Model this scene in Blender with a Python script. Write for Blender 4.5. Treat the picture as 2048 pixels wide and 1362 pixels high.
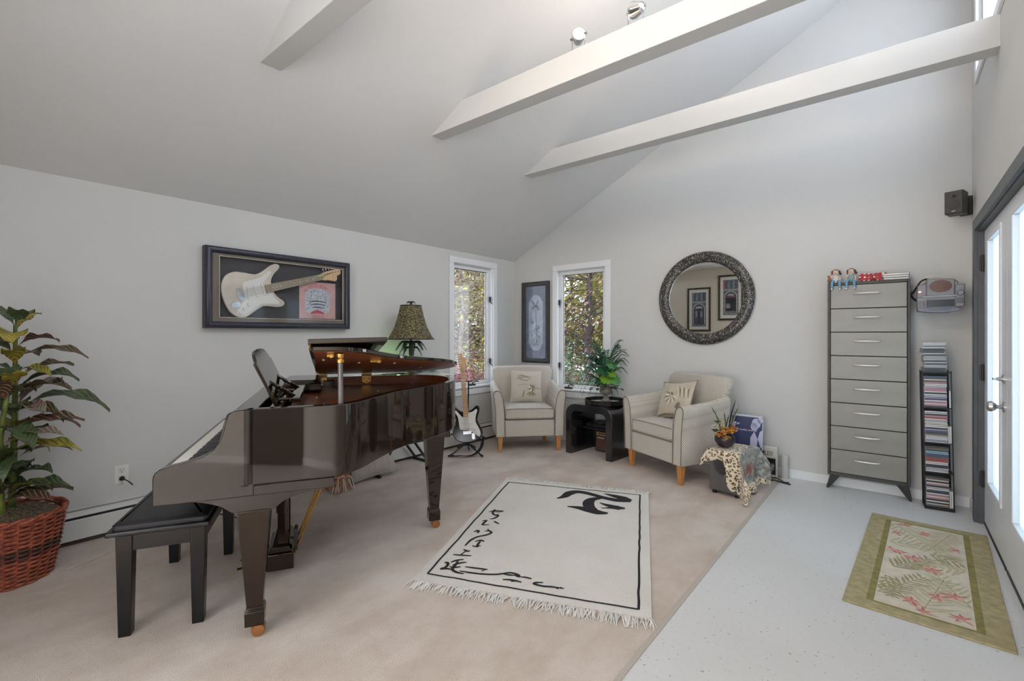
import bpy, bmesh, math, random
from mathutils import Vector, Matrix, noise
R = math.radians
PI = math.pi
random.seed(11)
for o in list(bpy.data.objects):
    bpy.data.objects.remove(o, do_unlink=True)
SC = bpy.context.scene
COL = SC.collection

# ---------------------------------------------------------------- camera, world, exposure
cam = bpy.data.cameras.new('camera')
cam.sensor_width = 36.0
cam.lens = 36.0 * 938.0 / 2048.0
cam.shift_y = -12.0 / 2048.0
cam.clip_start = 0.02
cam_o = bpy.data.objects.new('camera', cam)
cam_o.location = (0, 0, 1.25)
cam_o.rotation_euler = (R(90), 0, R(39.35))
COL.objects.link(cam_o)
SC.camera = cam_o

SC.view_settings.view_transform = 'Standard'
SC.view_settings.look = 'None'
SC.view_settings.exposure = 0.12
SC.view_settings.gamma = 1.0
SC.view_settings.use_curve_mapping = False
cy = SC.cycles
cy.use_denoising = True
cy.max_bounces = 8
cy.diffuse_bounces = 4
cy.glossy_bounces = 4
cy.transmission_bounces = 6
cy.transparent_max_bounces = 16
cy.sample_clamp_indirect = 6.0
cy.caustics_reflective = False
cy.caustics_refractive = False

world = bpy.data.worlds.new('sky')
SC.world = world
world.use_nodes = True
wn = world.node_tree
bg = wn.nodes['Background']
bg.inputs[0].default_value = (0.80, 0.88, 1.0, 1)
bg.inputs[1].default_value = 2.7


def light(name, kind, loc, energy, color, rot=(0, 0, 0), **kw):
    l = bpy.data.lights.new(name, kind)
    l.energy = energy
    l.color = color
    portal = kw.pop('portal', False)
    for k, v in kw.items():
        setattr(l, k, v)
    if portal:
        l.cycles.is_portal = True
    o = bpy.data.objects.new(name, l)
    o.location = loc
    o.rotation_euler = rot
    COL.objects.link(o)
    return o


# daylight through the openings; the two behind the camera are added fill
light('clerestory_daylight', 'AREA', (0.60, 2.3, 3.5), 26, (0.72, 0.84, 1.0), (0, R(90), 0), shape='RECTANGLE', size=1.0, size_y=4.1)
light('rear_fill_light', 'AREA', (-0.87, -2.40, 1.28), 30, (1.0, 0.965, 0.92), (R(-90), 0, R(180)), shape='RECTANGLE', size=2.1, size_y=1.8)  # added soft fill from behind the viewpoint
light('side_fill_light', 'AREA', (-3.98, -1.4, 1.2), 430, (0.97, 0.98, 1.0), (0, R(-90), 0), shape='RECTANGLE', size=1.7, size_y=1.05)  # strong added fill from the left, behind the viewpoint
light('entry_door_daylight', 'AREA', (0.70, 3.55, 1.1), 34, (0.85, 0.93, 1.0), (0, R(90), 0), shape='RECTANGLE', size=1.7, size_y=1.4)


# ---------------------------------------------------------------- helpers
def lin(c):
    out = []
    for v in c[:3]:
        v = v / 255.0
        out.append(v / 12.92 if v <= 0.04045 else ((v + 0.055) / 1.055) ** 2.4)
    return tuple(out) + (1.0,)


class NT:
    """small node-tree helper"""
    def __init__(s, name):
        s.m = bpy.data.materials.new(name)
        s.m.use_nodes = True
        s.t = s.m.node_tree
        s.b = s.t.nodes['Principled BSDF']
        s.out = s.t.nodes['Material Output']

    def n(s, kind, **kw):
        nd = s.t.nodes.new(kind)
        for k, v in kw.items():
            if hasattr(nd, k):
                setattr(nd, k, v)
            else:
                nd.inputs[k].default_value = v
        return nd

    def l(s, a, b):
        s.t.links.new(a, b)

    def coord(s, which='Object'):
        return s.n('ShaderNodeTexCoord').outputs[which]

    def noise(s, scale, detail=4, rough=0.5, vec=None):
        nd = s.n('ShaderNodeTexNoise')
        nd.inputs['Scale'].default_value = scale
        nd.inputs['Detail'].default_value = detail
        nd.inputs['Roughness'].default_value = rough
        s.l(vec if vec is not None else s.coord(), nd.inputs['Vector'])
        return nd

    def ramp(s, fac, stops, interp='LINEAR'):
        nd = s.n('ShaderNodeValToRGB')
        cr = nd.color_ramp
        cr.interpolation = interp
        while len(cr.elements) < len(stops):
            cr.elements.new(0.5)
        for e, (p, c) in zip(cr.elements, stops):
            e.position = p
            e.color = c if len(c) == 4 else lin(c)
        s.l(fac, nd.inputs['Fac'])
        return nd

    def bump(s, h, strength=0.3, dist=0.01):
        nd = s.n('ShaderNodeBump')
        nd.inputs['Strength'].default_value = strength
        nd.inputs['Distance'].default_value = dist
        s.l(h, nd.inputs['Height'])
        s.l(nd.outputs[0], s.b.inputs['Normal'])

    def base(s, sock):
        s.l(sock, s.b.inputs['Base Color'])


MATS = {}


def mat(name, c, rough=0.5, metal=0.0, spec=0.5, ior=None, var=0.0, vscale=6, bump=0.0, bscale=80, coat=0.0, sheen=0.0, emit=None, es=1.0):
    if name in MATS:
        return MATS[name]
    k = NT(name)
    b = k.b
    b.inputs['Base Color'].default_value = lin(c)
    b.inputs['Roughness'].default_value = rough
    b.inputs['Metallic'].default_value = metal
    b.inputs['Specular IOR Level'].default_value = spec
    if ior:
        b.inputs['IOR'].default_value = ior
    b.inputs['Coat Weight'].default_value = coat
    b.inputs['Sheen Weight'].default_value = sheen
    if emit:
        b.inputs['Emission Color'].default_value = lin(emit)
        b.inputs['Emission Strength'].default_value = es
    if var:
        nz = k.noise(vscale, 5)
        lo = tuple(max(0, v * (1 - var)) for v in c)
        hi = tuple(min(255, v * (1 + var)) for v in c)
        k.base(k.ramp(nz.outputs['Fac'], [(0.3, lo), (0.7, hi)]).outputs[0])
    if bump:
        k.bump(k.noise(bscale, 3).outputs['Fac'], bump, 0.004)
    MATS[name] = k.m
    return k.m


class MB:
    """collects shapes and links them as one mesh object"""
    def __init__(s, T=None):
        s.v, s.f, s.mi, s.uv = [], [], [], {}
        s.T = T if T is not None else Matrix()

    def add(s, vs, fs, m=0):
        n = len(s.v)
        T = s.T
        s.v += [tuple(T @ Vector(p)) for p in vs]
        s.f += [tuple(i + n for i in f) for f in fs]
        s.mi += [m] * len(fs)
        return s

    def box(s, a, b, m=0):
        x0, y0, z0 = a
        x1, y1, z1 = b
        vs = [(x0, y0, z0), (x1, y0, z0), (x1, y1, z0), (x0, y1, z0), (x0, y0, z1), (x1, y0, z1), (x1, y1, z1), (x0, y1, z1)]
        return s.add(vs, [(0, 3, 2, 1), (4, 5, 6, 7), (0, 1, 5, 4), (1, 2, 6, 5), (2, 3, 7, 6), (3, 0, 4, 7)], m)

    def hexa(s, vs, m=0):
        return s.add(vs, [(0, 3, 2, 1), (4, 5, 6, 7), (0, 1, 5, 4), (1, 2, 6, 5), (2, 3, 7, 6), (3, 0, 4, 7)], m)

    def prism(s, poly, lo, hi, ax='z', m=0, cap=True):
        def P(p, h):
            return {'z': (p[0], p[1], h), 'y': (p[0], h, p[1]), 'x': (h, p[0], p[1])}[ax]
        n = len(poly)
        vs = [P(p, lo) for p in poly] + [P(p, hi) for p in poly]
        fs = [(i, (i + 1) % n, (i + 1) % n + n, i + n) for i in range(n)]
        if cap:
            fs += [tuple(range(n - 1, -1, -1)), tuple(range(n, 2 * n))]
        return s.add(vs, fs, m)

    def ring(s, outer, inner, lo, hi, ax='z', m=0):
        def P(p, h):
            return {'z': (p[0], p[1], h), 'y': (p[0], h, p[1]), 'x': (h, p[0], p[1])}[ax]
        n = len(outer)
        vs = [P(p, lo) for p in outer] + [P(p, hi) for p in outer] + [P(p, lo) for p in inner] + [P(p, hi) for p in inner]
        fs = []
        for i in range(n):
            j = (i + 1) % n
            fs += [(i, j, j + n, i + n), (i + 2 * n, i + 3 * n, j + 3 * n, j + 2 * n), (i + n, j + n, j + 3 * n, i + 3 * n), (i, i + 2 * n, j + 2 * n, j)]
        return s.add(vs, fs, m)

    def loft(s, rings, cap=True, closed=True, m=0):
        n = len(rings[0])
        vs = [p for r in rings for p in r]
        fs = []
        for k in range(len(rings) - 1):
            for i in range(n if closed else n - 1):
                j = (i + 1) % n
                fs.append((k * n + i, k * n + j, (k + 1) * n + j, (k + 1) * n + i))
        if cap and closed:
            fs += [tuple(range(n - 1, -1, -1)), tuple(range((len(rings) - 1) * n, len(rings) * n))]
        return s.add(vs, fs, m)

    def lathe(s, prof, seg=24, c=(0, 0, 0), ax='z', m=0, cap=True, flute=0, famp=0.0):
        rings = []
        for r, h in prof:
            ring = []
            for i in range(seg):
                t = 2 * PI * i / seg
                rr = r * (1 + (famp * math.cos(flute * t) if flute else 0))
                x, y = rr * math.cos(t), rr * math.sin(t)
                q = {'z': (x, y, h), 'y': (x, h, -y), 'x': (h, x, y)}[ax]
                ring.append((q[0] + c[0], q[1] + c[1], q[2] + c[2]))
            rings.append(ring)
        return s.loft(rings, cap, True, m)

    def cyl(s, c, r, h, ax='z', seg=20, m=0):
        return s.lathe([(r, 0), (r, h)], seg, c, ax, m)

    def tube(s, pts, r, seg=8, m=0, cap=True, flat=1.0):
        pts = [Vector(p) for p in pts]
        n = len(pts)
        rs = r if isinstance(r, (list, tuple)) else [r] * n
        rings = []
        up = Vector((0, 0, 1))
        prev = None
        for i, p in enumerate(pts):
            d = (pts[min(i + 1, n - 1)] - pts[max(i - 1, 0)])
            if d.length < 1e-9:
                d = Vector((0, 0, 1))
            d.normalize()
            if prev is None:
                a = up if abs(d.z) < 0.95 else Vector((1, 0, 0))
                u = d.cross(a).normalized()
            else:
                u = (prev - d * prev.dot(d)).normalized()
            prev = u
            w = d.cross(u)
            rings.append([tuple(p + u * (rs[i] * math.cos(2 * PI * k / seg)) + w * (rs[i] * flat * math.sin(2 * PI * k / seg))) for k in range(seg)])
        return s.loft(rings, cap, True, m)

    def sphere(s, c, r, seg=16, m=0, sc=(1, 1, 1)):
        k = seg // 2
        prof = [(max(1e-4, math.sin(PI * i / k)) * r, -math.cos(PI * i / k) * r) for i in range(k + 1)]
        rings = [[(c[0] + a * math.cos(2 * PI * j / seg) * sc[0], c[1] + a * math.sin(2 * PI * j / seg) * sc[1], c[2] + h * sc[2]) for j in range(seg)] for a, h in prof]
        return s.loft(rings, True, True, m)

    def grid(s, fn, nu, nv, m=0):
        vs = [fn(i / nu, j / nv) for j in range(nv + 1) for i in range(nu + 1)]
        fs = [(j * (nu + 1) + i, j * (nu + 1) + i + 1, (j + 1) * (nu + 1) + i + 1, (j + 1) * (nu + 1) + i) for j in range(nv) for i in range(nu)]
        return s.add(vs, fs, m)

    def stroke(s, pts, w, zf, m=0, sub=5, ax='z'):
        """brush ribbon lying on a surface; w is a width or a list of widths"""
        pts, ws = cr_open(pts, w, sub)
        vs, fs = [], []
        n = len(pts)
        for i, p in enumerate(pts):
            a, b = pts[max(i - 1, 0)], pts[min(i + 1, n - 1)]
            dx, dy = b[0] - a[0], b[1] - a[1]
            L = math.hypot(dx, dy) or 1
            nx, ny = -dy / L * ws[i] / 2, dx / L * ws[i] / 2
            for q in ((p[0] + nx, p[1] + ny), (p[0] - nx, p[1] - ny)):
                h = zf(*q)
                vs.append({'z': (q[0], q[1], h), 'y': (q[0], h, q[1]), 'x': (h, q[0], q[1])}[ax])
        for i in range(n - 1):
            fs.append((2 * i, 2 * i + 1, 2 * i + 3, 2 * i + 2))
        return s.add(vs, fs, m)

    def build(s, name, mats, parent=None, bevel=0.0, seg=2, smooth=True, angle=38, recalc=True, sub=0):
        me = bpy.data.meshes.new(name)
        me.from_pydata(s.v, [], s.f)
        if not isinstance(mats, (list, tuple)):
            mats = [mats]
        for m in mats:
            me.materials.append(m)
        me.polygons.foreach_set('material_index', s.mi)
        if recalc:
            bm = bmesh.new()
            bm.from_mesh(me)
            bmesh.ops.recalc_face_normals(bm, faces=bm.faces)
            bm.to_mesh(me)
            bm.free()
        if smooth:
            me.shade_smooth()
            me.set_sharp_from_angle(angle=R(angle))
        me.update()
        o = bpy.data.objects.new(name, me)
        COL.objects.link(o)
        if parent is not None:
            o.parent = parent
        if bevel:
            md = o.modifiers.new('bevel', 'BEVEL')
            md.width = bevel
            md.segments = seg
            md.limit_method = 'ANGLE'
            md.angle_limit = R(40)
            md.use_clamp_overlap = True
        if sub:
            md = o.modifiers.new('sub', 'SUBSURF')
            md.levels = sub
            md.render_levels = sub
        return o


def cr_open(pts, w, sub):
    n = len(pts)
    ws = list(w) if isinstance(w, (list, tuple)) else None
    if ws is None:
        ws = [w * (0.55 if i in (0, n - 1) else 1.0) for i in range(n)]
    if n < 3:
        return [tuple(p) for p in pts], ws
    o, wo = [], []
    for i in range(n - 1):
        p0, p1, p2, p3 = pts[max(i - 1, 0)], pts[i], pts[i + 1], pts[min(i + 2, n - 1)]
        for k in range(sub):
            t = k / sub
            o.append(tuple(0.5 * (2 * p1[d] + (p2[d] - p0[d]) * t + (2 * p0[d] - 5 * p1[d] + 4 * p2[d] - p3[d]) * t * t + (3 * p1[d] - p0[d] - 3 * p2[d] + p3[d]) * t ** 3) for d in range(len(p1))))
            wo.append(ws[i] + (ws[i + 1] - ws[i]) * t)
    o.append(tuple(pts[-1]))
    wo.append(ws[-1])
    return o, wo


def smooth_pts(pts, sub=6):
    return cr_open(pts, 1.0, sub)[0]


def cr_closed(pts, sub=5):
    n = len(pts)
    o = []
    for i in range(n):
        p0, p1, p2, p3 = pts[i - 1], pts[i], pts[(i + 1) % n], pts[(i + 2) % n]
        for k in range(sub):
            t = k / sub
            o.append(tuple(0.5 * (2 * p1[d] + (p2[d] - p0[d]) * t + (2 * p0[d] - 5 * p1[d] + 4 * p2[d] - p3[d]) * t * t + (3 * p1[d] - p0[d] - 3 * p2[d] + p3[d]) * t ** 3) for d in range(2)))
    return o


def inset_poly(poly, d):
    """inset a CCW polygon by d"""
    n = len(poly)
    o = []
    for i in range(n):
        a, p, b = Vector(poly[i - 1]), Vector(poly[i]), Vector(poly[(i + 1) % n])
        e1, e2 = (p - a), (b - p)
        e1 = e1.normalized() if e1.length else Vector((1, 0))
        e2 = e2.normalized() if e2.length else e1
        n1, n2 = Vector((-e1.y, e1.x)), Vector((-e2.y, e2.x))
        q = (n1 + n2)
        q = q.normalized() if q.length > 1e-6 else n1
        o.append(tuple(p + q * (d / max(0.5, q.dot(n1)))))
    return o


def rrect(x0, y0, x1, y1, r, k=5):
    o = []
    for cx_, cy_, a0 in ((x1 - r, y1 - r, 0), (x0 + r, y1 - r, 90), (x0 + r, y0 + r, 180), (x1 - r, y0 + r, 270)):
        for i in range(k + 1):
            t = R(a0 + 90 * i / k)
            o.append((cx_ + r * math.cos(t), cy_ + r * math.sin(t)))
    return o


def tag(o, label=None, cat=None, group=None, kind=None):
    if label:
        o['label'] = label
    if cat:
        o['category'] = cat
    if group:
        o['group'] = group
    if kind:
        o['kind'] = kind
    return o


def empty(name, loc, rz=0.0, label=None, cat=None, group=None, rot=None):
    o = bpy.data.objects.new(name, None)
    o.empty_display_size = 0.1
    o.location = loc
    o.rotation_euler = rot if rot else (0, 0, rz)
    COL.objects.link(o)
    return tag(o, label, cat, group)


def copy_tree(o, parent=None):
    c = o.copy()
    COL.objects.link(c)
    if parent is not None:
        c.parent = parent
    for ch in list(o.children):
        copy_tree(ch, c)
    return c


def text_mesh(txt, size, mat_, name, parent, M, extrude=0.0008, align='CENTER'):
    cu = bpy.data.curves.new(name, 'FONT')
    cu.body = txt
    cu.size = size
    cu.align_x = align
    cu.align_y = 'CENTER'
    cu.extrude = extrude
    tmp = bpy.data.objects.new(name, cu)
    COL.objects.link(tmp)
    dg = bpy.context.evaluated_depsgraph_get()
    me = bpy.data.meshes.new_from_object(tmp.evaluated_get(dg))
    bpy.data.objects.remove(tmp, do_unlink=True)
    me.materials.clear()
    me.materials.append(mat_)
    me.transform(M)
    o = bpy.data.objects.new(name, me)
    COL.objects.link(o)
    o.parent = parent
    return o


# ---------------------------------------------------------------- materials
def wall_mat(name, c):
    k = NT(name)
    k.b.inputs['Roughness'].default_value = 0.85
    k.b.inputs['Specular IOR Level'].default_value = 0.2
    nz = k.noise(1.3, 3)
    k.base(k.ramp(nz.outputs['Fac'], [(0.3, tuple(v * 0.985 for v in c)), (0.7, c)]).outputs[0])
    k.bump(k.noise(45, 4).outputs['Fac'], 0.06, 0.01)
    return k.m


WALL = wall_mat('wall_paint', (209, 208, 206))
CEIL = wall_mat('ceiling_paint', (220, 219, 218))
TRIM = mat('white_trim', (232, 233, 235), 0.4)
DOORW = mat('door_white', (226, 228, 232), 0.35)
CHAR = mat('charcoal_trim', (82, 84, 88), 0.45, var=0.06, vscale=12)
BLACK = mat('matte_black', (24, 24, 26), 0.5)
PLASTIC = mat('black_plastic', (32, 32, 34), 0.35)
LACQ = mat('black_lacquer', (34, 26, 20), 0.04, spec=0.5, ior=1.58)
LACQB = mat('bench_black', (20, 20, 22), 0.25, spec=0.5)
BRASS = mat('brass', (196, 150, 78), 0.25, 1.0)
CHROME = mat('chrome', (200, 200, 202), 0.15, 1.0)
STEEL = mat('dark_steel', (70, 68, 66), 0.4, 0.8)
WHITEP = mat('white_plastic', (228, 227, 222), 0.35)


def glass_mat(name, tint=(1, 1, 1, 1), amt=0.08):
    k = NT(name)
    t = k.n('ShaderNodeBsdfTransparent')
    t.inputs[0].default_value = tint
    g = k.n('ShaderNodeBsdfGlossy')
    g.inputs['Roughness'].default_value = 0.01
    mx = k.n('ShaderNodeMixShader')
    lw = k.n('ShaderNodeLayerWeight')
    lw.inputs['Blend'].default_value = 0.35
    mul = k.n('ShaderNodeMath', operation='MULTIPLY_ADD')
    k.l(lw.outputs['Fresnel'], mul.inputs[0])
    mul.inputs[1].default_value = 0.14
    mul.inputs[2].default_value = amt * 0.12
    k.l(mul.outputs[0], mx.inputs[0])
    k.l(t.outputs[0], mx.inputs[1])
    k.l(g.outputs[0], mx.inputs[2])
    k.l(mx.outputs[0], k.out.inputs[0])
    return k.m


GLASS = glass_mat('clear_glass')


def frosted():
    k = NT('frosted_glass')
    t = k.n('ShaderNodeBsdfTranslucent')
    t.inputs[0].default_value = (0.50, 0.56, 0.585, 1)
    g = k.n('ShaderNodeBsdfGlossy')
    g.inputs['Roughness'].default_value = 0.15
    mx = k.n('ShaderNodeMixShader')
    mx.inputs[0].default_value = 0.08
    k.l(t.outputs[0], mx.inputs[1])
    k.l(g.outputs[0], mx.inputs[2])
    k.l(mx.outputs[0], k.out.inputs[0])
    return k.m


FROST = frosted()


def carpet_mat():
    k = NT('beige_carpet')
    k.b.inputs['Roughness'].default_value = 0.95
    k.b.inputs['Specular IOR Level'].default_value = 0.1
    k.b.inputs['Sheen Weight'].default_value = 0.25
    co = k.coord()
    n1 = k.noise(2.2, 6, 0.62, co)
    n2 = k.noise(260, 2, 0.6, co)
    mp = k.n('ShaderNodeMapping')
    mp.inputs['Scale'].default_value = (2.6, 1.2, 1)
    mp.inputs['Rotation'].default_value = (0, 0, R(-28))
    k.l(co, mp.inputs['Vector'])
    n3 = k.noise(1.5, 4, 0.6, mp.outputs[0])
    a = k.ramp(n1.outputs['Fac'], [(0.28, (212, 194, 180)), (0.5, (230, 216, 204)), (0.72, (238, 228, 220))])
    b = k.ramp(n2.outputs['Fac'], [(0.3, (205, 199, 194)), (0.7, (255, 253, 250))])
    c = k.ramp(n3.outputs['Fac'], [(0.36, (208, 194, 182)), (0.62, (255, 255, 255))])
    m1 = k.n('ShaderNodeMix', data_type='RGBA', blend_type='MULTIPLY')
    m1.inputs[0].default_value = 0.35
    k.l(a.outputs[0], m1.inputs[6])
    k.l(b.outputs[0], m1.inputs[7])
    m2 = k.n('ShaderNodeMix', data_type='RGBA', blend_type='MULTIPLY')
    m2.inputs[0].default_value = 0.4
    k.l(m1.outputs[2], m2.inputs[6])
    k.l(c.outputs[0], m2.inputs[7])
    k.base(m2.outputs[2])
    k.bump(n2.outputs['Fac'], 0.7, 0.01)
    return k.m


def vinyl_mat():
    k = NT('white_speckled_floor')
    k.b.inputs['Roughness'].default_value = 0.42
    k.b.inputs['Specular IOR Level'].default_value = 0.35
    co = k.coord()
    n1 = k.noise(60, 2, 0.5, co)
    a = k.ramp(n1.outputs['Fac'], [(0.27, (165, 163, 160)), (0.33, (219, 220, 221)), (1.0, (223, 224, 226))])
    n2 = k.noise(1.1, 3, 0.5, co)
    b = k.ramp(n2.outputs['Fac'], [(0.3, (244, 242, 238)), (0.7, (255, 255, 255))])
    m1 = k.n('ShaderNodeMix', data_type='RGBA', blend_type='MULTIPLY')
    m1.inputs[0].default_value = 1.0
    k.l(a.outputs[0], m1.inputs[6])
    k.l(b.outputs[0], m1.inputs[7])
    k.base(m1.outputs[2])
    k.bump(k.noise(25, 3, 0.5, co).outputs['Fac'], 0.05, 0.01)
    return k.m


def weave_mat(name, c1, c2, scale, rough=0.9, bump=0.5, kind='check'):
    k = NT(name)
    k.b.inputs['Roughness'].default_value = rough
    k.b.inputs['Specular IOR Level'].default_value = 0.15
    k.b.inputs['Sheen Weight'].default_value = 0.2
    co = k.coord()
    if kind == 'check':
        # diagonal tweed: two crossed waves
        w1 = k.n('ShaderNodeTexWave', wave_type='BANDS', bands_direction='DIAGONAL')
        w1.inputs['Scale'].default_value = scale
        w1.inputs['Distortion'].default_value = 0.2
        w1.inputs['Detail Scale'].default_value = 3
        mp = k.n('ShaderNodeMapping')
        mp.inputs['Scale'].default_value = (-1, 1, 1.0)
        k.l(co, w1.inputs['Vector'])
        k.l(co, mp.inputs['Vector'])
        w2 = k.n('ShaderNodeTexWave', wave_type='BANDS', bands_direction='DIAGONAL')
        w2.inputs['Scale'].default_value = scale
        k.l(mp.outputs[0], w2.inputs['Vector'])
        mm = k.n('ShaderNodeMath', operation='MULTIPLY')
        k.l(w1.outputs['Fac'], mm.inputs[0])
        k.l(w2.outputs['Fac'], mm.inputs[1])
        fac = mm.outputs[0]
        k.base(k.ramp(fac, [(0.12, c2), (0.5, c1)]).outputs[0])
    else:
        v = k.n('ShaderNodeTexVoronoi')
        v.inputs['Scale'].default_value = scale
        k.l(co, v.inputs['Vector'])
        fac = v.outputs['Distance']
        k.base(k.ramp(fac, [(0.15, c1), (0.6, c2)]).outputs[0])
    k.bump(fac, bump, 0.004)
    return k.m


def wood_mat(name, c1, c2, rough=0.35, scale=(1, 12, 12), s=3.0, spec=0.5):
    k = NT(name)
    k.b.inputs['Roughness'].default_value = rough
    k.b.inputs['Specular IOR Level'].default_value = spec
    mp = k.n('ShaderNodeMapping')
    mp.inputs['Scale'].default_value = scale
    k.l(k.coord(), mp.inputs['Vector'])
    nz = k.noise(s, 6, 0.6, mp.outputs[0])
    k.base(k.ramp(nz.outputs['Fac'], [(0.3, c1), (0.7, c2)]).outputs[0])
    return k.m


CARPET = carpet_mat()
VINYL = vinyl_mat()
CHAIRF = weave_mat('tweed_upholstery', (222, 217, 207), (182, 174, 163), 30)
LEGW = wood_mat('honey_wood', (186, 122, 66), (208, 146, 88), 0.4, (8, 8, 1), 3)
LACQ.node_tree.nodes['Principled BSDF'].inputs['Specular Tint'].default_value = (1.0, 0.90, 0.81, 1)
MAHOG = wood_mat('mahogany', (122, 66, 40), (166, 100, 66), 0.28, (2, 14, 14), 2.2, 0.35)
FRAMEB = mat('dark_frame', (40, 40, 46), 0.3, var=0.15, vscale=30)


# ---------------------------------------------------------------- the room
XL, YB, XD, YR = -3.83, 4.715, 0.42, -2.25
EAVE, SL = 2.19, 0.519


def cz(x):
    return EAVE + SL * (x - XL)


def struct(o, label=None):
    o['kind'] = 'structure'
    if label:
        o['label'] = label
    return o


m = MB()
m.box((-0.78, YR - 0.12, -0.12), (XD + 0.35, YB + 0.12, 0.0))
struct(m.build('floor', VINYL), 'white speckled vinyl floor along the entry doors')
m = MB()
m.grid(lambda u, v: (-3.95 + u * (3.95 - 0.78), YR - 0.12 + v * (YB + 0.24 - YR), 0.0), 2, 2)
m.box((-3.95, YR - 0.12, -0.12), (-0.7801, YB + 0.12, -0.004))
struct(m.build('carpet', CARPET), 'beige cut pile carpet under the piano and armchairs')

W1 = (3.62, 4.30, 0.645, 2.065)      # window in the left wall: y0 y1 z0 z1
W4 = (-1.95, -0.85, 0.30, 2.05)      # added side window for fill light, unseen behind the camera
m = MB()
x0, x1 = XL - 0.12, XL
ys = [YR - 0.12, W4[0], W4[1], W1[0], W1[1], YB + 0.12]
H = EAVE + 0.02
for i, (a, b) in enumerate(zip(ys, ys[1:])):
    if i == 1:
        m.box((x0, a, 0), (x1, b, W4[2])).box((x0, a, W4[3]), (x1, b, H))
    elif i == 3:
        m.box((x0, a, 0), (x1, b, W1[2])).box((x0, a, W1[3]), (x1, b, H))
    else:
        m.box((x0, a, 0), (x1, b, H))
m.box((x0, YR - 0.12, H), (x1, 0.04, 2.9))
struct(m.build('wall_left', WALL, smooth=False))

W2 = (-3.17, -2.515, 0.60, 2.02)
m = MB()
for a, b in ((XL, W2[0]), (W2[0], W2[1]), (W2[1], XD)):
    if a == W2[0]:
        m.prism([(a, 0), (b, 0), (b, W2[2]), (a, W2[2])], YB, YB + 0.12, 'y')
        m.prism([(a, W2[3]), (b, W2[3]), (b, cz(b) + 0.02), (a, cz(a) + 0.02)], YB, YB + 0.12, 'y')
    else:
        m.prism([(a, 0), (b, 0), (b, cz(b) + 0.02), (a, cz(a) + 0.02)], YB, YB + 0.12, 'y')
struct(m.build('wall_back', WALL, smooth=False))

DY0, DY1, DZ = 2.72, 4.37, 1.945     # entry double doors
CW = (0.25, 4.37, 2.99, 4.02)        # clerestory
m = MB()
x0, x1 = XD, XD + 0.14
ztop = cz(XD) + 0.05
ys = [YR - 0.12, CW[0], DY0, DY1, YB + 0.12]
for i, (a, b) in enumerate(zip(ys, ys[1:])):
    if i == 0 or i == 3:
        m.box((x0, a, 0), (x1, b, ztop))
    else:
        m.box((x0, a, 0 if i == 1 else DZ), (x1, b, CW[2])).box((x0, a, CW[3]), (x1, b, ztop))
struct(m.build('wall_right', WALL, smooth=False))

m = MB()
RW = (-1.95, 0.20, 0.35, 2.2)         # added rear opening for fill light, behind the camera
for a, b in ((XL - 0.12, RW[0]), (RW[0], RW[1]), (RW[1], XD + 0.14)):
    if a == RW[0]:
        m.box((a, YR - 0.12, 0), (b, YR, RW[2])).box((a, YR - 0.12, RW[3]), (b, YR, 2.95))
    else:
        m.box((a, YR - 0.12, 0), (b, YR, 2.95))
struct(m.build('wall_rear', WALL, smooth=False))
m = MB()
m.box((XL, -0.67, 0), (-2.1, -0.55, 2.75))        # short partition carrying the two prints
struct(m.build('wall_partition', wall_mat('warm_wall_paint', (226, 215, 197)), smooth=False))

m = MB()
m.prism([(XL - 0.12, cz(XL - 0.12)), (XD + 0.14, cz(XD + 0.14)), (XD + 0.14, cz(XD + 0.14) + 0.16), (XL - 0.12, cz(XL - 0.12) + 0.16)], 0.04, YB + 0.12, 'y')
xs_ = -2.1
m.prism([(xs_, cz(xs_)), (XD + 0.14, cz(XD + 0.14)), (XD + 0.14, cz(XD + 0.14) + 0.16), (xs_, cz(xs_) + 0.16)], -1.0, 0.04, 'y')
xf = XL + (2.8 - EAVE) / SL
m.box((XL - 0.12, YR - 0.12, 2.8), (XD + 0.14, -1.0, 2.96))
m.prism([(xf + 0.05, 2.96), (XD + 0.14, 2.96), (XD + 0.14, cz(XD + 0.14) + 0.1), ], -1.1, -1.0, 'y')
m.box((XL - 0.12, -0.67, 2.6), (-2.1, 0.04, 3.26))   # soffit over the partition
struct(m.build('ceiling', CEIL, smooth=False), 'sloped white ceiling rising from the left wall')

# exposed beams
for i, y1 in enumerate((3.63, 2.485, 1.24)):
    zb, zt = 2.76, 2.93
    m = MB()
    m.prism([(XL + (zb - EAVE) / SL - 0.01, zb), (XD + 0.02, zb), (XD + 0.02, zt), (XL + (zt - EAVE) / SL - 0.01, zt)], y1 - 0.115, y1, 'y')
    struct(m.build('trim_%d' % (i + 1), WALL, smooth=False, bevel=0.003), 'white horizontal ceiling beam spanning to the door wall')

# baseboards
m = MB()
m.box((-2.4, YB - 0.014, 0), (XD - 0.002, YB, 0.075))
struct(m.build('baseboard_back', TRIM, bevel=0.003))
m = MB()
m.box((XD - 0.014, DY1 + 0.075, 0), (XD, YB - 0.015, 0.075))
m.box((XD - 0.014, YR, 0), (XD, DY0 - 0.08, 0.075))
struct(m.build('baseboard_right', TRIM, bevel=0.003))
m = MB()
m.box((XL, YR, 0), (XD, YR + 0.014, 0.075))
struct(m.build('baseboard_rear', TRIM, bevel=0.003))


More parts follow.
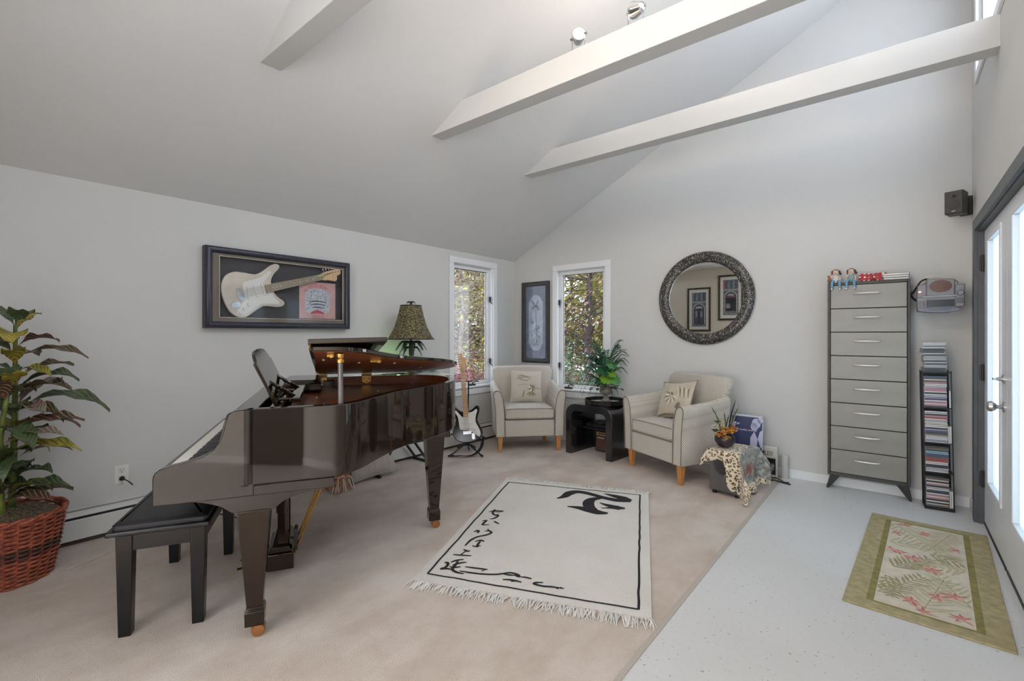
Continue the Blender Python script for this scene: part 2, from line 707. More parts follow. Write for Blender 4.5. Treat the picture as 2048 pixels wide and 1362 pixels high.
def frame_rect(mb, a, b, c, d, w, lo, hi, ax, m=0, wb=None):
    """rectangular frame: outer a..b by c..d, member width w, extruded lo..hi along ax"""
    wb = w if wb is None else wb
    for q in ([(a, c), (b, c), (b, c + wb), (a, c + wb)], [(a, d - w), (b, d - w), (b, d), (a, d)], [(a, c + wb), (a + w, c + wb), (a + w, d - w), (a, d - w)], [(b - w, c + wb), (b, c + wb), (b, d - w), (b - w, d - w)]):
        mb.prism(q, lo, hi, ax, m)
    return mb


def window_unit(name, ax, a, b, c, d, face, sgn, hinge_hi, hardware=True, lab=None):
    """casement in a wall: casing, jamb, sash, pane, sill, crank and hinges. face = inner wall plane, sgn = outward direction"""
    root = empty(name, (0, 0, 0))
    struct(root, lab)
    f = face
    lo, hi = sorted((f - sgn * 0.018, f))
    mb = MB()
    frame_rect(mb, a - 0.05, b + 0.065, c - 0.09, d + 0.06, 0.068, lo, hi, ax)
    mb.build('casing', TRIM, root, bevel=0.004)
    mb = MB()
    lo, hi = sorted((f, f + sgn * 0.12))
    frame_rect(mb, a - 0.002, b + 0.002, c - 0.002, d + 0.002, 0.014, lo, hi, ax)
    mb.build('jamb', TRIM, root)
    mb = MB()
    lo, hi = sorted((f + sgn * 0.045, f + sgn * 0.085))
    frame_rect(mb, a + 0.012, b - 0.012, c + 0.012, d - 0.012, 0.045, lo, hi, ax)
    sash = mb.build('sash', TRIM, root, bevel=0.004)
    mb = MB()
    lo, hi = sorted((f + sgn * 0.060, f + sgn * 0.066))
    frame_rect(mb, a + 0.054, b - 0.054, c + 0.054, d - 0.054, 0.008, lo, hi, ax)
    mb.build('gasket', BLACK, sash)
    mb = MB()
    q = [(a + 0.05, c + 0.05), (b - 0.05, c + 0.05), (b - 0.05, d - 0.05), (a + 0.05, d - 0.05)]
    lo, hi = sorted((f + sgn * 0.062, f + sgn * 0.0640))
    mb.prism(q, lo, hi, ax)
    mb.build('pane', GLASS, sash)
    if hardware:
        mb = MB()
        lo, hi = sorted((f - sgn * 0.035, f + sgn * 0.05))
        mb.prism([(a - 0.06, c - 0.012), (b + 0.075, c - 0.012), (b + 0.075, c + 0.008), (a - 0.06, c + 0.008)], lo, hi, ax)
        mb.build('sill', TRIM, root, bevel=0.004)

        def P(u, n_, z):
            return (f - sgn * n_, u, z) if ax == 'x' else (u, f - sgn * n_, z)
        mid = (a + b) / 2 - (0.02 if ax == 'x' else 0.16)
        mb = MB()
        mb.tube([P(mid - 0.05, -0.005, c + 0.016), P(mid + 0.05, -0.005, c + 0.016)], [0.016, 0.014], 10)
        mb.tube([P(mid, -0.005, c + 0.02), P(mid + 0.005, 0.01, c + 0.05), P(mid + 0.05, 0.02, c + 0.062), P(mid + 0.085, 0.02, c + 0.052)], 0.007, 8)
        mb.build('crank', STEEL, root)
        hy = b - 0.03 if hinge_hi else a + 0.03
        for zz in (c + (d - c) * 0.2, c + (d - c) * 0.73):
            mb = MB()
            mb.tube([P(hy, -0.02, zz - 0.03), P(hy, -0.02, zz + 0.03)], 0.011, 8)
            mb.tube([P(hy, -0.02, zz - 0.03), P(hy + 0.02, 0.0, zz - 0.06)], 0.005, 6)
            mb.build('lock', BLACK, root)
    return root


window_unit('window_1', 'x', W1[0], W1[1], W1[2], W1[3], XL, -1, True, lab='casement window in the left wall beside the corner armchair')
window_unit('window_2', 'y', W2[0], W2[1], W2[2], W2[3], YB, 1, False, lab='casement window in the back wall behind the fern')
window_unit('fill_window_side', 'x', W4[0], W4[1], W4[2], W4[3], XL, -1, True, False)

# clerestory: three panes in one frame
root = struct(empty('window_3', (0, 0, 0)), 'high clerestory window over the entry doors')
m = MB()
frame_rect(m, CW[0] - 0.05, CW[1] + 0.05, CW[2] - 0.06, CW[3] + 0.05, 0.06, XD - 0.015, XD, 'x')
m.build('casing', TRIM, root, bevel=0.003)
m = MB()
frame_rect(m, CW[0], CW[1], CW[2], CW[3], 0.03, XD + 0.02, XD + 0.10, 'x')
for yy in (1.6, 2.98):
    m.box((XD + 0.02, yy - 0.03, CW[2]), (XD + 0.10, yy + 0.03, CW[3]))
m.build('frame', TRIM, root)
for a, b in ((CW[0] + 0.03, 1.57), (1.63, 2.95), (3.01, CW[1] - 0.03)):
    MB().box((XD + 0.05, a, CW[2] + 0.03), (XD + 0.054, b, CW[3] - 0.03)).build('pane', GLASS, root)

# added rear window admitting fill light, seen only in reflections
root = struct(empty('fill_window_rear', (0, 0, 0)))
m = MB()
frame_rect(m, RW[0] - 0.06, RW[1] + 0.06, RW[2] - 0.06, RW[3] + 0.06, 0.06, YR, YR + 0.016, 'y')
frame_rect(m, RW[0], RW[1], RW[2], RW[3], 0.05, YR - 0.08, YR - 0.03, 'y')
m.box((-0.90, YR - 0.08, RW[2]), (-0.85, YR - 0.03, RW[3]))
m.build('frame', TRIM, root, bevel=0.003)
MB().box((RW[0] + 0.05, YR - 0.06, RW[2] + 0.05), (RW[1] - 0.05, YR - 0.056, RW[3] - 0.05)).build('pane', GLASS, root)

# entry doors: casing, jamb and two glazed leaves
m = MB()
cw = 0.072
m.box((XD - 0.022, DY0 - cw, 0), (XD, DY0, DZ + cw)).box((XD - 0.022, DY1, 0), (XD, DY1 + cw, DZ + cw)).box((XD - 0.022, DY0, DZ), (XD, DY1, DZ + cw))
m.box((XD - 0.004, DY0 - 0.002, 0), (XD + 0.14, DY0 + 0.012, DZ)).box((XD - 0.004, DY1 - 0.012, 0), (XD + 0.14, DY1 + 0.002, DZ)).box((XD - 0.004, DY0, DZ - 0.012), (XD + 0.14, DY1, DZ + 0.002))
struct(m.build('trim_5', CHAR, bevel=0.003), 'charcoal casing around the white entry doors')
LX0, LX1 = XD + 0.028, XD + 0.070
mid = 3.545


def leaf(name, y0, y1, lab, knob_y=None):
    root = struct(empty(name, (LX0, y0, 0)), lab)
    w = y1 - y0
    z0, z1 = 0.012, DZ - 0.014
    gy0, gy1, gz0, gz1 = 0.17, w - 0.17, 0.30, 1.86
    m = MB()
    m.box((0, 0, z0), (LX1 - LX0, gy0, z1)).box((0, gy1, z0), (LX1 - LX0, w, z1)).box((0, gy0, z0), (LX1 - LX0, gy1, gz0)).box((0, gy0, gz1), (LX1 - LX0, gy1, z1))
    m.build('panel', DOORW, root)
    m = MB()
    frame_rect(m, gy0 - 0.012, gy1 + 0.012, gz0 - 0.012, gz1 + 0.012, 0.03, -0.008, LX1 - LX0 + 0.006, 'x')
    m.build('glass_bead', DOORW, root, bevel=0.004)
    MB().box((0.018, gy0 + 0.01, gz0 + 0.01), (0.023, gy1 - 0.01, gz1 - 0.01)).build('pane', FROST, root)
    m = MB()
    m.box((-0.004, 0.01, 0.004), (0.0, w - 0.01, 0.022))
    m.build('sweep', BLACK, root)
    if knob_y is not None:
        ky = knob_y - y0
        m = MB()
        m.lathe([(0.030, 0), (0.030, -0.006), (0.012, -0.010), (0.011, -0.030), (0.020, -0.036), (0.028, -0.048), (0.026, -0.062), (0.014, -0.070)], 20, (0, ky, 0.86), 'x')
        m.build('knob', CHROME, root)
        m = MB()
        m.lathe([(0.026, 0), (0.026, -0.008), (0.010, -0.010), (0.010, -0.03)], 20, (0, ky, 1.01), 'x')
        m.box((-0.045, ky - 0.018, 1.004), (-0.028, ky + 0.018, 1.016))
        m.build('deadbolt', CHROME, root)
    return root


leaf('door_1', mid + 0.002, DY1 - 0.014, 'white entry door leaf by the back corner with a tall frosted pane', mid + 0.075)
leaf('door_2', DY0 + 0.014, mid - 0.002, 'white entry door leaf nearest the camera with a tall frosted pane')
for zz in (0.30, 1.72, 1.0):
    m = MB()
    m.tube([(XD + 0.02, DY1 - 0.018, zz - 0.055), (XD + 0.02, DY1 - 0.018, zz + 0.055)], 0.008, 8)
    m.box((XD + 0.002, DY1 - 0.0145, zz - 0.05), (XD + 0.022, DY1 - 0.0125, zz + 0.05))
    h = m.build('hinge', STEEL)
    struct(h)
    h.name = 'trim_%d' % {0.30: 6, 1.72: 7, 1.0: 8}[zz]
# black panel added behind the camera so the lacquer mirrors a dark patch
m = MB()
m.box((XD - 0.03, -1.0, 0), (XD - 0.001, -0.52, 2.0))
d3 = struct(m.build('reflection_panel', BLACK, bevel=0.004), 'added black panel behind the viewpoint for a dark piano reflection')

# framed light switch plate etc. are below; carpet edge strip
m = MB()
m.box((-0.79, YR, 0.0), (-0.768, YB, 0.004))
struct(m.build('trim_9', mat('edge_binding', (186, 176, 166), 0.8), bevel=0.0015), 'low binding strip where carpet meets vinyl')

# ---------------------------------------------------------------- grand piano
# local axes: x from the player toward the tail, y from treble to bass
PRZ = math.atan2(0.8746, 0.4848)
piano = empty('grand_piano', (-2.176, 0.508, 0), PRZ, 'glossy black baby grand piano with its lid propped open', 'piano')
OUT = [(0.30, 0.0), (0.45, 0.0), (0.60, 0.0), (0.68, 0.012), (0.76, 0.085), (0.86, 0.245), (0.98, 0.415), (1.12, 0.545), (1.27, 0.67), (1.385, 0.835), (1.44, 1.02), (1.43, 1.20), (1.36, 1.35), (1.23, 1.435), (1.05, 1.45), (0.80, 1.45), (0.55, 1.45), (0.30, 1.45)]


def outline(a0):
    p = smooth_pts([(a0, 0.0)] + [q for q in OUT if q[0] > a0 + 0.02 or q[1] in ()][0:], 5)
    return p


op = smooth_pts(OUT, 6)
TH = 0.042
inn = inset_poly(op, TH)
inn = [(max(0.30, x), min(max(y, TH), 1.45 - TH)) for x, y in inn]
m = MB()
n = len(op)
# curved rim wall, open at the keyboard end
vs = [(x, y, z) for z in (0.64, 0.948) for x, y in op] + [(x, y, z) for z in (0.64, 0.948) for x, y in inn]
fs = []
for i in range(n - 1):
    fs += [(i, i + 1, n + i + 1, n + i), (2 * n + i, 3 * n + i, 3 * n + i + 1, 2 * n + i + 1), (n + i, n + i + 1, 3 * n + i + 1, 3 * n + i), (i, 2 * n + i, 2 * n + i + 1, i + 1)]
fs += [(0, n, 3 * n, 2 * n), (n - 1, 3 * n - 1, 4 * n - 1, 2 * n - 1)]
m.add(vs, fs)
rim = m.build('case', LACQ, piano, bevel=0.004, angle=50)
# mahogany lining inside the rim
m = MB()
i2 = inset_poly(op, TH + 0.003)
i2 = [(max(0.34, x), min(max(y, TH + 0.003), 1.447 - TH)) for x, y in i2]
k = len(i2)
m.add([(x, y, 0.87) for x, y in i2] + [(x, y, 0.946) for x, y in i2], [(i, i + 1, k + i + 1, k + i) for i in range(k - 1)])
m.build('rim_lining', MAHOG, piano, angle=60)
m = MB()
m.prism(inset_poly([(0.42, 0.02)] + [q for q in op if q[0] > 0.42] + [(0.42, 1.43)], TH * 0.6), 0.875, 0.888)
m.build('soundboard_cover', MAHOG, piano)
for a, b in ((0.56, 0.75), (0.85, 0.45), (0.92, 0.95), (1.12, 0.78), (1.25, 1.05), (0.66, 0.16), (1.2, 1.34), (0.75, 1.2)):
    m = MB()
    m.lathe([(0.007, 0), (0.007, 0.004), (0.004, 0.006)], 10, (a, b, 0.888))
    m.build('bumper', mat('felt_button', (214, 196, 176), 0.8), piano)
# treble and bass arms
CH = [(0.0, 0.597), (0.0, 0.700), (0.006, 0.722), (0.022, 0.735), (0.06, 0.744), (0.12, 0.757), (0.165, 0.772), (0.198, 0.793), (0.220, 0.825), (0.232, 0.860), (0.240, 0.900), (0.250, 0.930), (0.268, 0.944), (0.30, 0.948), (0.34, 0.948), (0.34, 0.597)]
for lo in (0.0, 1.45 - 0.048):
    m = MB()
    m.prism(CH, lo, lo + 0.048, 'y')
    m.build('arm', LACQ, piano, bevel=0.004)
# keybed with the moulding that runs along the treble side
m = MB()
m.box((0.01, 0.006, 0.600), (0.64, 1.444, 0.640))
m.box((0.02, 0.002, 0.597), (0.645, 0.03, 0.637))
m.build('keybed', LACQ, piano, bevel=0.003)
m = MB()
m.box((-0.012, 0.048, 0.640), (0.016, 1.402, 0.703))
m.build('key_slip', LACQ, piano, bevel=0.004)
BEIGE = mat('key_ivory', (238, 234, 224), 0.25)
for lo, hi in ((0.048, 0.106), (1.338, 1.402)):
    m = MB()
    m.box((0.018, lo, 0.640), (0.19, hi, 0.728))
    m.build('key_block', LACQ, piano, bevel=0.004)
kw = (1.338 - 0.106) / 52
m = MB()
m.box((0.020, 0.0007, 0.690), (0.175, kw - 0.0007, 0.716))
m.v = [(x, y, z) for x, y, z in m.v]
wk = m.build('white_key', BEIGE, piano, bevel=0.0015, smooth=False)
wk.location = (0, 0.106, 0)
for i in range(1, 52):
    c = wk.copy()
    COL.objects.link(c)
    c.parent = piano
    c.location = (0, 0.106 + i * kw, 0)
m = MB()
m.hexa([(0.072, -0.0055, 0.716), (0.175, -0.0055, 0.716), (0.175, 0.0055, 0.716), (0.072, 0.0055, 0.716), (0.078, -0.0045, 0.729), (0.175, -0.0045, 0.729), (0.175, 0.0045, 0.729), (0.078, 0.0045, 0.729)])
bk = m.build('black_key', PLASTIC, piano, smooth=False)
# treble end is key 51 counted from the bass; black keys sit between naturals
first = True
for i in range(51):
    nat = (51 - i - 1)                      # white index from bass of the lower neighbour
    letter = 'ABCDEFG'[nat % 7]
    if letter in 'ACDFG':
        o = bk if first else bk.copy()
        if not first:
            COL.objects.link(o)
            o.parent = piano
        first = False
        o.location = (0, 0.106 + (i + 1) * kw, 0)
# fallboard standing open behind the keys, name rail, top front strips
m = MB()
m.prism([(0.176, 0.70), (0.192, 0.70), (0.236, 0.84), (0.250, 0.905), (0.232, 0.912), (0.214, 0.845)], 0.05, 1.40, 'y')
m.build('fallboard', LACQ, piano, bevel=0.004)
m = MB()
m.box((0.25, 0.048, 0.86), (0.335, 1.402, 0.925))
m.build('front_rail', LACQ, piano, bevel=0.005)
m = MB()
m.box((0.36, 0.048, 0.84), (0.418, 1.402, 0.905))
m.build('pin_cover', LACQ, piano, bevel=0.004)
for lo, hi in ((0.044, 0.110), (1.340, 1.406)):
    m = MB()
    m.box((0.335, lo, 0.87), (0.665, hi, 0.932))
    m.build('desk_rail', LACQ, piano, bevel=0.005)

# legs: bracket, tapered square leg with a block foot, brass caster


def leg(a, b, top):
    lg = MB()
    z2 = top
    for (z0, w0), (z1, w1) in zip([(0.052, 0.036), (0.112, 0.037), (0.128, 0.030)], [(0.112, 0.037), (0.128, 0.030), (z2, 0.060)]):
        lg.hexa([(a - w0, b - w0, z0), (a + w0, b - w0, z0), (a + w0, b + w0, z0), (a - w0, b + w0, z0), (a - w1, b - w1, z1), (a + w1, b - w1, z1), (a + w1, b + w1, z1), (a - w1, b + w1, z1)])
    o = lg.build('leg', LACQ, piano, bevel=0.003)
    w = MB()
    w.lathe([(0.012, -0.028), (0.024, -0.026), (0.026, -0.02), (0.026, -0.004), (0.024, -0.002), (0.024, 0.002), (0.026, 0.004), (0.026, 0.02), (0.024, 0.026), (0.012, 0.028)], 20, (a + 0.012, b, 0.026), 'y')
    w.box((a - 0.018, b - 0.012, 0.038), (a + 0.018, b + 0.012, 0.056))
    w.build('caster', mat('worn_brass', (170, 118, 74), 0.4, 0.7), o)
    return o


leg(0.338, 0.064, 0.535)
leg(0.338, 1.386, 0.535)
leg(1.262, 0.872, 0.60)
for b in (0.0, 1.322):
    m = MB()
    prof = smooth_pts([(0.10, 0.598), (0.155, 0.590), (0.215, 0.568), (0.245, 0.548), (0.262, 0.533)], 4) + smooth_pts([(0.414, 0.533), (0.432, 0.548), (0.462, 0.566), (0.53, 0.584), (0.60, 0.590), (0.61, 0.598)], 4)
    m.prism(prof, b + 0.010, b + 0.118, 'y')
    m.build('leg_bracket', LACQ, piano, bevel=0.003)
m = MB()
m.box((1.17, 0.78, 0.595), (1.35, 0.965, 0.642))
m.build('leg_plate', LACQ, piano, bevel=0.004)
# underside beams, partly seen below the rim
for a, b in ((0.70, 0.22), (0.95, 0.60), (1.16, 0.80)):
    m = MB()
    m.box((a, b, 0.61), (a + 0.06, 1.38, 0.70))
    m.build('back_post', wood_mat('raw_wood', (120, 84, 58), (146, 106, 76), 0.6), piano)
# lid: main board hinged along the bass side and the folded front flap
AL = R(8.4)
HZ, HB = 0.966, 1.45
LT = Matrix.Translation((0, HB, HZ)) @ Matrix.Rotation(-AL, 4, 'X') @ Matrix.Translation((0, -HB, -HZ))
LA = 0.545
lp = [(LA, -0.012)] + [(x + (0.012 if x > 0.65 else 0), y - 0.012 if y < 1.4 else y) for x, y in op if x > LA + 0.01] + [(LA, 1.45)]
m = MB(LT)
m.prism(lp, HZ, HZ + 0.021)
lid = m.build('lid', LACQ, piano, bevel=0.004, angle=50)
m = MB(LT)
ip = inset_poly(lp, 0.016)
m.prism(ip, HZ - 0.0015, HZ - 0.0002)
m.build('lid_underside', MAHOG, lid)
m = MB(LT @ Matrix.Translation((LA, 0, HZ + 0.034)) @ Matrix.Rotation(R(-1.5), 4, 'Y') @ Matrix.Translation((-LA, 0, -HZ - 0.034)))
m.box((LA - 0.004, -0.03, HZ + 0.028), (0.865, 1.43, HZ + 0.050))
m.build('lid_flap', LACQ, lid, bevel=0.004)
m = MB(LT)
m.tube([(LA, 0.05, HZ + 0.024), (LA, 1.40, HZ + 0.024)], 0.005, 8)
m.build('flap_hinge', BRASS, lid)
for a, b in ((0.60, 0.35), (0.78, 0.55), (0.98, 0.62), (0.7, 1.2), (1.2, 1.0)):
    m = MB(LT)
    m.lathe([(0.007, 0), (0.007, -0.004), (0.003, -0.006)], 10, (a, b, HZ - 0.0015))
    m.build('lid_bumper', mat('felt_button', (214, 196, 176)), lid)
# ornate butterfly hinges
HP = [(0.0, 0.006), (0.030, 0.006), (0.033, 0.018), (0.028, 0.026), (0.033, 0.034), (0.028, 0.048), (0.014, 0.052), (0.0, 0.060)]
HPs = HP + [(-x, y) for x, y in HP[-2:0:-1]]
for a in (0.585, 0.885):
    m = MB()
    m.prism([(a + x, HZ - 0.012 - y) for x, y in HPs], 1.396, 1.403, 'y')
    m.tube([(a - 0.035, 1.400, HZ - 0.008), (a + 0.035, 1.400, HZ - 0.008)], 0.008, 10)
    h = m.build('hinge', BRASS, piano, bevel=0.001)
    m = MB(LT)
    m.prism([(a + x, 1.396 - y) for x, y in HPs], HZ - 0.006, HZ - 0.0017)
    m.build('hinge_leaf', BRASS, h, bevel=0.001)
    m = MB()
    for x, z in ((-0.018, 0.022), (0.018, 0.022), (0.0, 0.045)):
        m.lathe([(0.0045, 0), (0.0045, 0.002)], 8, (a + x, 1.394, HZ - 0.012 - z), 'y')
    m.build('screw', STEEL, h)
# prop stick with brass cup, and the second prop socket
zt = HZ - 0.004 + (HB - 0.05) * math.tan(AL)
m = MB()
m.tube([(0.672, 0.052, 0.90), (0.672, 0.052, 0.93), (0.670, 0.05, zt - 0.012)], [0.011, 0.0125, 0.010], 12)
m.build('prop_stick', mat('prop_grey', (92, 86, 84), 0.2, spec=0.8), piano)
m = MB()
m.lathe([(0.016, -0.012), (0.017, 0), (0.013, 0.006), (0.017, 0.012), (0.017, 0.026), (0.008, 0.030)], 16, (0.670, 0.05, zt - 0.030))
m.build('prop_cup', BRASS, piano)
for q in ((((0.615, 0.09, HZ - 0.016), (0.645, 0.115, HZ - 0.0015)), ((0.627, 0.07, HZ - 0.022), (0.640, 0.135, HZ - 0.0015))), (((0.83, 0.42, HZ - 0.014), (0.885, 0.436, HZ - 0.0015)), ((0.865, 0.40, HZ - 0.02), (0.878, 0.465, HZ - 0.0015)))):
    m = MB(LT)
    m.box(*q[0]).box(*q[1])
    m.build('prop_socket', BRASS, lid, bevel=0.0015)
m = MB()
m.prism([(0.600, 0.890), (0.645, 0.890), (0.640, 0.905), (0.604, 0.958), (0.600, 0.955)], 0.060, 0.066, 'y')
m.build('prop_bracket', PLASTIC, piano)
# music desk leaning toward the player, with its folding supports
DT = Matrix.Translation((0.405, 0, 0.935)) @ Matrix.Rotation(R(-24), 4, 'Y')
dp = [(0.165, 0.0), (0.165, 0.205)] + smooth_pts([(0.165, 0.205), (0.205, 0.212), (0.25, 0.245), (0.33, 0.262), (0.47, 0.266), (0.60, 0.262), (0.68, 0.245), (0.72, 0.212), (0.76, 0.205)], 4) + [(0.76, 0.0)]
m = MB(DT)
m.prism(dp, -0.007, 0.007, 'x')
desk = m.build('music_desk', LACQ, piano, bevel=0.003)
for b in (0.30, 0.68):
    m = MB()
    m.tube([(0.365, b, 1.03), (0.475, b, 0.955)], 0.009, 6)
    m.build('desk_strut', LACQ, desk)
    m = MB()
    m.tube([(0.39, b, 0.945), (0.50, b, 0.945)], 0.008, 6)
    m.build('desk_slide', LACQ, desk)
m = MB()
m.box((0.455, 0.20, 0.940), (0.505, 0.78, 0.962))
m.build('desk_crossbar', LACQ, desk, bevel=0.005)
m = MB()
m.box((0.40, 0.11, 0.905), (0.425, 0.84, 0.935))
m.build('desk_shelf', LACQ, desk, bevel=0.003)
# black control unit lying on the bass end of the desk rail
m = MB()
m.box((0.36, 0.95, 0.908), (0.585, 1.36, 0.955))
m.loft([[(0.36 + 0.225 * (0 if s_ < 2 else 1) + (0.02 if s_ < 2 else -0.02) * k_, 0.95 + (0.41 if s_ in (1, 2) else 0) + (0.02 if s_ in (0, 3) else -0.02) * k_, 0.955 + 0.018 * k_) for s_ in (0, 3, 2, 1)] for k_ in (0, 1)])
cu = m.build('control_unit', LACQ, piano, bevel=0.006)
m = MB()
for b in (1.02, 1.10, 1.2, 1.28):
    m.lathe([(0.007, 0), (0.007, 0.006)], 10, (0.585, b, 0.932), 'x')
m.build('knob', CHROME, cu)
# pedal lyre
for b in (0.585, 0.775):
    m = MB()
    m.box((0.375, b, 0.145), (0.425, b + 0.05, 0.60))
    m.build('lyre_post', LACQ, piano, bevel=0.004)
m = MB()
m.box((0.325, 0.545, 0.03), (0.455, 0.865, 0.115))
m.prism([(0.335, 0.115), (0.445, 0.115), (0.43, 0.145), (0.35, 0.145)], 0.56, 0.85, 'y')
m.build('lyre_box', LACQ, piano, bevel=0.004)
for b in (0.60, 0.705, 0.81):
    m = MB()
    m.tube(smooth_pts([(0.33, b, 0.065), (0.27, b, 0.060), (0.21, b, 0.050), (0.19, b, 0.048)], 4), [0.008] * 8 + [0.012] * 4 + [0.013], 10, flat=0.5)
    m.build('pedal', BRASS, piano)
for b in (0.62, 0.79):
    m = MB()
    m.tube([(0.455, b, 0.08), (0.66, b - 0.05, 0.61)], 0.0065, 8)
    m.build('lyre_brace', BRASS, piano)
for q in (((0.452, 0.60, 0.10), (0.47, 0.66, 0.215)), ((0.30, 0.548, 0.09), (0.326, 0.60, 0.20))):
    m = MB()
    m.box(*q)
    m.build('lyre_bracket', STEEL, piano, bevel=0.003)

# ---------------------------------------------------------------- piano bench
bench = empty('piano_bench', (-2.176, 0.508, 0), PRZ, 'black wooden piano bench with a flat padded top at the keyboard', 'bench')
for a, b in ((-0.163, 0.262), (0.095, 0.262), (-0.163, 0.940), (0.095, 0.940)):
    m = MB()
    w0, w1 = 0.022, 0.029
    m.hexa([(a - w0, b - w0, 0.0), (a + w0, b - w0, 0.0), (a + w0, b + w0, 0.0), (a - w0, b + w0, 0.0), (a - w1, b - w1, 0.43), (a + w1, b - w1, 0.43), (a + w1, b + w1, 0.43), (a - w1, b + w1, 0.43)])
    m.build('leg', LACQB, bench, bevel=0.003)
m = MB()
m.box((-0.150, 0.24, 0.355), (0.085, 0.262, 0.43)).box((-0.150, 0.94, 0.355), (0.085, 0.962, 0.43)).box((-0.186, 0.27, 0.355), (-0.165, 0.93, 0.43)).box((0.10, 0.27, 0.355), (0.118, 0.93, 0.43))
m.build('apron', LACQB, bench)
m = MB()
m.box((-0.215, 0.195, 0.43), (0.148, 1.005, 0.452))
m.build('seat_board', LACQB, bench, bevel=0.007, seg=3)
m = MB()
rr = rrect(-0.20, 0.215, 0.135, 0.985, 0.02)
m.loft([[(x, y, 0.452) for x, y in rr], [(x, y, 0.468) for x, y in rr], [(x, y, 0.476) for x, y in inset_poly(rr, 0.010)], [(x, y, 0.480) for x, y in inset_poly(rr, 0.03)]])
m.build('seat_pad', mat('black_vinyl', (34, 34, 36), 0.42, spec=0.5), bench)

# ---------------------------------------------------------------- electric guitars
GB = [(0, 0), (0.012, 0.08), (0.05, 0.135), (0.11, 0.153), (0.175, 0.135), (0.235, 0.112), (0.285, 0.122), (0.335, 0.146), (0.378, 0.158), (0.404, 0.150), (0.408, 0.130), (0.390, 0.110), (0.362, 0.092), (0.338, 0.068), (0.326, 0.046), (0.322, 0.028), (0.322, -0.028), (0.330, -0.056), (0.350, -0.086), (0.368, -0.106), (0.370, -0.128), (0.350, -0.143), (0.312, -0.140), (0.264, -0.122), (0.218, -0.113), (0.16, -0.134), (0.10, -0.155), (0.05, -0.142), (0.012, -0.09)]
PG = [(0.262, 0.035), (0.315, 0.080), (0.340, 0.104), (0.325, 0.116), (0.27, 0.088), (0.21, 0.080), (0.15, 0.075), (0.135, 0.05), (0.125, -0.02), (0.085, -0.075), (0.05, -0.115), (0.075, -0.135), (0.13, -0.125), (0.20, -0.095), (0.26, -0.10), (0.32, -0.12), (0.335, -0.108), (0.312, -0.07), (0.305, -0.028), (0.30, 0.0)]
HS = [(0.0, -0.021), (0.0, 0.021), (0.018, 0.030), (0.05, 0.034), (0.10, 0.036), (0.155, 0.034), (0.180, 0.022), (0.182, 0.002), (0.165, -0.010), (0.145, -0.012), (0.135, -0.020), (0.13, -0.040), (0.110, -0.052), (0.085, -0.046), (0.05, -0.034), (0.02, -0.030)]


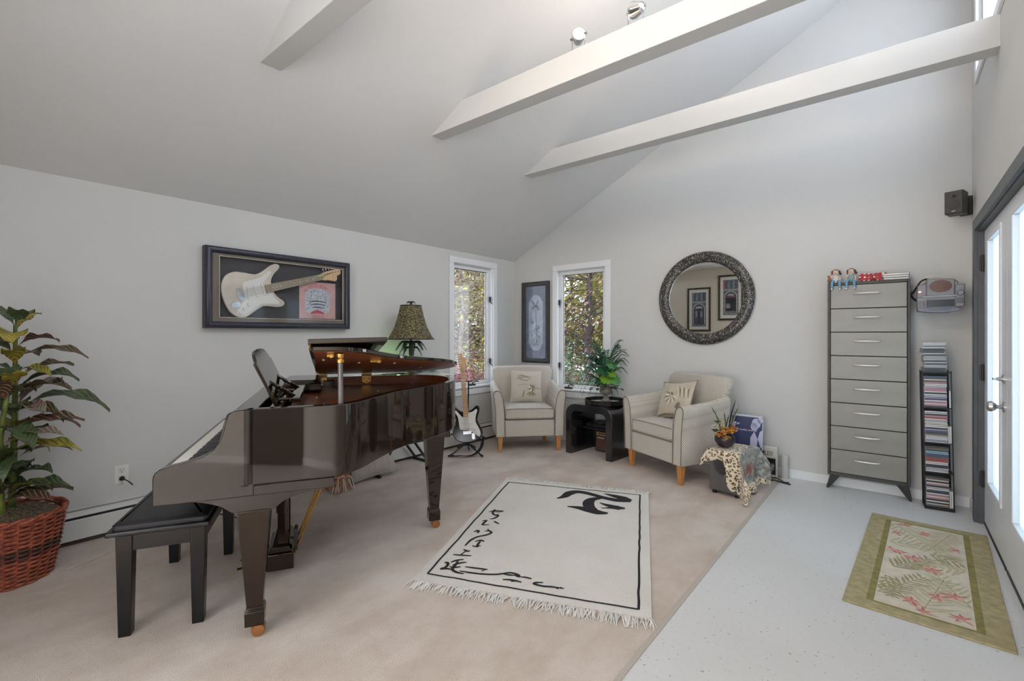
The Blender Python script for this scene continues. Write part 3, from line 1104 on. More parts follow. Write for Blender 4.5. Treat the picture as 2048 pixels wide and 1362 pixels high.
def make_guitar(parent, T, body_m, guard_m, neck_m, fret_m, sx=1.0, depth=0.043, sub_of=None):
    """sub_of: when set, the guitar body is that thing's part and everything else hangs under the body"""
    xf = 0.275
    S = lambda pl: [((x - xf) * sx, y) for x, y in pl]
    m = MB(T)
    m.prism(cr_closed(S(GB), 4), -depth / 2, depth / 2)
    body = m.build('guitar_body' if sub_of is None else 'electric_guitar', body_m, parent, bevel=0.008, seg=3, angle=60)
    P = parent if sub_of is None else body
    f = depth / 2
    m = MB(T)
    m.prism(cr_closed(S(PG), 3), f, f + 0.003)
    m.build('pickguard', guard_m, P, bevel=0.0008)
    m = MB(T)
    for x, tilt in ((0.255, 0), (0.205, 0), (0.155, 0.010)):
        xx = (x - xf) * sx
        m.hexa([(xx - 0.009 - tilt, -0.042, f + 0.003), (xx + 0.009 - tilt, -0.042, f + 0.003), (xx + 0.009 + tilt, 0.042, f + 0.003), (xx - 0.009 + tilt, 0.042, f + 0.003), (xx - 0.009 - tilt, -0.042, f + 0.010), (xx + 0.009 - tilt, -0.042, f + 0.010), (xx + 0.009 + tilt, 0.042, f + 0.010), (xx - 0.009 + tilt, 0.042, f + 0.010)])
    m.build('pickup', WHITEP, P, bevel=0.002)
    m = MB(T)
    bx = (0.105 - xf) * sx
    m.box((bx - 0.018, -0.042, f), (bx + 0.014, 0.042, f + 0.008))
    for i in range(6):
        m.box((bx - 0.014, -0.036 + i * 0.0126, f + 0.008), (bx + 0.010, -0.027 + i * 0.0126, f + 0.014))
    m.build('bridge', CHROME, P, bevel=0.001)
    for kx, ky in ((0.135, -0.078), (0.10, -0.098), (0.07, -0.118)):
        m = MB(T)
        m.lathe([(0.013, f), (0.012, f + 0.008), (0.010, f + 0.015)], 16, ((kx - xf) * sx, ky, 0.0))
        m.build('control_knob', guard_m, P)
    m = MB(T)
    jx = (0.06 - xf) * sx
    m.prism([(jx + x, -0.06 + y) for x, y in rrect(-0.032, -0.016, 0.032, 0.016, 0.015)], f, f + 0.003)
    m.lathe([(0.006, f), (0.006, f + 0.012)], 10, (jx, -0.06, 0))
    m.build('output_jack', CHROME, P)
    m = MB(T)
    N0, N1 = -0.005, 0.475
    m.loft([[(x, w * math.cos(t), f + 0.002 + (0.014 if math.sin(t) > 0.01 else 0.0) + (math.sin(t) * 0.016 if math.sin(t) < 0 else 0)) for t in [R(a) for a in (0.5, 60, 120, 179.5, 210, 240, 270, 300, 330)]] for x, w in ((N0, 0.028), (N1, 0.0215))])
    m.build('neck', neck_m, P, angle=30)
    m = MB(T)
    ft = f + 0.0165
    m.hexa([(N0 - 0.002, -0.0275, ft - 0.004), (N1, -0.021, ft - 0.004), (N1, 0.021, ft - 0.004), (N0 - 0.002, 0.0275, ft - 0.004), (N0 - 0.002, -0.0275, ft + 0.001), (N1, -0.021, ft + 0.001), (N1, 0.021, ft + 0.001), (N0 - 0.002, 0.0275, ft + 0.001)])
    fb = m.build('fretboard', fret_m, P)
    m = MB(T)
    for i in range(1, 22):
        x = N1 - 0.648 * (1 - 2 ** (-i / 12.0))
        if x > N0:
            w = 0.021 + (N1 - x) / (N1 - N0) * 0.0065
            m.box((x - 0.0008, -w, ft + 0.001), (x + 0.0008, w, ft + 0.0022))
    m.build('fret_wire', CHROME, fb)
    m = MB(T)
    for i in (3, 5, 7, 9, 15, 17, 19):
        x = N1 - 0.648 * (1 - 2 ** (-(i - 0.5) / 12.0))
        if x > N0:
            m.lathe([(0.003, ft + 0.001), (0.003, ft + 0.0016)], 8, (x, 0, 0))
    m.build('fret_marker', WHITEP, fb)
    m = MB(T)
    m.prism([(N1 + x, y) for x, y in cr_closed(HS, 3)], f - 0.004, f + 0.010)
    hs = m.build('headstock', neck_m, P, bevel=0.002)
    m = MB(T)
    for i in range(6):
        x = N1 + 0.028 + i * 0.0255
        m.lathe([(0.004, f + 0.010), (0.004, f + 0.018)], 8, (x, 0.018, 0))
        m.tube([(x, 0.034, f + 0.003), (x, 0.046, f + 0.003)], 0.003, 6)
        m.tube([(x, 0.046, f + 0.003), (x, 0.060, f + 0.003)], [0.007, 0.007], 8, flat=0.5)
    m.build('tuner', CHROME, hs)
    m = MB(T)
    for i in range(6):
        y0 = -0.024 + i * 0.0096
        m.tube([(bx, y0, f + 0.015), (N1, y0 * 0.72, ft + 0.004), (N1 + 0.03 + i * 0.024, 0.016, f + 0.014)], 0.0006, 4)
    m.build('strings', CHROME, P)
    return body


# ---------------------------------------------------------------- shadow-box frame with a pale guitar
fy0, fy1, fz0, fz1 = 1.185, 2.315, 1.297, 1.884
sb = empty('shadow_box_frame', (0, 0, 0), 0, 'dark framed display case on the left wall holding a cream electric guitar', 'framed display')
sb.location = (XL, 1.75, 1.59)
B = Matrix.Translation((-XL, -1.75, -1.59))


def mframe(mb, a, b, c, d, prof, ax, f0, sgn):
    """mitred moulding: prof = [(inset, height)]"""
    def P(u, v, h):
        return (f0 + sgn * h, u, v) if ax == 'x' else (u, f0 + sgn * h, v)
    rings = [[P(a + i, c + i, h), P(b - i, c + i, h), P(b - i, d - i, h), P(a + i, d - i, h)] for i, h in prof]
    return mb.loft(rings, False)


m = MB(B)
mframe(m, fy0, fy1, fz0, fz1, [(0, 0.001), (0, 0.062), (0.006, 0.074), (0.016, 0.079), (0.030, 0.078), (0.040, 0.070), (0.045, 0.060), (0.047, 0.056), (0.047, 0.001)], 'x', XL, 1)
m.build('frame', mat('gunmetal_frame', (58, 58, 68), 0.32, 0.3, var=0.1, vscale=40), sb, angle=50)
oy0, oy1, oz0, oz1 = 1.281, 2.25, 1.376, 1.818
m = MB(B)
for q in ([(fy0 + 0.045, fz0 + 0.045), (fy1 - 0.045, fz0 + 0.045), (fy1 - 0.045, oz0), (fy0 + 0.045, oz0)], [(fy0 + 0.045, oz1), (fy1 - 0.045, oz1), (fy1 - 0.045, fz1 - 0.045), (fy0 + 0.045, fz1 - 0.045)], [(fy0 + 0.045, oz0), (oy0, oz0), (oy0, oz1), (fy0 + 0.045, oz1)], [(oy1, oz0), (fy1 - 0.045, oz0), (fy1 - 0.045, oz1), (oy1, oz1)]):
    m.prism(q, XL + 0.050, XL + 0.0525, 'x')
m.build('mat_board', mat('taupe_mat', (118, 108, 100), 0.8), sb)
m = MB(B)
mframe(m, oy0 - 0.0035, oy1 + 0.0035, oz0 - 0.0035, oz1 + 0.0035, [(0, 0.0526), (0, 0.0535), (0.004, 0.0535), (0.004, 0.050)], 'x', XL, 1)
m.build('mat_bevel', mat('mat_core', (206, 198, 180), 0.7), sb)
m = MB(B)
m.box((XL + 0.002, fy0 + 0.04, fz0 + 0.04), (XL + 0.006, fy1 - 0.04, fz1 - 0.04))
m.build('backing', mat('charcoal_backing', (66, 66, 70), 0.75, var=0.05), sb)
m = MB(B)
m.box((XL + 0.057, fy0 + 0.046, fz0 + 0.046), (XL + 0.0585, fy1 - 0.046, fz1 - 0.046))
m.build('pane', GLASS, sb)
ga = R(16.5)
GT = B @ Matrix(((0, 0, 1, XL + 0.026), (math.cos(ga), -math.sin(ga), 0, 1.607), (math.sin(ga), math.cos(ga), 0, 1.604), (0, 0, 0, 1)))
make_guitar(sb, GT @ Matrix.Diagonal((1, 1.12, 1, 1)), mat('cream_body', (206, 198, 184), 0.3, var=0.06, vscale=8), mat('white_guard', (226, 224, 220), 0.3), wood_mat('maple', (206, 168, 126), (222, 188, 148), 0.35, (2, 30, 8), 3), wood_mat('dim_fretboard', (142, 128, 108), (160, 146, 126), 0.5), 1.14, 0.030, sub_of=1)
# printed record cover: a plain pink sleeve with a pale picture panel
m = MB(B)
ax_ = XL + 0.0075
ay0, ay1, az0, az1 = 1.885, 2.208, 1.384, 1.695
m.box((XL + 0.0062, ay0, az0), (ax_, ay1, az1))


def alb(mb):
    for i in range(3):
        r = 0.118 + i * 0.010
        mb.stroke([(2.045 + r * math.cos(R(t)) * 1.05, 1.535 + r * math.sin(R(t))) for t in range(148, 30, -10)], [0.0045 * (0.4 + 0.6 * (j % 2)) for j in range(12)], lambda u, v: ax_ + 0.0012, 2, 3, 'x')
    for i in range(150):
        u, v = random.uniform(1.945, 2.145), random.uniform(1.45, 1.63)
        s_ = random.uniform(0.002, 0.006)
        mb.prism([(u - s_, v), (u, v - s_), (u + s_, v + 0.3 * s_), (u, v + s_)], ax_ + 0.0008, ax_ + 0.0010, 'x', random.choice([3, 3, 4]))
    for i in range(3):
        mb.stroke([(1.965 + 0.015 * i, 1.525 - i * 0.024), (2.04, 1.535 - i * 0.026), (2.125 - 0.012 * i, 1.525 - i * 0.024)], [0.004, 0.010, 0.004], lambda u, v: ax_ + 0.0014, 5, 4, 'x')
    mb.stroke([(1.985, 1.43), (2.04, 1.445), (2.10, 1.43)], [0.01, 0.03, 0.01], lambda u, v: ax_ + 0.0013, 2, 4, 'x')
    for i in range(3):
        mb.stroke([(1.995, 1.412 - i * 0.008), (2.10, 1.412 - i * 0.008)], 0.0025, lambda u, v: ax_ + 0.0012, 2, 4, 'x')


m.prism(rrect(1.935, 1.435, 2.155, 1.640, 0.03), ax_, ax_ + 0.0007, 'x', 1)
alb(m)
m.build('record_sleeve', [mat('sleeve_pink', (206, 164, 162), 0.5, var=0.05), mat('sleeve_panel', (186, 190, 198), 0.5, var=0.08, vscale=60), mat('sleeve_red', (190, 74, 92), 0.5), mat('sleeve_blue', (120, 124, 158), 0.5), mat('sleeve_white', (224, 224, 228), 0.5), mat('sleeve_dark', (58, 52, 66), 0.5)], sb, smooth=False)

# ---------------------------------------------------------------- black electric guitar on a floor stand
gx, gy = -3.455, 3.475
gd = Vector((0.62, -0.78, 0)).normalized()          # the way the face looks
gup = Vector((0, 0, 1))
tilt = R(9)
nrm = (gd * math.cos(tilt) + gup * math.sin(tilt)).normalized()
side = gup.cross(gd).normalized()                   # to the viewer's right
axis = (gup * math.cos(tilt) - gd * math.sin(tilt))
roll = R(5.5)
ax2 = axis * math.cos(roll) - side * math.sin(roll)
yv = nrm.cross(ax2)
gt = empty('electric_guitar', (gx, gy, 0.0), 0, 'black electric guitar with a white pickguard standing beside the left window', 'guitar')
c0 = Vector((0.0, 0.0, 0.40)) - gd * 0.03 - side * 0.01
GT2 = Matrix(((ax2.x, yv.x, nrm.x, c0.x), (ax2.y, yv.y, nrm.y, c0.y), (ax2.z, yv.z, nrm.z, c0.z), (0, 0, 0, 1)))
make_guitar(gt, GT2, mat('black_gloss', (16, 16, 19), 0.12, spec=0.7), mat('white_guard', (226, 224, 220)), wood_mat('maple_neck', (196, 152, 104), (212, 172, 126), 0.35, (2, 30, 8), 3), wood_mat('maple_board', (190, 148, 102), (206, 166, 122), 0.4), 1.0, 0.043)
gs = empty('guitar_stand', (gx, gy, 0), math.atan2(gd.y, gd.x), 'black folding guitar stand under the black guitar', 'guitar stand')
m = MB()
for a in (0, 55, -55):
    L = 0.17 if a == 0 else 0.20
    d = (math.cos(R(a + (180 if a == 0 else 0))), math.sin(R(a)) if a else 0)
    m = MB()
    m.tube([(-0.02, 0, 0.12), (-0.02 + d[0] * L, d[1] * L, 0.012)], 0.008, 8)
    m.tube([(-0.02 + d[0] * (L - 0.02), d[1] * (L - 0.02), 0.022), (-0.02 + d[0] * (L + 0.012), d[1] * (L + 0.012), 0.0105)], 0.0105, 8)
    m.build('leg', PLASTIC, gs)
m = MB()
m.tube([(-0.02, 0, 0.10), (-0.075, 0, 0.30), (-0.15, 0.0, 0.70), (-0.158, 0.0, 0.745)], 0.008, 8)
m.build('upright', PLASTIC, gs)
m = MB()
for s_ in (-1, 1):
    m.tube(smooth_pts([(-0.03, 0, 0.10), (-0.02, s_ * 0.07, 0.085), (0.04, s_ * 0.085, 0.075), (0.068, s_ * 0.085, 0.095)], 4), 0.010, 8)
m.build('cradle', PLASTIC, gs)
m = MB()
m.tube(smooth_pts([(-0.158, 0.045, 0.755), (-0.158, 0.0, 0.745), (-0.158, -0.05, 0.755)], 4), 0.007, 8)
m.build('neck_yoke', PLASTIC, gs)
# strap draped off the stand to the floor
m = MB()
sp = smooth_pts([(0.035, 0.16, 0.20), (0.05, 0.14, 0.10), (0.06, 0.09, 0.035), (0.09, 0.02, 0.014), (0.11, -0.06, 0.02), (0.10, -0.13, 0.012)], 6)
m.loft([[(x, y, z - 0.002 + 0.0), (x + 0.03, y + 0.03, z), (x + 0.03, y + 0.03, z + 0.004), (x, y, z + 0.003)] for x, y, z in sp])
m.tube([(0.10 + 0.02 * math.cos(t), -0.15 + 0.03 * math.sin(t), 0.014) for t in [i * PI / 8 for i in range(17)]], 0.006, 6)
st = m.build('guitar_strap', mat('strap_webbing', (38, 38, 40), 0.7))
st.location = (gx, gy, 0)
st.rotation_euler = (0, 0, math.atan2(gd.y, gd.x))
tag(st, 'black webbing strap trailing on the carpet beside the guitar stand', 'strap')

# ---------------------------------------------------------------- digital keyboard on an x-stand behind the piano
ks = empty('keyboard_stand', (-3.60, 2.72, 0), 0, 'black folding x stand behind the piano under the pale keyboard', 'keyboard stand')
for s_ in (-1, 1):
    m = MB()
    dx = 0.012 * s_
    m.tube([(dx + 0.08, -0.30 * s_, 0.012), (dx + 0.08, 0.30 * s_, 0.785)], 0.013, 8)
    m.tube([(dx - 0.10, -0.30 * s_, 0.012), (dx - 0.10, 0.30 * s_, 0.785)], 0.013, 8)
    m.tube([(dx - 0.14, -0.30 * s_, 0.014), (dx + 0.13, -0.30 * s_, 0.014)], 0.014, 8)
    m.tube([(dx - 0.14, 0.30 * s_, 0.786), (dx + 0.13, 0.30 * s_, 0.786)], 0.013, 8)
    m.build('leg', PLASTIC, ks)
dk = empty('digital_keyboard', (-3.60, 2.70, 0.80), 0, 'pale grey digital keyboard along the left wall behind the piano', 'keyboard')
m = MB()
m.prism([(-0.15, 0.0), (0.16, 0.0), (0.16, 0.035), (0.0, 0.055), (-0.13, 0.085), (-0.15, 0.085)], -0.58, 0.58, 'y')
m.build('body', mat('pale_grey_plastic', (206, 206, 204), 0.4), dk, bevel=0.004)
m = MB()
for i in range(36):
    m.box((0.02, -0.55 + i * 0.0306, 0.046), (0.165, -0.55 + i * 0.0306 + 0.0295, 0.058))
m.build('white_keys', BEIGE, dk)
m = MB()
m.box((-0.12, -0.10, 0.066), (-0.02, 0.12, 0.0855))
m.build('display', mat('lcd_dark', (40, 44, 48), 0.2), dk)
sl = empty('sheet_music', (-3.68, 2.84, 0.872), 0, 'open music sheet lying on the keyboard behind the piano lid', 'sheet music')
sl.location = (-3.685, 2.86, 0.8855)
m = MB()
m.hexa([(-0.05, -0.17, 0), (0.03, -0.17, 0.0), (0.03, 0.17, 0), (-0.05, 0.17, 0.0), (-0.05, -0.17, 0.006), (0.03, -0.17, 0.006), (0.03, 0.17, 0.006), (-0.05, 0.17, 0.006)])
m.build('pages', mat('paper', (232, 230, 226), 0.8), sl)
mixer = empty('mixer', (-3.69, 3.0, 0.8855), 0, 'small silver mixing box with knobs beside the lamp', 'mixer')
sl.location = (-3.69, 2.45, 0.8855)
sl['label'] = 'pale music pages lying on the keyboard left of the lamp'
m = MB()
m.prism([(-0.045, 0.0), (0.05, 0.0), (0.05, 0.03), (-0.045, 0.055)], -0.09, 0.09, 'y')
m.build('case', mat('silver_plastic', (188, 188, 196), 0.35), mixer, bevel=0.003)
m = MB()
for i in range(6):
    for j in range(2):
        m.lathe([(0.006, 0), (0.005, 0.012)], 8, (-0.02 + j * 0.035, -0.07 + i * 0.028, 0.046 - j * 0.01))
m.build('knob', mat('knob_lilac', (216, 206, 226), 0.4), mixer)
# green glass leaf dish leaning against the window casing
dish = empty('leaf_dish', (-3.66, 3.19, 0.880), 0, 'pale green leaf shaped glass dish at the window end of the keyboard', 'dish')
m = MB()


def dishf(u, v):
    t = u * 2 - 1
    w = 0.055 * (1 - abs(t) ** 2.2) ** 0.7 + 0.001
    x = (v * 2 - 1) * w
    return (x * 0.9, t * 0.13, 0.03 + 0.25 * (x * x) / 0.02 * 0.06 + 0.02 * t * t + x * 0.35)


m.grid(dishf, 20, 8)
o = m.build('bowl', mat('green_glass', (118, 158, 142), 0.1, spec=0.7), dish)
md = o.modifiers.new('t', 'SOLIDIFY')
md.thickness = 0.005
m = MB()
m.lathe([(0.03, 0.0), (0.03, 0.004), (0.012, 0.010), (0.010, 0.03)], 14)
m.build('foot', MATS['green_glass'], dish)

# ---------------------------------------------------------------- palm lamp
lamp = empty('table_lamp', (-3.56, 2.83, 0.861), R(8), 'palm trunk table lamp with a woven bell shade behind the piano', 'lamp')
BRZ = mat('bronze_trunk', (66, 58, 46), 0.45, 0.3, var=0.3, vscale=40)
m = MB()
m.lathe([(0.075, 0), (0.078, 0.008), (0.06, 0.02), (0.03, 0.032)], 24)
m.build('base', BRZ, lamp)
m = MB()
prof = []
for i in range(9):
    z = 0.03 + i * 0.033
    prof += [(0.026 - 0.0007 * i, z), (0.021 - 0.0007 * i, z + 0.030)]
m.lathe(prof + [(0.012, 0.335), (0.010, 0.36)], 18)
m.build('trunk', BRZ, lamp)


def palm_leaf(mb, a, L, z, droop, w):
    ca, sa = math.cos(a), math.sin(a)
    pr_ = [(0, 0), (0.3, 0.25), (0.65, 0.15), (1.0, -droop)]
    ps = smooth_pts([(p[0] * L, p[1] * L * 0.6) for p in pr_], 4)
    vs, fs = [], []
    n_ = len(ps)
    for i, (r_, h) in enumerate(ps):
        t = i / (n_ - 1)
        ww = w * math.sin(PI * min(1, 0.12 + t * 0.88)) * (1 if i % 2 else 0.72)
        vs += [(r_ * ca - ww * sa, r_ * sa + ww * ca, z + h - ww * 0.5), (r_ * ca, r_ * sa, z + h + 0.003), (r_ * ca + ww * sa, r_ * sa - ww * ca, z + h - ww * 0.5)]
    for i in range(n_ - 1):
        fs += [(3 * i, 3 * i + 1, 3 * i + 4, 3 * i + 3), (3 * i + 1, 3 * i + 2, 3 * i + 5, 3 * i + 4)]
    mb.add(vs, fs)


m = MB()
for i in range(9):
    palm_leaf(m, i * 2 * PI / 9, 0.150, 0.305, 0.75, 0.030)
for i in range(7):
    palm_leaf(m, 0.3 + i * 2 * PI / 7, 0.115, 0.255, 1.0, 0.026)
o = m.build('frond', mat('bronze_leaf', (52, 66, 44), 0.4, 0.2, var=0.2, vscale=30), lamp)
md = o.modifiers.new('t', 'SOLIDIFY')
md.thickness = 0.003
m = MB()
m.tube([(0, 0, 0.355), (0, 0, 0.40)], 0.012, 12)
m.tube([(0, 0, 0.40), (0, 0, 0.68)], 0.004, 8)
m.build('socket', BRASS, lamp)


def wicker_mat(name, c1, c2, c3, sc=1.0):
    k = NT(name)
    k.b.inputs['Roughness'].default_value = 0.7
    co = k.coord()
    v = k.n('ShaderNodeTexVoronoi')
    v.inputs['Scale'].default_value = 62 * sc
    mp = k.n('ShaderNodeMapping')
    mp.inputs['Scale'].default_value = (1, 1, 1.5)
    k.l(co, mp.inputs['Vector'])
    k.l(mp.outputs[0], v.inputs['Vector'])
    k.base(k.ramp(v.outputs['Distance'], [(0.1, c3), (0.45, c1), (0.85, c2)]).outputs[0])
    k.bump(v.outputs['Distance'], 0.8, 0.006)
    return k.m


m = MB()
sp = [(0.196, 0.345), (0.178, 0.375), (0.156, 0.42), (0.135, 0.47), (0.118, 0.53), (0.104, 0.59), (0.094, 0.64), (0.088, 0.663)]
m.loft([[(r_ * q[0], r_ * q[1], h) for q in rrect(-1, -1, 1, 1, 0.75, 6)] for r_, h in sp], False)
m.loft([[(r_ * q[0], r_ * q[1], h) for q in rrect(-1, -1, 1, 1, 0.75, 6)] for r_, h in [(r_ - 0.006, h) for r_, h in sp]], False)
sh = m.build('lamp_shade', wicker_mat('seagrass', (104, 94, 62), (46, 40, 28), (170, 160, 116)), lamp, recalc=False)
for r_, h in ((0.195, 0.346), (0.087, 0.662)):
    m = MB()
    q = [(r_ * x, r_ * y, h) for x, y in rrect(-1, -1, 1, 1, 0.75, 6)]
    m.tube(q + [q[0]], 0.006, 6)
    m.build('shade_trim', mat('shade_binding', (58, 46, 38), 0.6), sh)
m = MB()
for i in range(4):
    a = i * PI / 2
    m.tube([(0, 0, 0.655), (0.086 * math.cos(a), 0.086 * math.sin(a), 0.66)], 0.002, 5)
m.build('spider', BRASS, sh)
m = MB()
m.tube([(0, 0, 0.655), (0, 0, 0.695)], [0.012, 0.008], 10)
for i in range(6):
    palm_leaf(m, i * PI / 3, 0.048, 0.695, 0.5, 0.014)
m.build('finial', BRZ, lamp)
# the small green night light that colours the wall behind the fronds
m = MB()
m.sphere((-0.055, 0.035, 0.185), 0.015, 12)
m.tube([(-0.055, 0.035, 0.175), (-0.055, 0.035, 0.01)], 0.005, 6)
m.build('accent_light', mat('green_lamp_glass', (120, 210, 90), 0.4, emit=(130, 230, 90), es=0.5), lamp)
light('lamp_green_glow', 'POINT', (-3.685, 2.78, 1.05), 0.32, (0.42, 1.0, 0.22), shadow_soft_size=0.02)

# ---------------------------------------------------------------- armchairs
def puff_box(mb, x0, x1, y0, y1, z0, z1, crown=0.02, k=8):
    """cushion box with crowned top and soft sides"""
    def f(u, v, top):
        a, b = u * 2 - 1, v * 2 - 1
        c = crown * (1 - a ** 4) * (1 - b ** 4)
        return (x0 + (x1 - x0) * u, y0 + (y1 - y0) * v, (z1 + c) if top else (z0 - c * 0.15))
    rings = []
    n_ = k
    per = [(i / n_, 0) for i in range(n_)] + [(1, i / n_) for i in range(n_)] + [(1 - i / n_, 1) for i in range(n_)] + [(0, 1 - i / n_) for i in range(n_)]
    mb.grid(lambda u, v: f(u, v, True), n_, n_)
    mb.grid(lambda u, v: f(u, v, False), n_, n_)
    lo = [f(u, v, False) for u, v in per]
    hi = [f(u, v, True) for u, v in per]
    mb.loft([lo, hi], False)
    return mb


def weld(o, d=0.0005):
    bm = bmesh.new()
    bm.from_mesh(o.data)
    bmesh.ops.remove_doubles(bm, verts=bm.verts, dist=d)
    bmesh.ops.recalc_face_normals(bm, faces=bm.faces)
    bm.to_mesh(o.data)
    bm.free()
    o.data.shade_smooth()
    o.data.set_sharp_from_angle(angle=R(38))
    return o


PIPING = mat('dark_piping', (128, 118, 106), 0.8)


def armchair(loc, rz, label):
    c = empty('armchair', loc, rz, label, 'armchair', None)
    sec = [(0.268, 0.165), (0.362, 0.165), (0.366, 0.30), (0.370, 0.44), (0.380, 0.54), (0.388, 0.60), (0.386, 0.632), (0.372, 0.650), (0.350, 0.656), (0.326, 0.646), (0.304, 0.615), (0.288, 0.56), (0.278, 0.48), (0.272, 0.38)]
    sec = [sec[0]] + smooth_pts(sec[1:], 3)
    for s in (-1, 1):
        m = MB()
        rings = []
        for y, dz in ((0.0, 0.0), (0.015, 0.004), (0.16, 0.012), (0.30, 0.022), (0.42, 0.04), (0.54, 0.06)):
            rings.append([(s * x * (1 - 0.02 * y), y, z + dz * max(0, (z - 0.3) / 0.35)) for x, z in sec])
        m.loft(rings)
        arm = m.build('arm', CHAIRF, c, bevel=0.008, seg=3, angle=60)
        m = MB()
        pl = [(s * x, -0.003, z) for x, z in sec[1:] + sec[:1]]
        m.tube(pl, 0.0042, 6)
        m.build('piping', PIPING, arm)
    m = MB()
    m.box((-0.268, 0.005, 0.165), (0.268, 0.52, 0.34))
    m.build('seat_base', CHAIRF, c, bevel=0.012, seg=3)
    m = MB()
    puff_box(m, -0.264, 0.264, 0.002, 0.50, 0.350, 0.462, 0.022)
    cu = weld(m.build('seat_cushion', CHAIRF, c, bevel=0.022, seg=4))
    m = MB()
    for z in (0.458, 0.354):
        m.tube([(-0.255, -0.002, z), (-0.12, -0.004, z + 0.005 * (z > 0.4)), (0.12, -0.004, z + 0.005 * (z > 0.4)), (0.255, -0.002, z)], 0.0035, 6)
    m.build('piping', PIPING, cu)
    # shaped back: narrow at the arms, flaring to a wide rounded top
    m = MB()
    bp = [(-0.27, 0.17), (0.27, 0.17), (0.275, 0.40), (0.285, 0.55), (0.318, 0.66), (0.345, 0.74), (0.356, 0.80), (0.350, 0.845), (0.325, 0.868), (0.27, 0.878), (0.0, 0.884), (-0.27, 0.878), (-0.325, 0.868), (-0.350, 0.845), (-0.356, 0.80), (-0.345, 0.74), (-0.318, 0.66), (-0.285, 0.55), (-0.275, 0.40)]
    bp = [bp[0], bp[1]] + smooth_pts(bp[1:] + [bp[0]], 3)[1:-1]

    def lean(z):
        return max(0, z - 0.40) * 0.19
    n_ = len(bp)
    rings = []
    for dy, ins in ((0.0, 0.022), (0.012, 0.006), (0.03, 0.0), (0.085, 0.0), (0.10, 0.008), (0.108, 0.022)):
        ring = []
        for x, z in bp:
            k = 1 - ins / 0.36
            ring.append((x * k, 0.445 + dy + lean(z) - 0.012 * (1 - (x / 0.36) ** 2), 0.17 + (z - 0.17) * (1 - ins / 0.8) + 0.0))
        rings.append(ring)
    m.loft(rings)
    m.build('backrest', CHAIRF, c, bevel=0.0, angle=60)
    for x, y in ((-0.315, 0.045), (0.315, 0.045), (-0.255, 0.49), (0.255, 0.49)):
        m = MB()
        t, b = 0.027, 0.016
        k = 0.03 if y > 0.3 else 0.0
        xb = x
        m.hexa([(xb - b, y - b + k, 0), (xb + b, y - b + k, 0), (xb + b, y + b + k, 0), (xb - b, y + b + k, 0), (x - t, y - t, 0.166), (x + t, y - t, 0.166), (x + t, y + t, 0.166), (x - t, y + t, 0.166)])
        m.build('leg', LEGW, c, bevel=0.003)
    return c


armchair((-3.01, 3.975, 0), R(46.8), 'tweed armchair in the corner between the two windows')
armchair((-1.686, 3.998, 0), R(-26.5), 'tweed armchair under the round mirror, turned toward the piano')


def pillow_mesh(mb, w, h, t, pinch=0.10, n_=18, pw=0.5):
    def f(sg):
        def g(u, v):
            a, b = u * 2 - 1, v * 2 - 1
            x = w / 2 * a * (1 - pinch * (1 - b * b))
            y = h / 2 * b * (1 - pinch * (1 - a * a))
            z = sg * t / 2 * max(0.0, (1 - a * a) * (1 - b * b)) ** pw
            return (x, y, z)
        return g
    mb.grid(f(1), n_, n_)
    mb.grid(f(-1), n_, n_)
    return f(1)


def pillow_z(w, h, t, pw=0.5):
    return lambda x, y: t / 2 * max(0.0, (1 - (2 * x / w) ** 2) * (1 - (2 * y / h) ** 2)) ** pw + 0.0025


def frame_mat(origin, right, up):
    r_, u_ = Vector(right).normalized(), Vector(up).normalized()
    n_ = r_.cross(u_).normalized()
    u_ = n_.cross(r_)
    return Matrix(((r_.x, u_.x, n_.x, origin[0]), (r_.y, u_.y, n_.y, origin[1]), (r_.z, u_.z, n_.z, origin[2]), (0, 0, 0, 1)))


LINEN = weave_mat('cushion_linen', (216, 210, 198), (190, 183, 170), 330, 0.85, 0.25, 'voro')
SATIN = mat('cushion_satin', (190, 178, 160), 0.45, var=0.06, vscale=9, sheen=0.3)
OLIVE = mat('embroidery_olive', (150, 140, 112), 0.7)
TAUPE = mat('embroidery_taupe', (128, 116, 100), 0.7)
IVORY = mat('embroidery_ivory', (224, 216, 198), 0.6)
# cushion on the corner chair, upright against the back
cr, sr = math.cos(R(46.8)), math.sin(R(46.8))


def on_chair(c, rz, x, y, z):
    return (c[0] + x * math.cos(rz) - y * math.sin(rz), c[1] + x * math.sin(rz) + y * math.cos(rz), z)


def cushion(label, M, w, h, t, base, paint):
    o_ = Vector(M.translation)
    e = empty('throw_pillow', o_, 0, label, 'pillow')
    M = Matrix.Translation(-o_) @ M
    m = MB(M)
    pillow_mesh(m, w, h, t)
    cv = weld(m.build('cover', base, e))
    m = MB(M)
    q = [(w / 2 * a * (1 - 0.10 * (1 - b * b)), h / 2 * b * (1 - 0.10 * (1 - a * a)), 0) for a, b in [(-1 + i / 5, -1) for i in range(10)] + [(1, -1 + i / 5) for i in range(10)] + [(1 - i / 5, 1) for i in range(10)] + [(-1, 1 - i / 5) for i in range(10)]]
    m.tube(q + [q[0]], 0.0035, 6)
    m.build('piping', PIPING if base is SATIN else LINEN, cv)
    m = MB(M)
    paint(m, pillow_z(w, h, t))
    m.build('embroidery', [OLIVE, TAUPE, IVORY], cv, smooth=False)
    return e


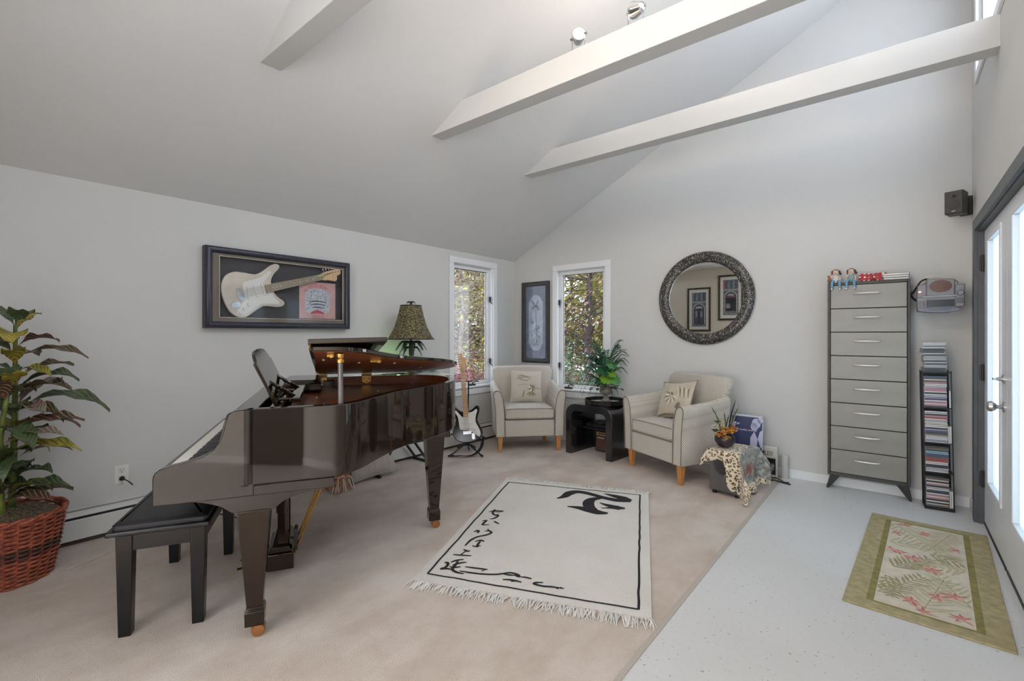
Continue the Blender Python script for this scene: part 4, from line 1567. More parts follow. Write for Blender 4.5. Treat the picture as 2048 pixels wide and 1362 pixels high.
def bird(m, z):
    m.stroke([(-0.10, 0.10), (-0.06, 0.115), (0.0, 0.095), (0.05, 0.09)], [0.004, 0.012, 0.014, 0.003], z, 0)
    m.stroke([(-0.09, 0.085), (-0.05, 0.06), (0.0, 0.055), (0.04, 0.08)], [0.004, 0.006, 0.006, 0.004], z, 1)
    m.stroke([(-0.12, 0.07), (-0.08, 0.085), (-0.03, 0.10)], [0.003, 0.008, 0.004], z, 0)
    for a in range(9):
        t = R(a * 40)
        m.stroke([(0.055, -0.03), (0.055 + 0.025 * math.cos(t), -0.03 + 0.025 * math.sin(t)), (0.055 + 0.05 * math.cos(t), -0.03 + 0.048 * math.sin(t))], [0.004, 0.016, 0.003], z, a % 2 if a not in (4, 6) else 2)
    for a in (215, 250, 290, 320):
        t = R(a)
        m.stroke([(0.05, -0.07), (0.05 + 0.03 * math.cos(t), -0.07 + 0.03 * math.sin(t)), (0.05 + 0.07 * math.cos(t), -0.07 + 0.06 * math.sin(t))], [0.003, 0.024, 0.003], z, 0)
    m.stroke([(0.09, -0.035), (0.12, -0.03), (0.155, -0.04)], [0.003, 0.006, 0.003], z, 1)
    m.stroke([(-0.05, -0.13), (-0.04, -0.09), (-0.035, -0.05)], [0.012, 0.016, 0.003], z, 0)
    m.stroke([(-0.10, 0.0), (-0.05, 0.01), (0.0, 0.012)], [0.003, 0.004, 0.003], z, 0)


def bloom(m, z):
    for a in range(10):
        t = R(150 + a * 21)
        m.stroke([(0.0, 0.02), (0.04 * math.cos(t), 0.02 + 0.04 * math.sin(t)), (0.085 * math.cos(t) - 0.01, 0.02 + 0.085 * math.sin(t))], [0.004, 0.016, 0.004], z, 2 if a % 2 else 0)
    for i in range(6):
        m.stroke([(0.03 + 0.026 * i, 0.12 - 0.006 * i), (0.06 + 0.02 * i, 0.07), (0.08 + 0.018 * i, 0.0)], [0.003, 0.010, 0.003], z, 1 if i % 2 else 2)
    m.stroke([(-0.17, -0.17), (-0.05, -0.155), (0.08, -0.16)], [0.016, 0.02, 0.012], z, 1)
    m.stroke([(0.07, -0.10), (0.085, -0.07), (0.10, -0.05)], [0.03, 0.035, 0.02], z, 1)
    m.stroke([(-0.01, 0.05), (0.01, 0.02), (-0.02, 0.005)], [0.012, 0.016, 0.006], z, 1)


rz1 = R(46.8)
rgt = (math.cos(rz1), math.sin(rz1), 0)
back = (-math.sin(rz1), math.cos(rz1), 0)
upv = tuple(0.975 * a + 0.22 * b for a, b in zip((0, 0, 1), back))
upv = (back[0] * 0.24, back[1] * 0.24, 0.97)
cushion('cream throw pillow with a stitched bird on the corner armchair', frame_mat(on_chair((-3.01, 3.975), rz1, 0.015, 0.35, 0.665), (rgt[0], rgt[1], -0.03), upv), 0.37, 0.37, 0.13, LINEN, bird)
rz2 = R(-26.5)
rgt = Vector((math.cos(rz2), math.sin(rz2), 0))
back = Vector((-math.sin(rz2), math.cos(rz2), 0))
u2 = (back * 0.42 + Vector((0, 0, 0.90))).normalized()
r2 = (rgt * 0.97 + u2 * 0.14).normalized()
cushion('shiny taupe throw pillow with a button centre on the armchair under the mirror', frame_mat(on_chair((-1.688, 3.995), rz2, -0.02, 0.315, 0.650), r2, u2), 0.40, 0.37, 0.13, SATIN, bloom)

# floor pillow leaning under the piano and the small box with a tassel
FLP = weave_mat('floor_pillow_weave', (206, 200, 188), (168, 160, 150), 240, 0.9, 0.5, 'voro')
M = frame_mat((-3.565, 2.39, 0.20), (0.05, 1.0, 0.03), (-0.42, 0.0, 0.9))
o_ = Vector(M.translation)
fp = empty('floor_pillow', o_, 0, 'cream woven cushion leaning on the carpet under the piano tail', 'pillow')
M = Matrix.Translation(-o_) @ M
m = MB(M)
pillow_mesh(m, 0.44, 0.40, 0.13, 0.06)
cv = weld(m.build('cover', FLP, fp))
m = MB(M)
zf = pillow_z(0.44, 0.40, 0.13)
for x in (-0.16, -0.07, -0.02, 0.07, 0.12):
    for i in range(14):
        y = -0.18 + i * 0.026
        m.stroke([(x - 0.012, y), (x + 0.012, y + 0.016)], 0.004, zf, i % 2)
m.build('embroidery', [TAUPE, OLIVE], cv, smooth=False)
bxo = empty('wooden_box', (-3.60, 2.06, 0), R(4), 'small copper brown box on the carpet under the piano beside the cream cushion', 'box')
m = MB()
m.box((-0.08, -0.09, 0), (0.08, 0.105, 0.115))
m.build('body', wood_mat('copper_box', (166, 96, 60), (190, 116, 76), 0.4, (2, 10, 10), 3), bxo, bevel=0.004)
m = MB()
m.box((-0.083, -0.093, 0.115), (0.083, 0.108, 0.14))
m.build('lid', wood_mat('copper_lid', (160, 90, 56), (182, 110, 70), 0.4, (2, 10, 10), 3), bxo, bevel=0.004)
ts = empty('tassel', (-3.44, 2.03, 0), 0, 'bundle of pale and rust tassels on the carpet before the brown box', 'tassel')
m = MB()
random.seed(5)
for i in range(70):
    a = random.uniform(-0.4 * PI, 1.1 * PI)
    L = random.uniform(0.05, 0.105)
    h = random.uniform(0.0, 0.07)
    x0, y0, z0 = 0.0, random.uniform(-0.03, 0.03), 0.065 + random.uniform(-0.02, 0.03)
    dx, dy = math.cos(a - PI / 4), math.sin(a - PI / 4)
    m.tube(smooth_pts([(x0, y0, z0), (x0 + dx * L * 0.5, y0 + dy * L * 0.6, z0 + 0.03 * random.random()), (x0 + dx * L * 0.85, y0 + dy * L, max(0.006, z0 - 0.06 - h * 0.3))], 3), [0.004] * 6 + [0.0025], 4, random.choice([0, 0, 1, 2]))
tag(m.build('strands', [mat('tassel_cream', (226, 212, 196), 0.8), mat('tassel_rust', (176, 108, 74), 0.8), mat('tassel_pink', (214, 176, 158), 0.8)], ts), kind='stuff')

# ---------------------------------------------------------------- waterfall side table, tray, urn plant
tb = empty('side_table', (-2.64, 4.204, 0), R(-4.7), 'black lacquered waterfall side table between the two armchairs', 'table')
W_, H_, T_, D_ = 0.565, 0.525, 0.072, 0.44
TABL = mat('black_laminate', (30, 29, 32), 0.12, spec=0.8, ior=1.6)


def arch(w0, w1, h, r_):
    p = [(w0, 0), (w0, h - r_)] + [(w0 + r_ - r_ * math.cos(R(a)), h - r_ + r_ * math.sin(R(a))) for a in range(0, 91, 10)][1:]
    p += [(w1 - r_ + r_ * math.sin(R(a)), h - r_ + r_ * math.cos(R(a))) for a in range(0, 91, 10)][0:] + [(w1, 0)]
    return p


oa, ia = arch(-0.075, W_ - 0.075, H_, 0.115), arch(-0.075 + T_, W_ - 0.075 - T_, H_ - T_, 0.055)
na = len(oa)
m = MB()
vs = [(x, y, z) for y in (0, D_) for x, z in oa] + [(x, y, z) for y in (0, D_) for x, z in ia]
fs = []
for i in range(na - 1):
    fs += [(i, i + 1, na + i + 1, na + i), (2 * na + i, 3 * na + i, 3 * na + i + 1, 2 * na + i + 1), (i, 2 * na + i, 2 * na + i + 1, i + 1), (na + i, na + i + 1, 3 * na + i + 1, 3 * na + i)]
fs += [(0, na, 3 * na, 2 * na), (na - 1, 3 * na - 1, 4 * na - 1, 2 * na - 1)]
m.add(vs, fs)
m.build('shell', TABL, tb, bevel=0.003, angle=50)
tr = empty('tray', (-2.36, 4.41, H_), 0, 'round black rimmed tray on the side table under the urn', 'tray')
m = MB()
m.lathe([(0.19, 0.0), (0.205, 0.004), (0.212, 0.05), (0.208, 0.053), (0.203, 0.05), (0.198, 0.012), (0.0005, 0.012)], 40)
m.build('rim', mat('tray_black', (28, 28, 30), 0.2), tr)
m = MB()
m.lathe([(0.197, 0.0122), (0.197, 0.016), (0.0005, 0.016)], 40)
m.build('tray_liner', mat('tray_straw', (186, 176, 148), 0.5), tr)
pl = empty('potted_fern', (-2.345, 4.40, H_ + 0.0165), 0, 'artificial fern and ivy arrangement in a fluted urn on the round tray', 'plant')
m = MB()
STONE = mat('urn_stone', (128, 122, 112), 0.75, var=0.2, vscale=25, bump=0.3, bscale=60)
m.box((-0.048, -0.048, 0), (0.048, 0.048, 0.016))
m.lathe([(0.045, 0.016), (0.046, 0.026), (0.03, 0.040), (0.022, 0.056), (0.020, 0.075), (0.026, 0.082)], 24)
m.lathe([(0.026, 0.082), (0.05, 0.092), (0.060, 0.11), (0.062, 0.13), (0.056, 0.146), (0.052, 0.152)], 48, flute=12, famp=0.05)
m.lathe([(0.052, 0.152), (0.066, 0.162), (0.067, 0.168), (0.05, 0.168)], 24)
m.build('urn', STONE, pl, angle=50)
random.seed(21)


def pinnate(mb, base, az, L, rise, droop, nl, ll, m_=0, wl=0.3, side_tilt=0.0):
    """a fern frond: rachis with paired leaflets"""
    ca, sa = math.cos(az), math.sin(az)
    pts = smooth_pts([(0, 0), (L * 0.35, rise * 0.6), (L * 0.7, rise * 0.9), (L, rise - droop)], 5)
    pts3 = [(base[0] + p[0] * ca, base[1] + p[0] * sa, base[2] + p[1]) for p in pts]
    mb.tube(pts3, [0.003 * (1 - 0.7 * i / len(pts3)) for i in range(len(pts3))], 4, m_)
    n_ = len(pts3)
    for j in range(nl):
        t = 0.14 + 0.86 * j / (nl - 1)
        f_ = t * (n_ - 1)
        i = min(int(f_), n_ - 2)
        a, b = Vector(pts3[i]), Vector(pts3[i + 1])
        p = a.lerp(b, f_ - i)
        d = (b - a).normalized()
        sd = d.cross(Vector((0, 0, 1)))
        sd = sd.normalized() if sd.length > 1e-3 else Vector((-sa, ca, 0))
        up_ = sd.cross(d)
        l_ = ll * (math.sin(PI * (0.18 + 0.80 * t)) ** 0.7)
        for s_ in (-1, 1):
            q = (sd * s_ * 0.8 + d * 0.62 - up_ * (0.22 + side_tilt)).normalized()
            wv = d * (l_ * wl * 0.5)
            tip = p + q * l_
            md_ = p + q * l_ * 0.5
            mb.add([tuple(p), tuple(md_ + wv), tuple(tip), tuple(md_ - wv)], [(0, 1, 2, 3)], m_)


FERN = [mat('fern_deep', (28, 74, 58), 0.45), mat('fern_green', (46, 100, 62), 0.45), mat('leaf_lime', (112, 158, 42), 0.4), mat('leaf_mid', (78, 138, 72), 0.4), mat('ivy_dark', (52, 66, 50), 0.5, var=0.2, vscale=40)]
m = MB()
b0 = (0, 0, 0.17)
for i in range(26):
    az = random.uniform(0, 2 * PI)
    rise = random.uniform(0.10, 0.42)
    L = random.uniform(0.14, 0.24)
    b = (random.uniform(-0.02, 0.02), random.uniform(-0.02, 0.02), 0.17 + random.uniform(0, 0.18))
    pinnate(m, b, az, L, rise, random.uniform(0.03, 0.14), 15, 0.055, i % 2)
pinnate(m, (0, 0, 0.40), R(25), 0.22, 0.165, 0.015, 15, 0.045, 0)
pinnate(m, (0, 0, 0.32), R(20), 0.24, 0.24, 0.07, 17, 0.075, 1)
pinnate(m, (0, 0, 0.30), R(50), 0.24, 0.16, 0.08, 17, 0.07, 1)
pinnate(m, (0, 0, 0.32), R(215), 0.22, 0.18, 0.12, 17, 0.07, 0)
pinnate(m, (0, 0, 0.24), R(230), 0.30, 0.14, 0.22, 17, 0.07, 0)
pinnate(m, (0, 0, 0.22), R(245), 0.30, 0.06, 0.20, 17, 0.06, 0)
pinnate(m, (0, 0, 0.28), R(222), 0.26, 0.22, 0.10, 17, 0.075, 0)
pinnate(m, (0, 0, 0.20), R(215), 0.27, 0.10, 0.20, 17, 0.07, 0)
pinnate(m, (0, 0, 0.24), R(200), 0.24, 0.16, 0.16, 17, 0.07, 0)
pinnate(m, (0, 0, 0.34), R(228), 0.16, 0.16, 0.06, 15, 0.06, 0)
pinnate(m, (0, 0, 0.26), R(35), 0.23, 0.12, 0.08, 17, 0.07, 1)
pinnate(m, (0, 0, 0.30), R(-60), 0.18, 0.20, 0.10, 15, 0.06, 1)
m.build('fern_frond', FERN, pl, recalc=False, smooth=False)
m = MB()


def fan_leaf(mb, c, az, el, r_, m_):
    d = Vector((math.cos(az) * math.cos(el), math.sin(az) * math.cos(el), math.sin(el)))
    s_ = d.cross(Vector((0, 0, 1))).normalized()
    nn = s_.cross(d)
    ps = []
    for k_ in range(-8, 9):
        t = k_ * R(20)
        rr_ = r_ * (0.78 + 0.22 * (k_ % 2))
        ps.append(tuple(Vector(c) + d * (math.cos(t) * rr_) + s_ * (math.sin(t) * rr_) - nn * (0.18 * r_ * math.sin(t) ** 2)))
    mb.add([tuple(Vector(c) - d * r_ * 0.1)] + ps, [(0, i + 1, i + 2) for i in range(len(ps) - 1)], m_)


for (x, y, z), az, el, r_, mm in (((0.05, -0.08, 0.26), -60, -50, 0.075, 2), ((0.12, -0.02, 0.25), -30, -55, 0.075, 3), ((0.02, -0.08, 0.34), -50, -35, 0.085, 1), ((0.09, -0.03, 0.40), -20, -45, 0.075, 3), ((0.10, -0.06, 0.31), -40, -40, 0.06, 2), ((-0.03, -0.09, 0.24), -110, -45, 0.07, 1), ((0.03, -0.04, 0.44), -80, -10, 0.06, 3)):
    fan_leaf(m, (x, y, z), R(az), R(el), r_, mm)
m.build('fan_leaf', FERN, pl, recalc=False, smooth=False)
m = MB()
for i in range(70):
    a = random.uniform(0, 2 * PI)
    r_ = random.uniform(0.05, 0.17)
    z = 0.19 - (r_ - 0.05) * random.uniform(0.3, 1.1) + random.uniform(0, 0.08)
    if z < 0.06 and r_ < 0.10:
        continue
    c = Vector((r_ * math.cos(a), r_ * math.sin(a), max(z, 0.065)))
    d = Vector((math.cos(a + random.uniform(-1, 1)), math.sin(a + random.uniform(-1, 1)), random.uniform(-0.9, 0.2))).normalized()
    s_ = d.cross(Vector((0, 0, 1))).normalized()
    q = 0.026
    m.add([tuple(c - d * q * 0.5), tuple(c - d * q * 0.3 + s_ * q), tuple(c + d * q * 0.3 + s_ * q * 0.5), tuple(c + d * q * 1.3), tuple(c + d * q * 0.3 - s_ * q * 0.5), tuple(c - d * q * 0.3 - s_ * q)], [(0, 1, 2, 3, 4, 5)], 4 if i % 3 else 1)
for a, r_, zz in ((200, 0.185, 0.06), (225, 0.17, 0.09), (20, 0.13, 0.08), (-10, 0.16, 0.12), (250, 0.15, 0.07), (170, 0.17, 0.10)):
    c0 = (0, 0, 0.17)
    c1 = (r_ * math.cos(R(a)), r_ * math.sin(R(a)), zz)
    m.tube(smooth_pts([c0, (c1[0] * 0.6, c1[1] * 0.6, 0.19), c1], 4), 0.0018, 4, 4)
m.build('ivy', FERN, pl, recalc=False, smooth=False)
m = MB()
for i in range(3):
    m.tube([(0.004 * i, 0.003 * i, 0.10), (0.006 - 0.006 * i, 0.004 * i, 0.42 - 0.05 * i)], 0.004, 5)
m.build('stem', mat('stem_dark', (44, 58, 40), 0.6), pl)

# practice amplifier with a record player over it, under the table
am = empty('guitar_amplifier', (-2.50, 4.46, 0), R(-3), 'small brown guitar amplifier on the carpet under the side table', 'amplifier')
m = MB()
m.box((0, 0, 0.008), (0.225, 0.17, 0.222))
m.build('cabinet', PLASTIC, am, bevel=0.006)
m = MB()
m.box((0.012, -0.004, 0.018), (0.213, 0.0, 0.168))
m.build('grille', mat('brown_grille', (92, 66, 54), 0.85, bump=0.5, bscale=500), am, bevel=0.002)
m = MB()
m.box((0.012, -0.005, 0.176), (0.213, 0.0, 0.212))
m.build('control_panel', mat('copper_panel', (172, 138, 104), 0.35, 0.6), am, bevel=0.001)
m = MB()
for i in range(5):
    m.lathe([(0.008, 0), (0.007, -0.012)], 12, (0.06 + i * 0.032, -0.005, 0.196), 'y')
m.build('knob', BLACK, am)
text_mesh('YAMAHA', 0.021, mat('logo_white', (226, 220, 210), 0.4), 'badge', am, Matrix.Translation((0.068, -0.0052, 0.150)) @ Matrix.Rotation(R(90), 4, 'X'))
tt = empty('record_player', (-2.645, 4.40, 0.0), R(-4), 'flat black record player on its low shelf above the brown amplifier', 'record player')
m = MB()
m.box((0.0, 0.02, 0.240), (0.38, 0.25, 0.258))
for x, y in ((0.02, 0.225), (0.36, 0.225)):
    m.box((x - 0.012, y - 0.012, 0.0), (x + 0.012, y + 0.012, 0.240))
m.build('shelf', PLASTIC, tt, bevel=0.003)
m = MB()
m.box((0.04, 0.04, 0.258), (0.37, 0.245, 0.300))
m.build('plinth', PLASTIC, tt, bevel=0.004)
m = MB()
m.cyl((0.17, 0.145, 0.300), 0.092, 0.012, seg=32)
m.build('platter', BLACK, tt)
m = MB()
m.cyl((0.33, 0.21, 0.300), 0.014, 0.03)
m.tube([(0.33, 0.21, 0.327), (0.30, 0.10, 0.325), (0.25, 0.08, 0.318)], 0.004, 6)
m.build('tonearm', CHROME, tt)

# ---------------------------------------------------------------- subwoofer under the throw
SX, SY, SRZ = -1.15, 3.872, R(-9)
SW, SD, SH = 0.235, 0.34, 0.335
sw = empty('subwoofer', (SX, SY, 0), SRZ, 'dark grey subwoofer box under the leopard throw beside the armchair', 'speaker')
m = MB()
m.box((0, 0, 0.028), (SW, SD, SH))
m.build('cabinet', mat('grey_laminate', (92, 90, 90), 0.4), sw, bevel=0.004)
m = MB()
m.lathe([(0.085, 0.0), (0.085, -0.003), (0.078, -0.004), (0.07, 0.006), (0.02, 0.008)], 32, (SW / 2, 0.0, 0.235), 'y')
m.build('port', mat('grey_port', (78, 76, 76), 0.35), sw)
m = MB()
m.cyl((0.125, -0.003, 0.155), 0.005, 0.004, 'y', 10)
m.build('power_light', mat('white_led', (240, 240, 240), 0.3, emit=(255, 255, 255), es=1.2), sw)
for x, y in ((0.03, 0.03), (SW - 0.03, 0.03), (0.03, SD - 0.03), (SW - 0.03, SD - 0.03)):
    m = MB()
    m.lathe([(0.016, 0.0), (0.018, 0.028)], 12, (x, y, 0))
    m.build('foot', BLACK, sw)


def throw_mat():
    k = NT('leopard_patchwork')
    k.b.inputs['Roughness'].default_value = 0.85
    k.b.inputs['Sheen Weight'].default_value = 0.3
    uv = k.n('ShaderNodeUVMap')
    uv.uv_map = 'UVMap'
    co = uv.outputs[0]
    v = k.n('ShaderNodeTexVoronoi')
    v.inputs['Scale'].default_value = 46
    v.inputs['Randomness'].default_value = 0.75
    dn = k.noise(40, 2, 0.5, co)
    mxv = k.n('ShaderNodeMix', data_type='VECTOR')
    mxv.inputs[0].default_value = 0.022
    k.l(co, mxv.inputs[4])
    k.l(dn.outputs['Color'], mxv.inputs[5])
    k.l(mxv.outputs[1], v.inputs['Vector'])
    nz = k.noise(90, 3, 0.6, co)
    ad = k.n('ShaderNodeMath', operation='MULTIPLY_ADD')
    k.l(nz.outputs['Fac'], ad.inputs[0])
    ad.inputs[1].default_value = 0.34
    k.l(v.outputs['Distance'], ad.inputs[2])
    leo = k.ramp(ad.outputs[0], [(0.0, (196, 160, 118)), (0.36, (190, 154, 112)), (0.39, (46, 36, 30)), (0.53, (52, 42, 34)), (0.57, (222, 206, 180)), (1.0, (230, 218, 196))])
    n2 = k.noise(30, 5, 0.7, co)
    grey = k.ramp(n2.outputs['Fac'], [(0.35, (100, 98, 94)), (0.5, (140, 138, 132)), (0.68, (206, 204, 198))])
    red = k.ramp(n2.outputs['Fac'], [(0.35, (112, 70, 58)), (0.6, (160, 108, 92)), (0.75, (200, 170, 154))])
    vc = k.n('ShaderNodeAttribute')
    vc.attribute_name = 'patch'
    sep = k.n('ShaderNodeSeparateColor')
    k.l(vc.outputs['Color'], sep.inputs[0])
    m1 = k.n('ShaderNodeMix', data_type='RGBA')
    k.l(sep.outputs[0], m1.inputs[0])
    k.l(leo.outputs[0], m1.inputs[6])
    k.l(grey.outputs[0], m1.inputs[7])
    m2 = k.n('ShaderNodeMix', data_type='RGBA')
    k.l(sep.outputs[1], m2.inputs[0])
    k.l(m1.outputs[2], m2.inputs[6])
    k.l(red.outputs[0], m2.inputs[7])
    k.base(m2.outputs[2])
    k.bump(n2.outputs['Fac'], 0.4, 0.008)
    return k.m


# sheet laid over the box: what hangs past an edge folds down
NX, NY = 74, 60
cx_, cy_ = SW / 2, SD / 2
vs, uvs, pat, fs, keep = [], [], [], [], {}


def throw_edge(a, b):
    # a: across (left to right), b: front to back, metres from the box centre
    left = -(SW / 2 + 0.095 + 0.015 * math.sin(b * 20))
    right = SW / 2 + 0.30 + 0.03 * math.sin(b * 14 + 1)
    front = -(SD / 2 + 0.085 + 0.01 * math.sin(a * 40))
    if a > 0.0:
        front -= 0.26 * min(1, max(0, (a - 0.0) / 0.12)) ** 1.3
    back_ = SD / 2 + 0.10
    return left, right, front, back_


idx = 0
for j in range(NY + 1):
    for i in range(NX + 1):
        s0, t0 = i / NX, j / NY
        a = -0.21 + 0.63 * s0
        for _ in range(3):
            f_, k_ = throw_edge(a, 0)[2:]
            b = f_ + (k_ - f_) * t0
            l_, r_ = throw_edge(a, b)[:2]
            r_ *= 1.0 if b > -0.26 else 1.0 - 0.42 * min(1, (-0.26 - b) / 0.14)
            a = l_ + (r_ - l_) * s0
        ok = True
        ex = max(abs(a) - SW / 2, 0)
        ey = max(abs(b) - SD / 2, 0)
        px_ = max(-SW / 2, min(SW / 2, a))
        py_ = max(-SD / 2, min(SD / 2, b))
        hyp = math.hypot(ex, ey)
        drop = hyp
        if ex > 0 and ey > 0:
            drop = max(ex, ey) + 0.35 * min(ex, ey)
        sgx, sgy = (1 if a > 0 else -1), (1 if b > 0 else -1)
        fl_ = 0.006 + 0.10 * drop * (0.35 + 0.3 * math.sin(18 * (a - b) + 1.2)) if drop > 0 else 0
        fold = 0.014 * math.sin(34 * (b if ex > ey else a) + 0.6) * min(1, drop * 6)
        ox = oy = 0
        if drop > 0:
            ox = sgx * ((fl_ + fold * (ex >= ey)) if ex > 0 else 0) + (sgx * min(ex, ey) * 0.55 if ex > 0 and ey > 0 else 0)
            oy = sgy * ((fl_ + fold * (ey > ex)) if ey > 0 else 0) + (sgy * min(ex, ey) * 0.55 if ex > 0 and ey > 0 else 0)
        z = SH + 0.006 + 0.006 * noise.noise(Vector((a * 16, b * 16, 3))) - max(0, drop - 0.006)
        if z < 0.008:
            # pool on the floor
            ex_ = 0.008 - z
            z = 0.008 + 0.012 * abs(math.sin(ex_ * 60 + a * 30))
            if ey > ex:
                oy += sgy * ex_ * 0.6
            else:
                ox += sgx * ex_ * 0.6
        vs.append((cx_ + px_ + ox, cy_ + py_ + oy, z))
        uvs.append((a * 1.0, b * 1.0))
        s1 = a * 0.9 + b * 0.15
        g = 1.0 if s1 > 0.075 + 0.01 * math.sin(b * 30) else 0.0
        if b < -0.30:
            g = 0.0
        rd = 1.0 if (0.19 < s1 < 0.26 and -0.17 < b < 0.0) or (0.20 < s1 < 0.30 and 0.02 < b < 0.08) else 0.0
        if a > 0.36:
            g = 0.0
        pat.append((g, rd, 0, 1))
        keep[idx] = ok
        idx += 1
w = NX + 1
for j in range(NY):
    for i in range(NX):
        q = (j * w + i, j * w + i + 1, (j + 1) * w + i + 1, (j + 1) * w + i)
        if all(keep[t] for t in q):
            fs.append(q)
me = bpy.data.meshes.new('throw_blanket')
me.from_pydata(vs, [], fs)
ul = me.uv_layers.new(name='UVMap')
for lp_ in me.loops:
    ul.data[lp_.index].uv = uvs[lp_.vertex_index]
ca_ = me.color_attributes.new('patch', 'FLOAT_COLOR', 'POINT')
for i, p in enumerate(pat):
    ca_.data[i].color = p
bm = bmesh.new()
bm.from_mesh(me)
bmesh.ops.delete(bm, geom=[v for v in bm.verts if not v.link_faces], context='VERTS')
bm.to_mesh(me)
bm.free()
me.materials.append(throw_mat())
me.shade_smooth()
tw = bpy.data.objects.new('throw_blanket', me)
COL.objects.link(tw)
tw.location = (SX, SY, 0)
tw.rotation_euler = (0, 0, SRZ)
md = tw.modifiers.new('s', 'SOLIDIFY')
md.thickness = 0.004
md.offset = 1
tag(tw, 'leopard print and grey patchwork throw draped over the subwoofer', 'blanket')

# flower bowl on the throw
fv = empty('flower_arrangement', (SX + 0.085, SY + 0.115, SH + 0.0155), 0, 'dark bowl of orange and yellow artificial flowers on the throw', 'flowers')
m = MB()
m.lathe([(0.028, 0), (0.05, 0.012), (0.066, 0.04), (0.066, 0.065), (0.052, 0.09), (0.046, 0.096), (0.042, 0.09)], 24, flute=6, famp=0.03)
m.build('bowl', mat('dark_ceramic', (48, 38, 46), 0.3, var=0.5, vscale=22), fv)
fv.scale = (1.15, 1.15, 1.15)
FLM = [mat('petal_orange', (236, 170, 84), 0.5, var=0.08, vscale=30), mat('petal_gold', (206, 166, 84), 0.5), mat('petal_cream', (226, 216, 180), 0.5), mat('petal_lilac', (196, 188, 206), 0.5), mat('moss', (104, 100, 62), 0.8), mat('blade_green', (84, 96, 52), 0.5), mat('blade_dark', (46, 38, 46), 0.5)]
random.seed(8)


def flower(mb, c, r_, m_, n_=7):
    c = Vector(c)
    for ringk, (rr_, up_) in enumerate(((1.0, 0.15), (0.62, 0.5))):
        for k_ in range(n_):
            t = 2 * PI * (k_ + 0.5 * ringk) / n_
            d = Vector((math.cos(t), math.sin(t), up_)).normalized()
            s_ = Vector((-math.sin(t), math.cos(t), 0))
            a, b, e = c, c + d * r_ * rr_ * 0.6, c + d * r_ * rr_ + Vector((0, 0, 0.2 * r_))
            mb.add([tuple(a), tuple(b + s_ * r_ * 0.36 * rr_), tuple(e), tuple(b - s_ * r_ * 0.36 * rr_)], [(0, 1, 2, 3)], m_)


for x, y, z, r_, mm in ((0.015, -0.055, 0.105, 0.045, 0), (0.055, -0.03, 0.115, 0.042, 0), (-0.02, -0.065, 0.085, 0.036, 0), (0.03, -0.07, 0.075, 0.036, 1), (0.05, 0.01, 0.13, 0.038, 0), (-0.065, -0.02, 0.135, 0.026, 2), (-0.02, 0.0, 0.155, 0.032, 2), (0.055, 0.02, 0.16, 0.042, 3), (-0.05, 0.02, 0.16, 0.032, 4), (-0.05, -0.04, 0.11, 0.032, 4), (0.0, -0.02, 0.125, 0.040, 1)):
    m = MB()
    flower(m, (x, y, z), r_, 0, 8)
    m.sphere((x, y, z), r_ * 0.3, 8)
    m.build('blossom', FLM[mm], fv, recalc=False)
for i, (x, y, h, dx, dy, mm) in enumerate(((-0.02, 0.0, 0.28, -0.075, 0.0, 5), (0.01, 0.0, 0.24, -0.02, 0.02, 5), (0.02, 0.01, 0.33, 0.045, 0.02, 6), (0.03, 0.0, 0.28, 0.05, 0.03, 5), (0.0, 0.02, 0.22, 0.015, 0.03, 5))):
    m = MB()
    p = smooth_pts([(x, y, 0.08), (x + dx * 0.35, y + dy * 0.4, 0.08 + (h - 0.08) * 0.55), (x + dx, y + dy, h)], 4)
    m.tube(p, [0.004] + [0.011] * (len(p) - 3) + [0.006, 0.001], 6, flat=0.3)
    m.build('blade', FLM[mm], fv)
m = MB()
m.tube(smooth_pts([(-0.01, 0.0, 0.1), (-0.04, 0.02, 0.26), (-0.085, 0.04, 0.40)], 4), 0.0025, 6)
m.sphere((-0.087, 0.041, 0.405), 0.006, 8)
m.tube(smooth_pts([(0.03, 0.02, 0.1), (0.06, 0.03, 0.22), (0.068, 0.035, 0.30), (0.05, 0.035, 0.29)], 4), 0.0025, 6)
m.build('twig', mat('pale_twig', (188, 176, 150), 0.7), fv)

# blue picture sleeve standing behind the throw, white picture books and a cable by the wall
bs = empty('blue_record_sleeve', (-1.00, 4.50, 0.0), R(-2), 'blue square record sleeve with a pale lilac figure standing behind the throw', 'record sleeve')
bs.rotation_euler = (R(-6), 0, R(-2))
m = MB()
m.box((-0.155, 0, 0.24), (0.10, 0.008, 0.538))
sl_ = m.build('cover', [mat('sleeve_navy', (62, 70, 112), 0.35), mat('sleeve_lilac', (196, 196, 226), 0.4)], bs)
m = MB()
for (x, z, r_) in ((0.045, 0.47, 0.036), (0.075, 0.50, 0.022), (0.03, 0.44, 0.03)):
    m.prism([(x + r_ * math.cos(t), z + r_ * 1.2 * math.sin(t)) for t in [i * PI / 6 for i in range(12)]], -0.0012, -0.0002, 'y')
m.prism([(0.0, 0.24), (0.05, 0.24), (0.06, 0.33), (0.03, 0.40), (0.0, 0.34)], -0.0010, -0.0002, 'y')
m.prism([(0.085, 0.26), (0.098, 0.28), (0.097, 0.42), (0.075, 0.40), (0.06, 0.34)], -0.0010, -0.0002, 'y')
m.build('picture', MATS['sleeve_lilac'], bs)
m = MB()
m.box((-0.155, -0.0014, 0.522), (0.10, -0.0001, 0.538)).box((0.094, -0.0014, 0.24), (0.10, -0.0001, 0.538))
m.build('edge_band', mat('sleeve_edge', (214, 214, 224), 0.5), bs)
text_mesh('the beatles, love me', 0.021, mat('print_white', (236, 236, 240), 0.5), 'print', bs, Matrix.Translation((-0.035, -0.0006, 0.405)) @ Matrix.Rotation(R(90), 4, 'X'))
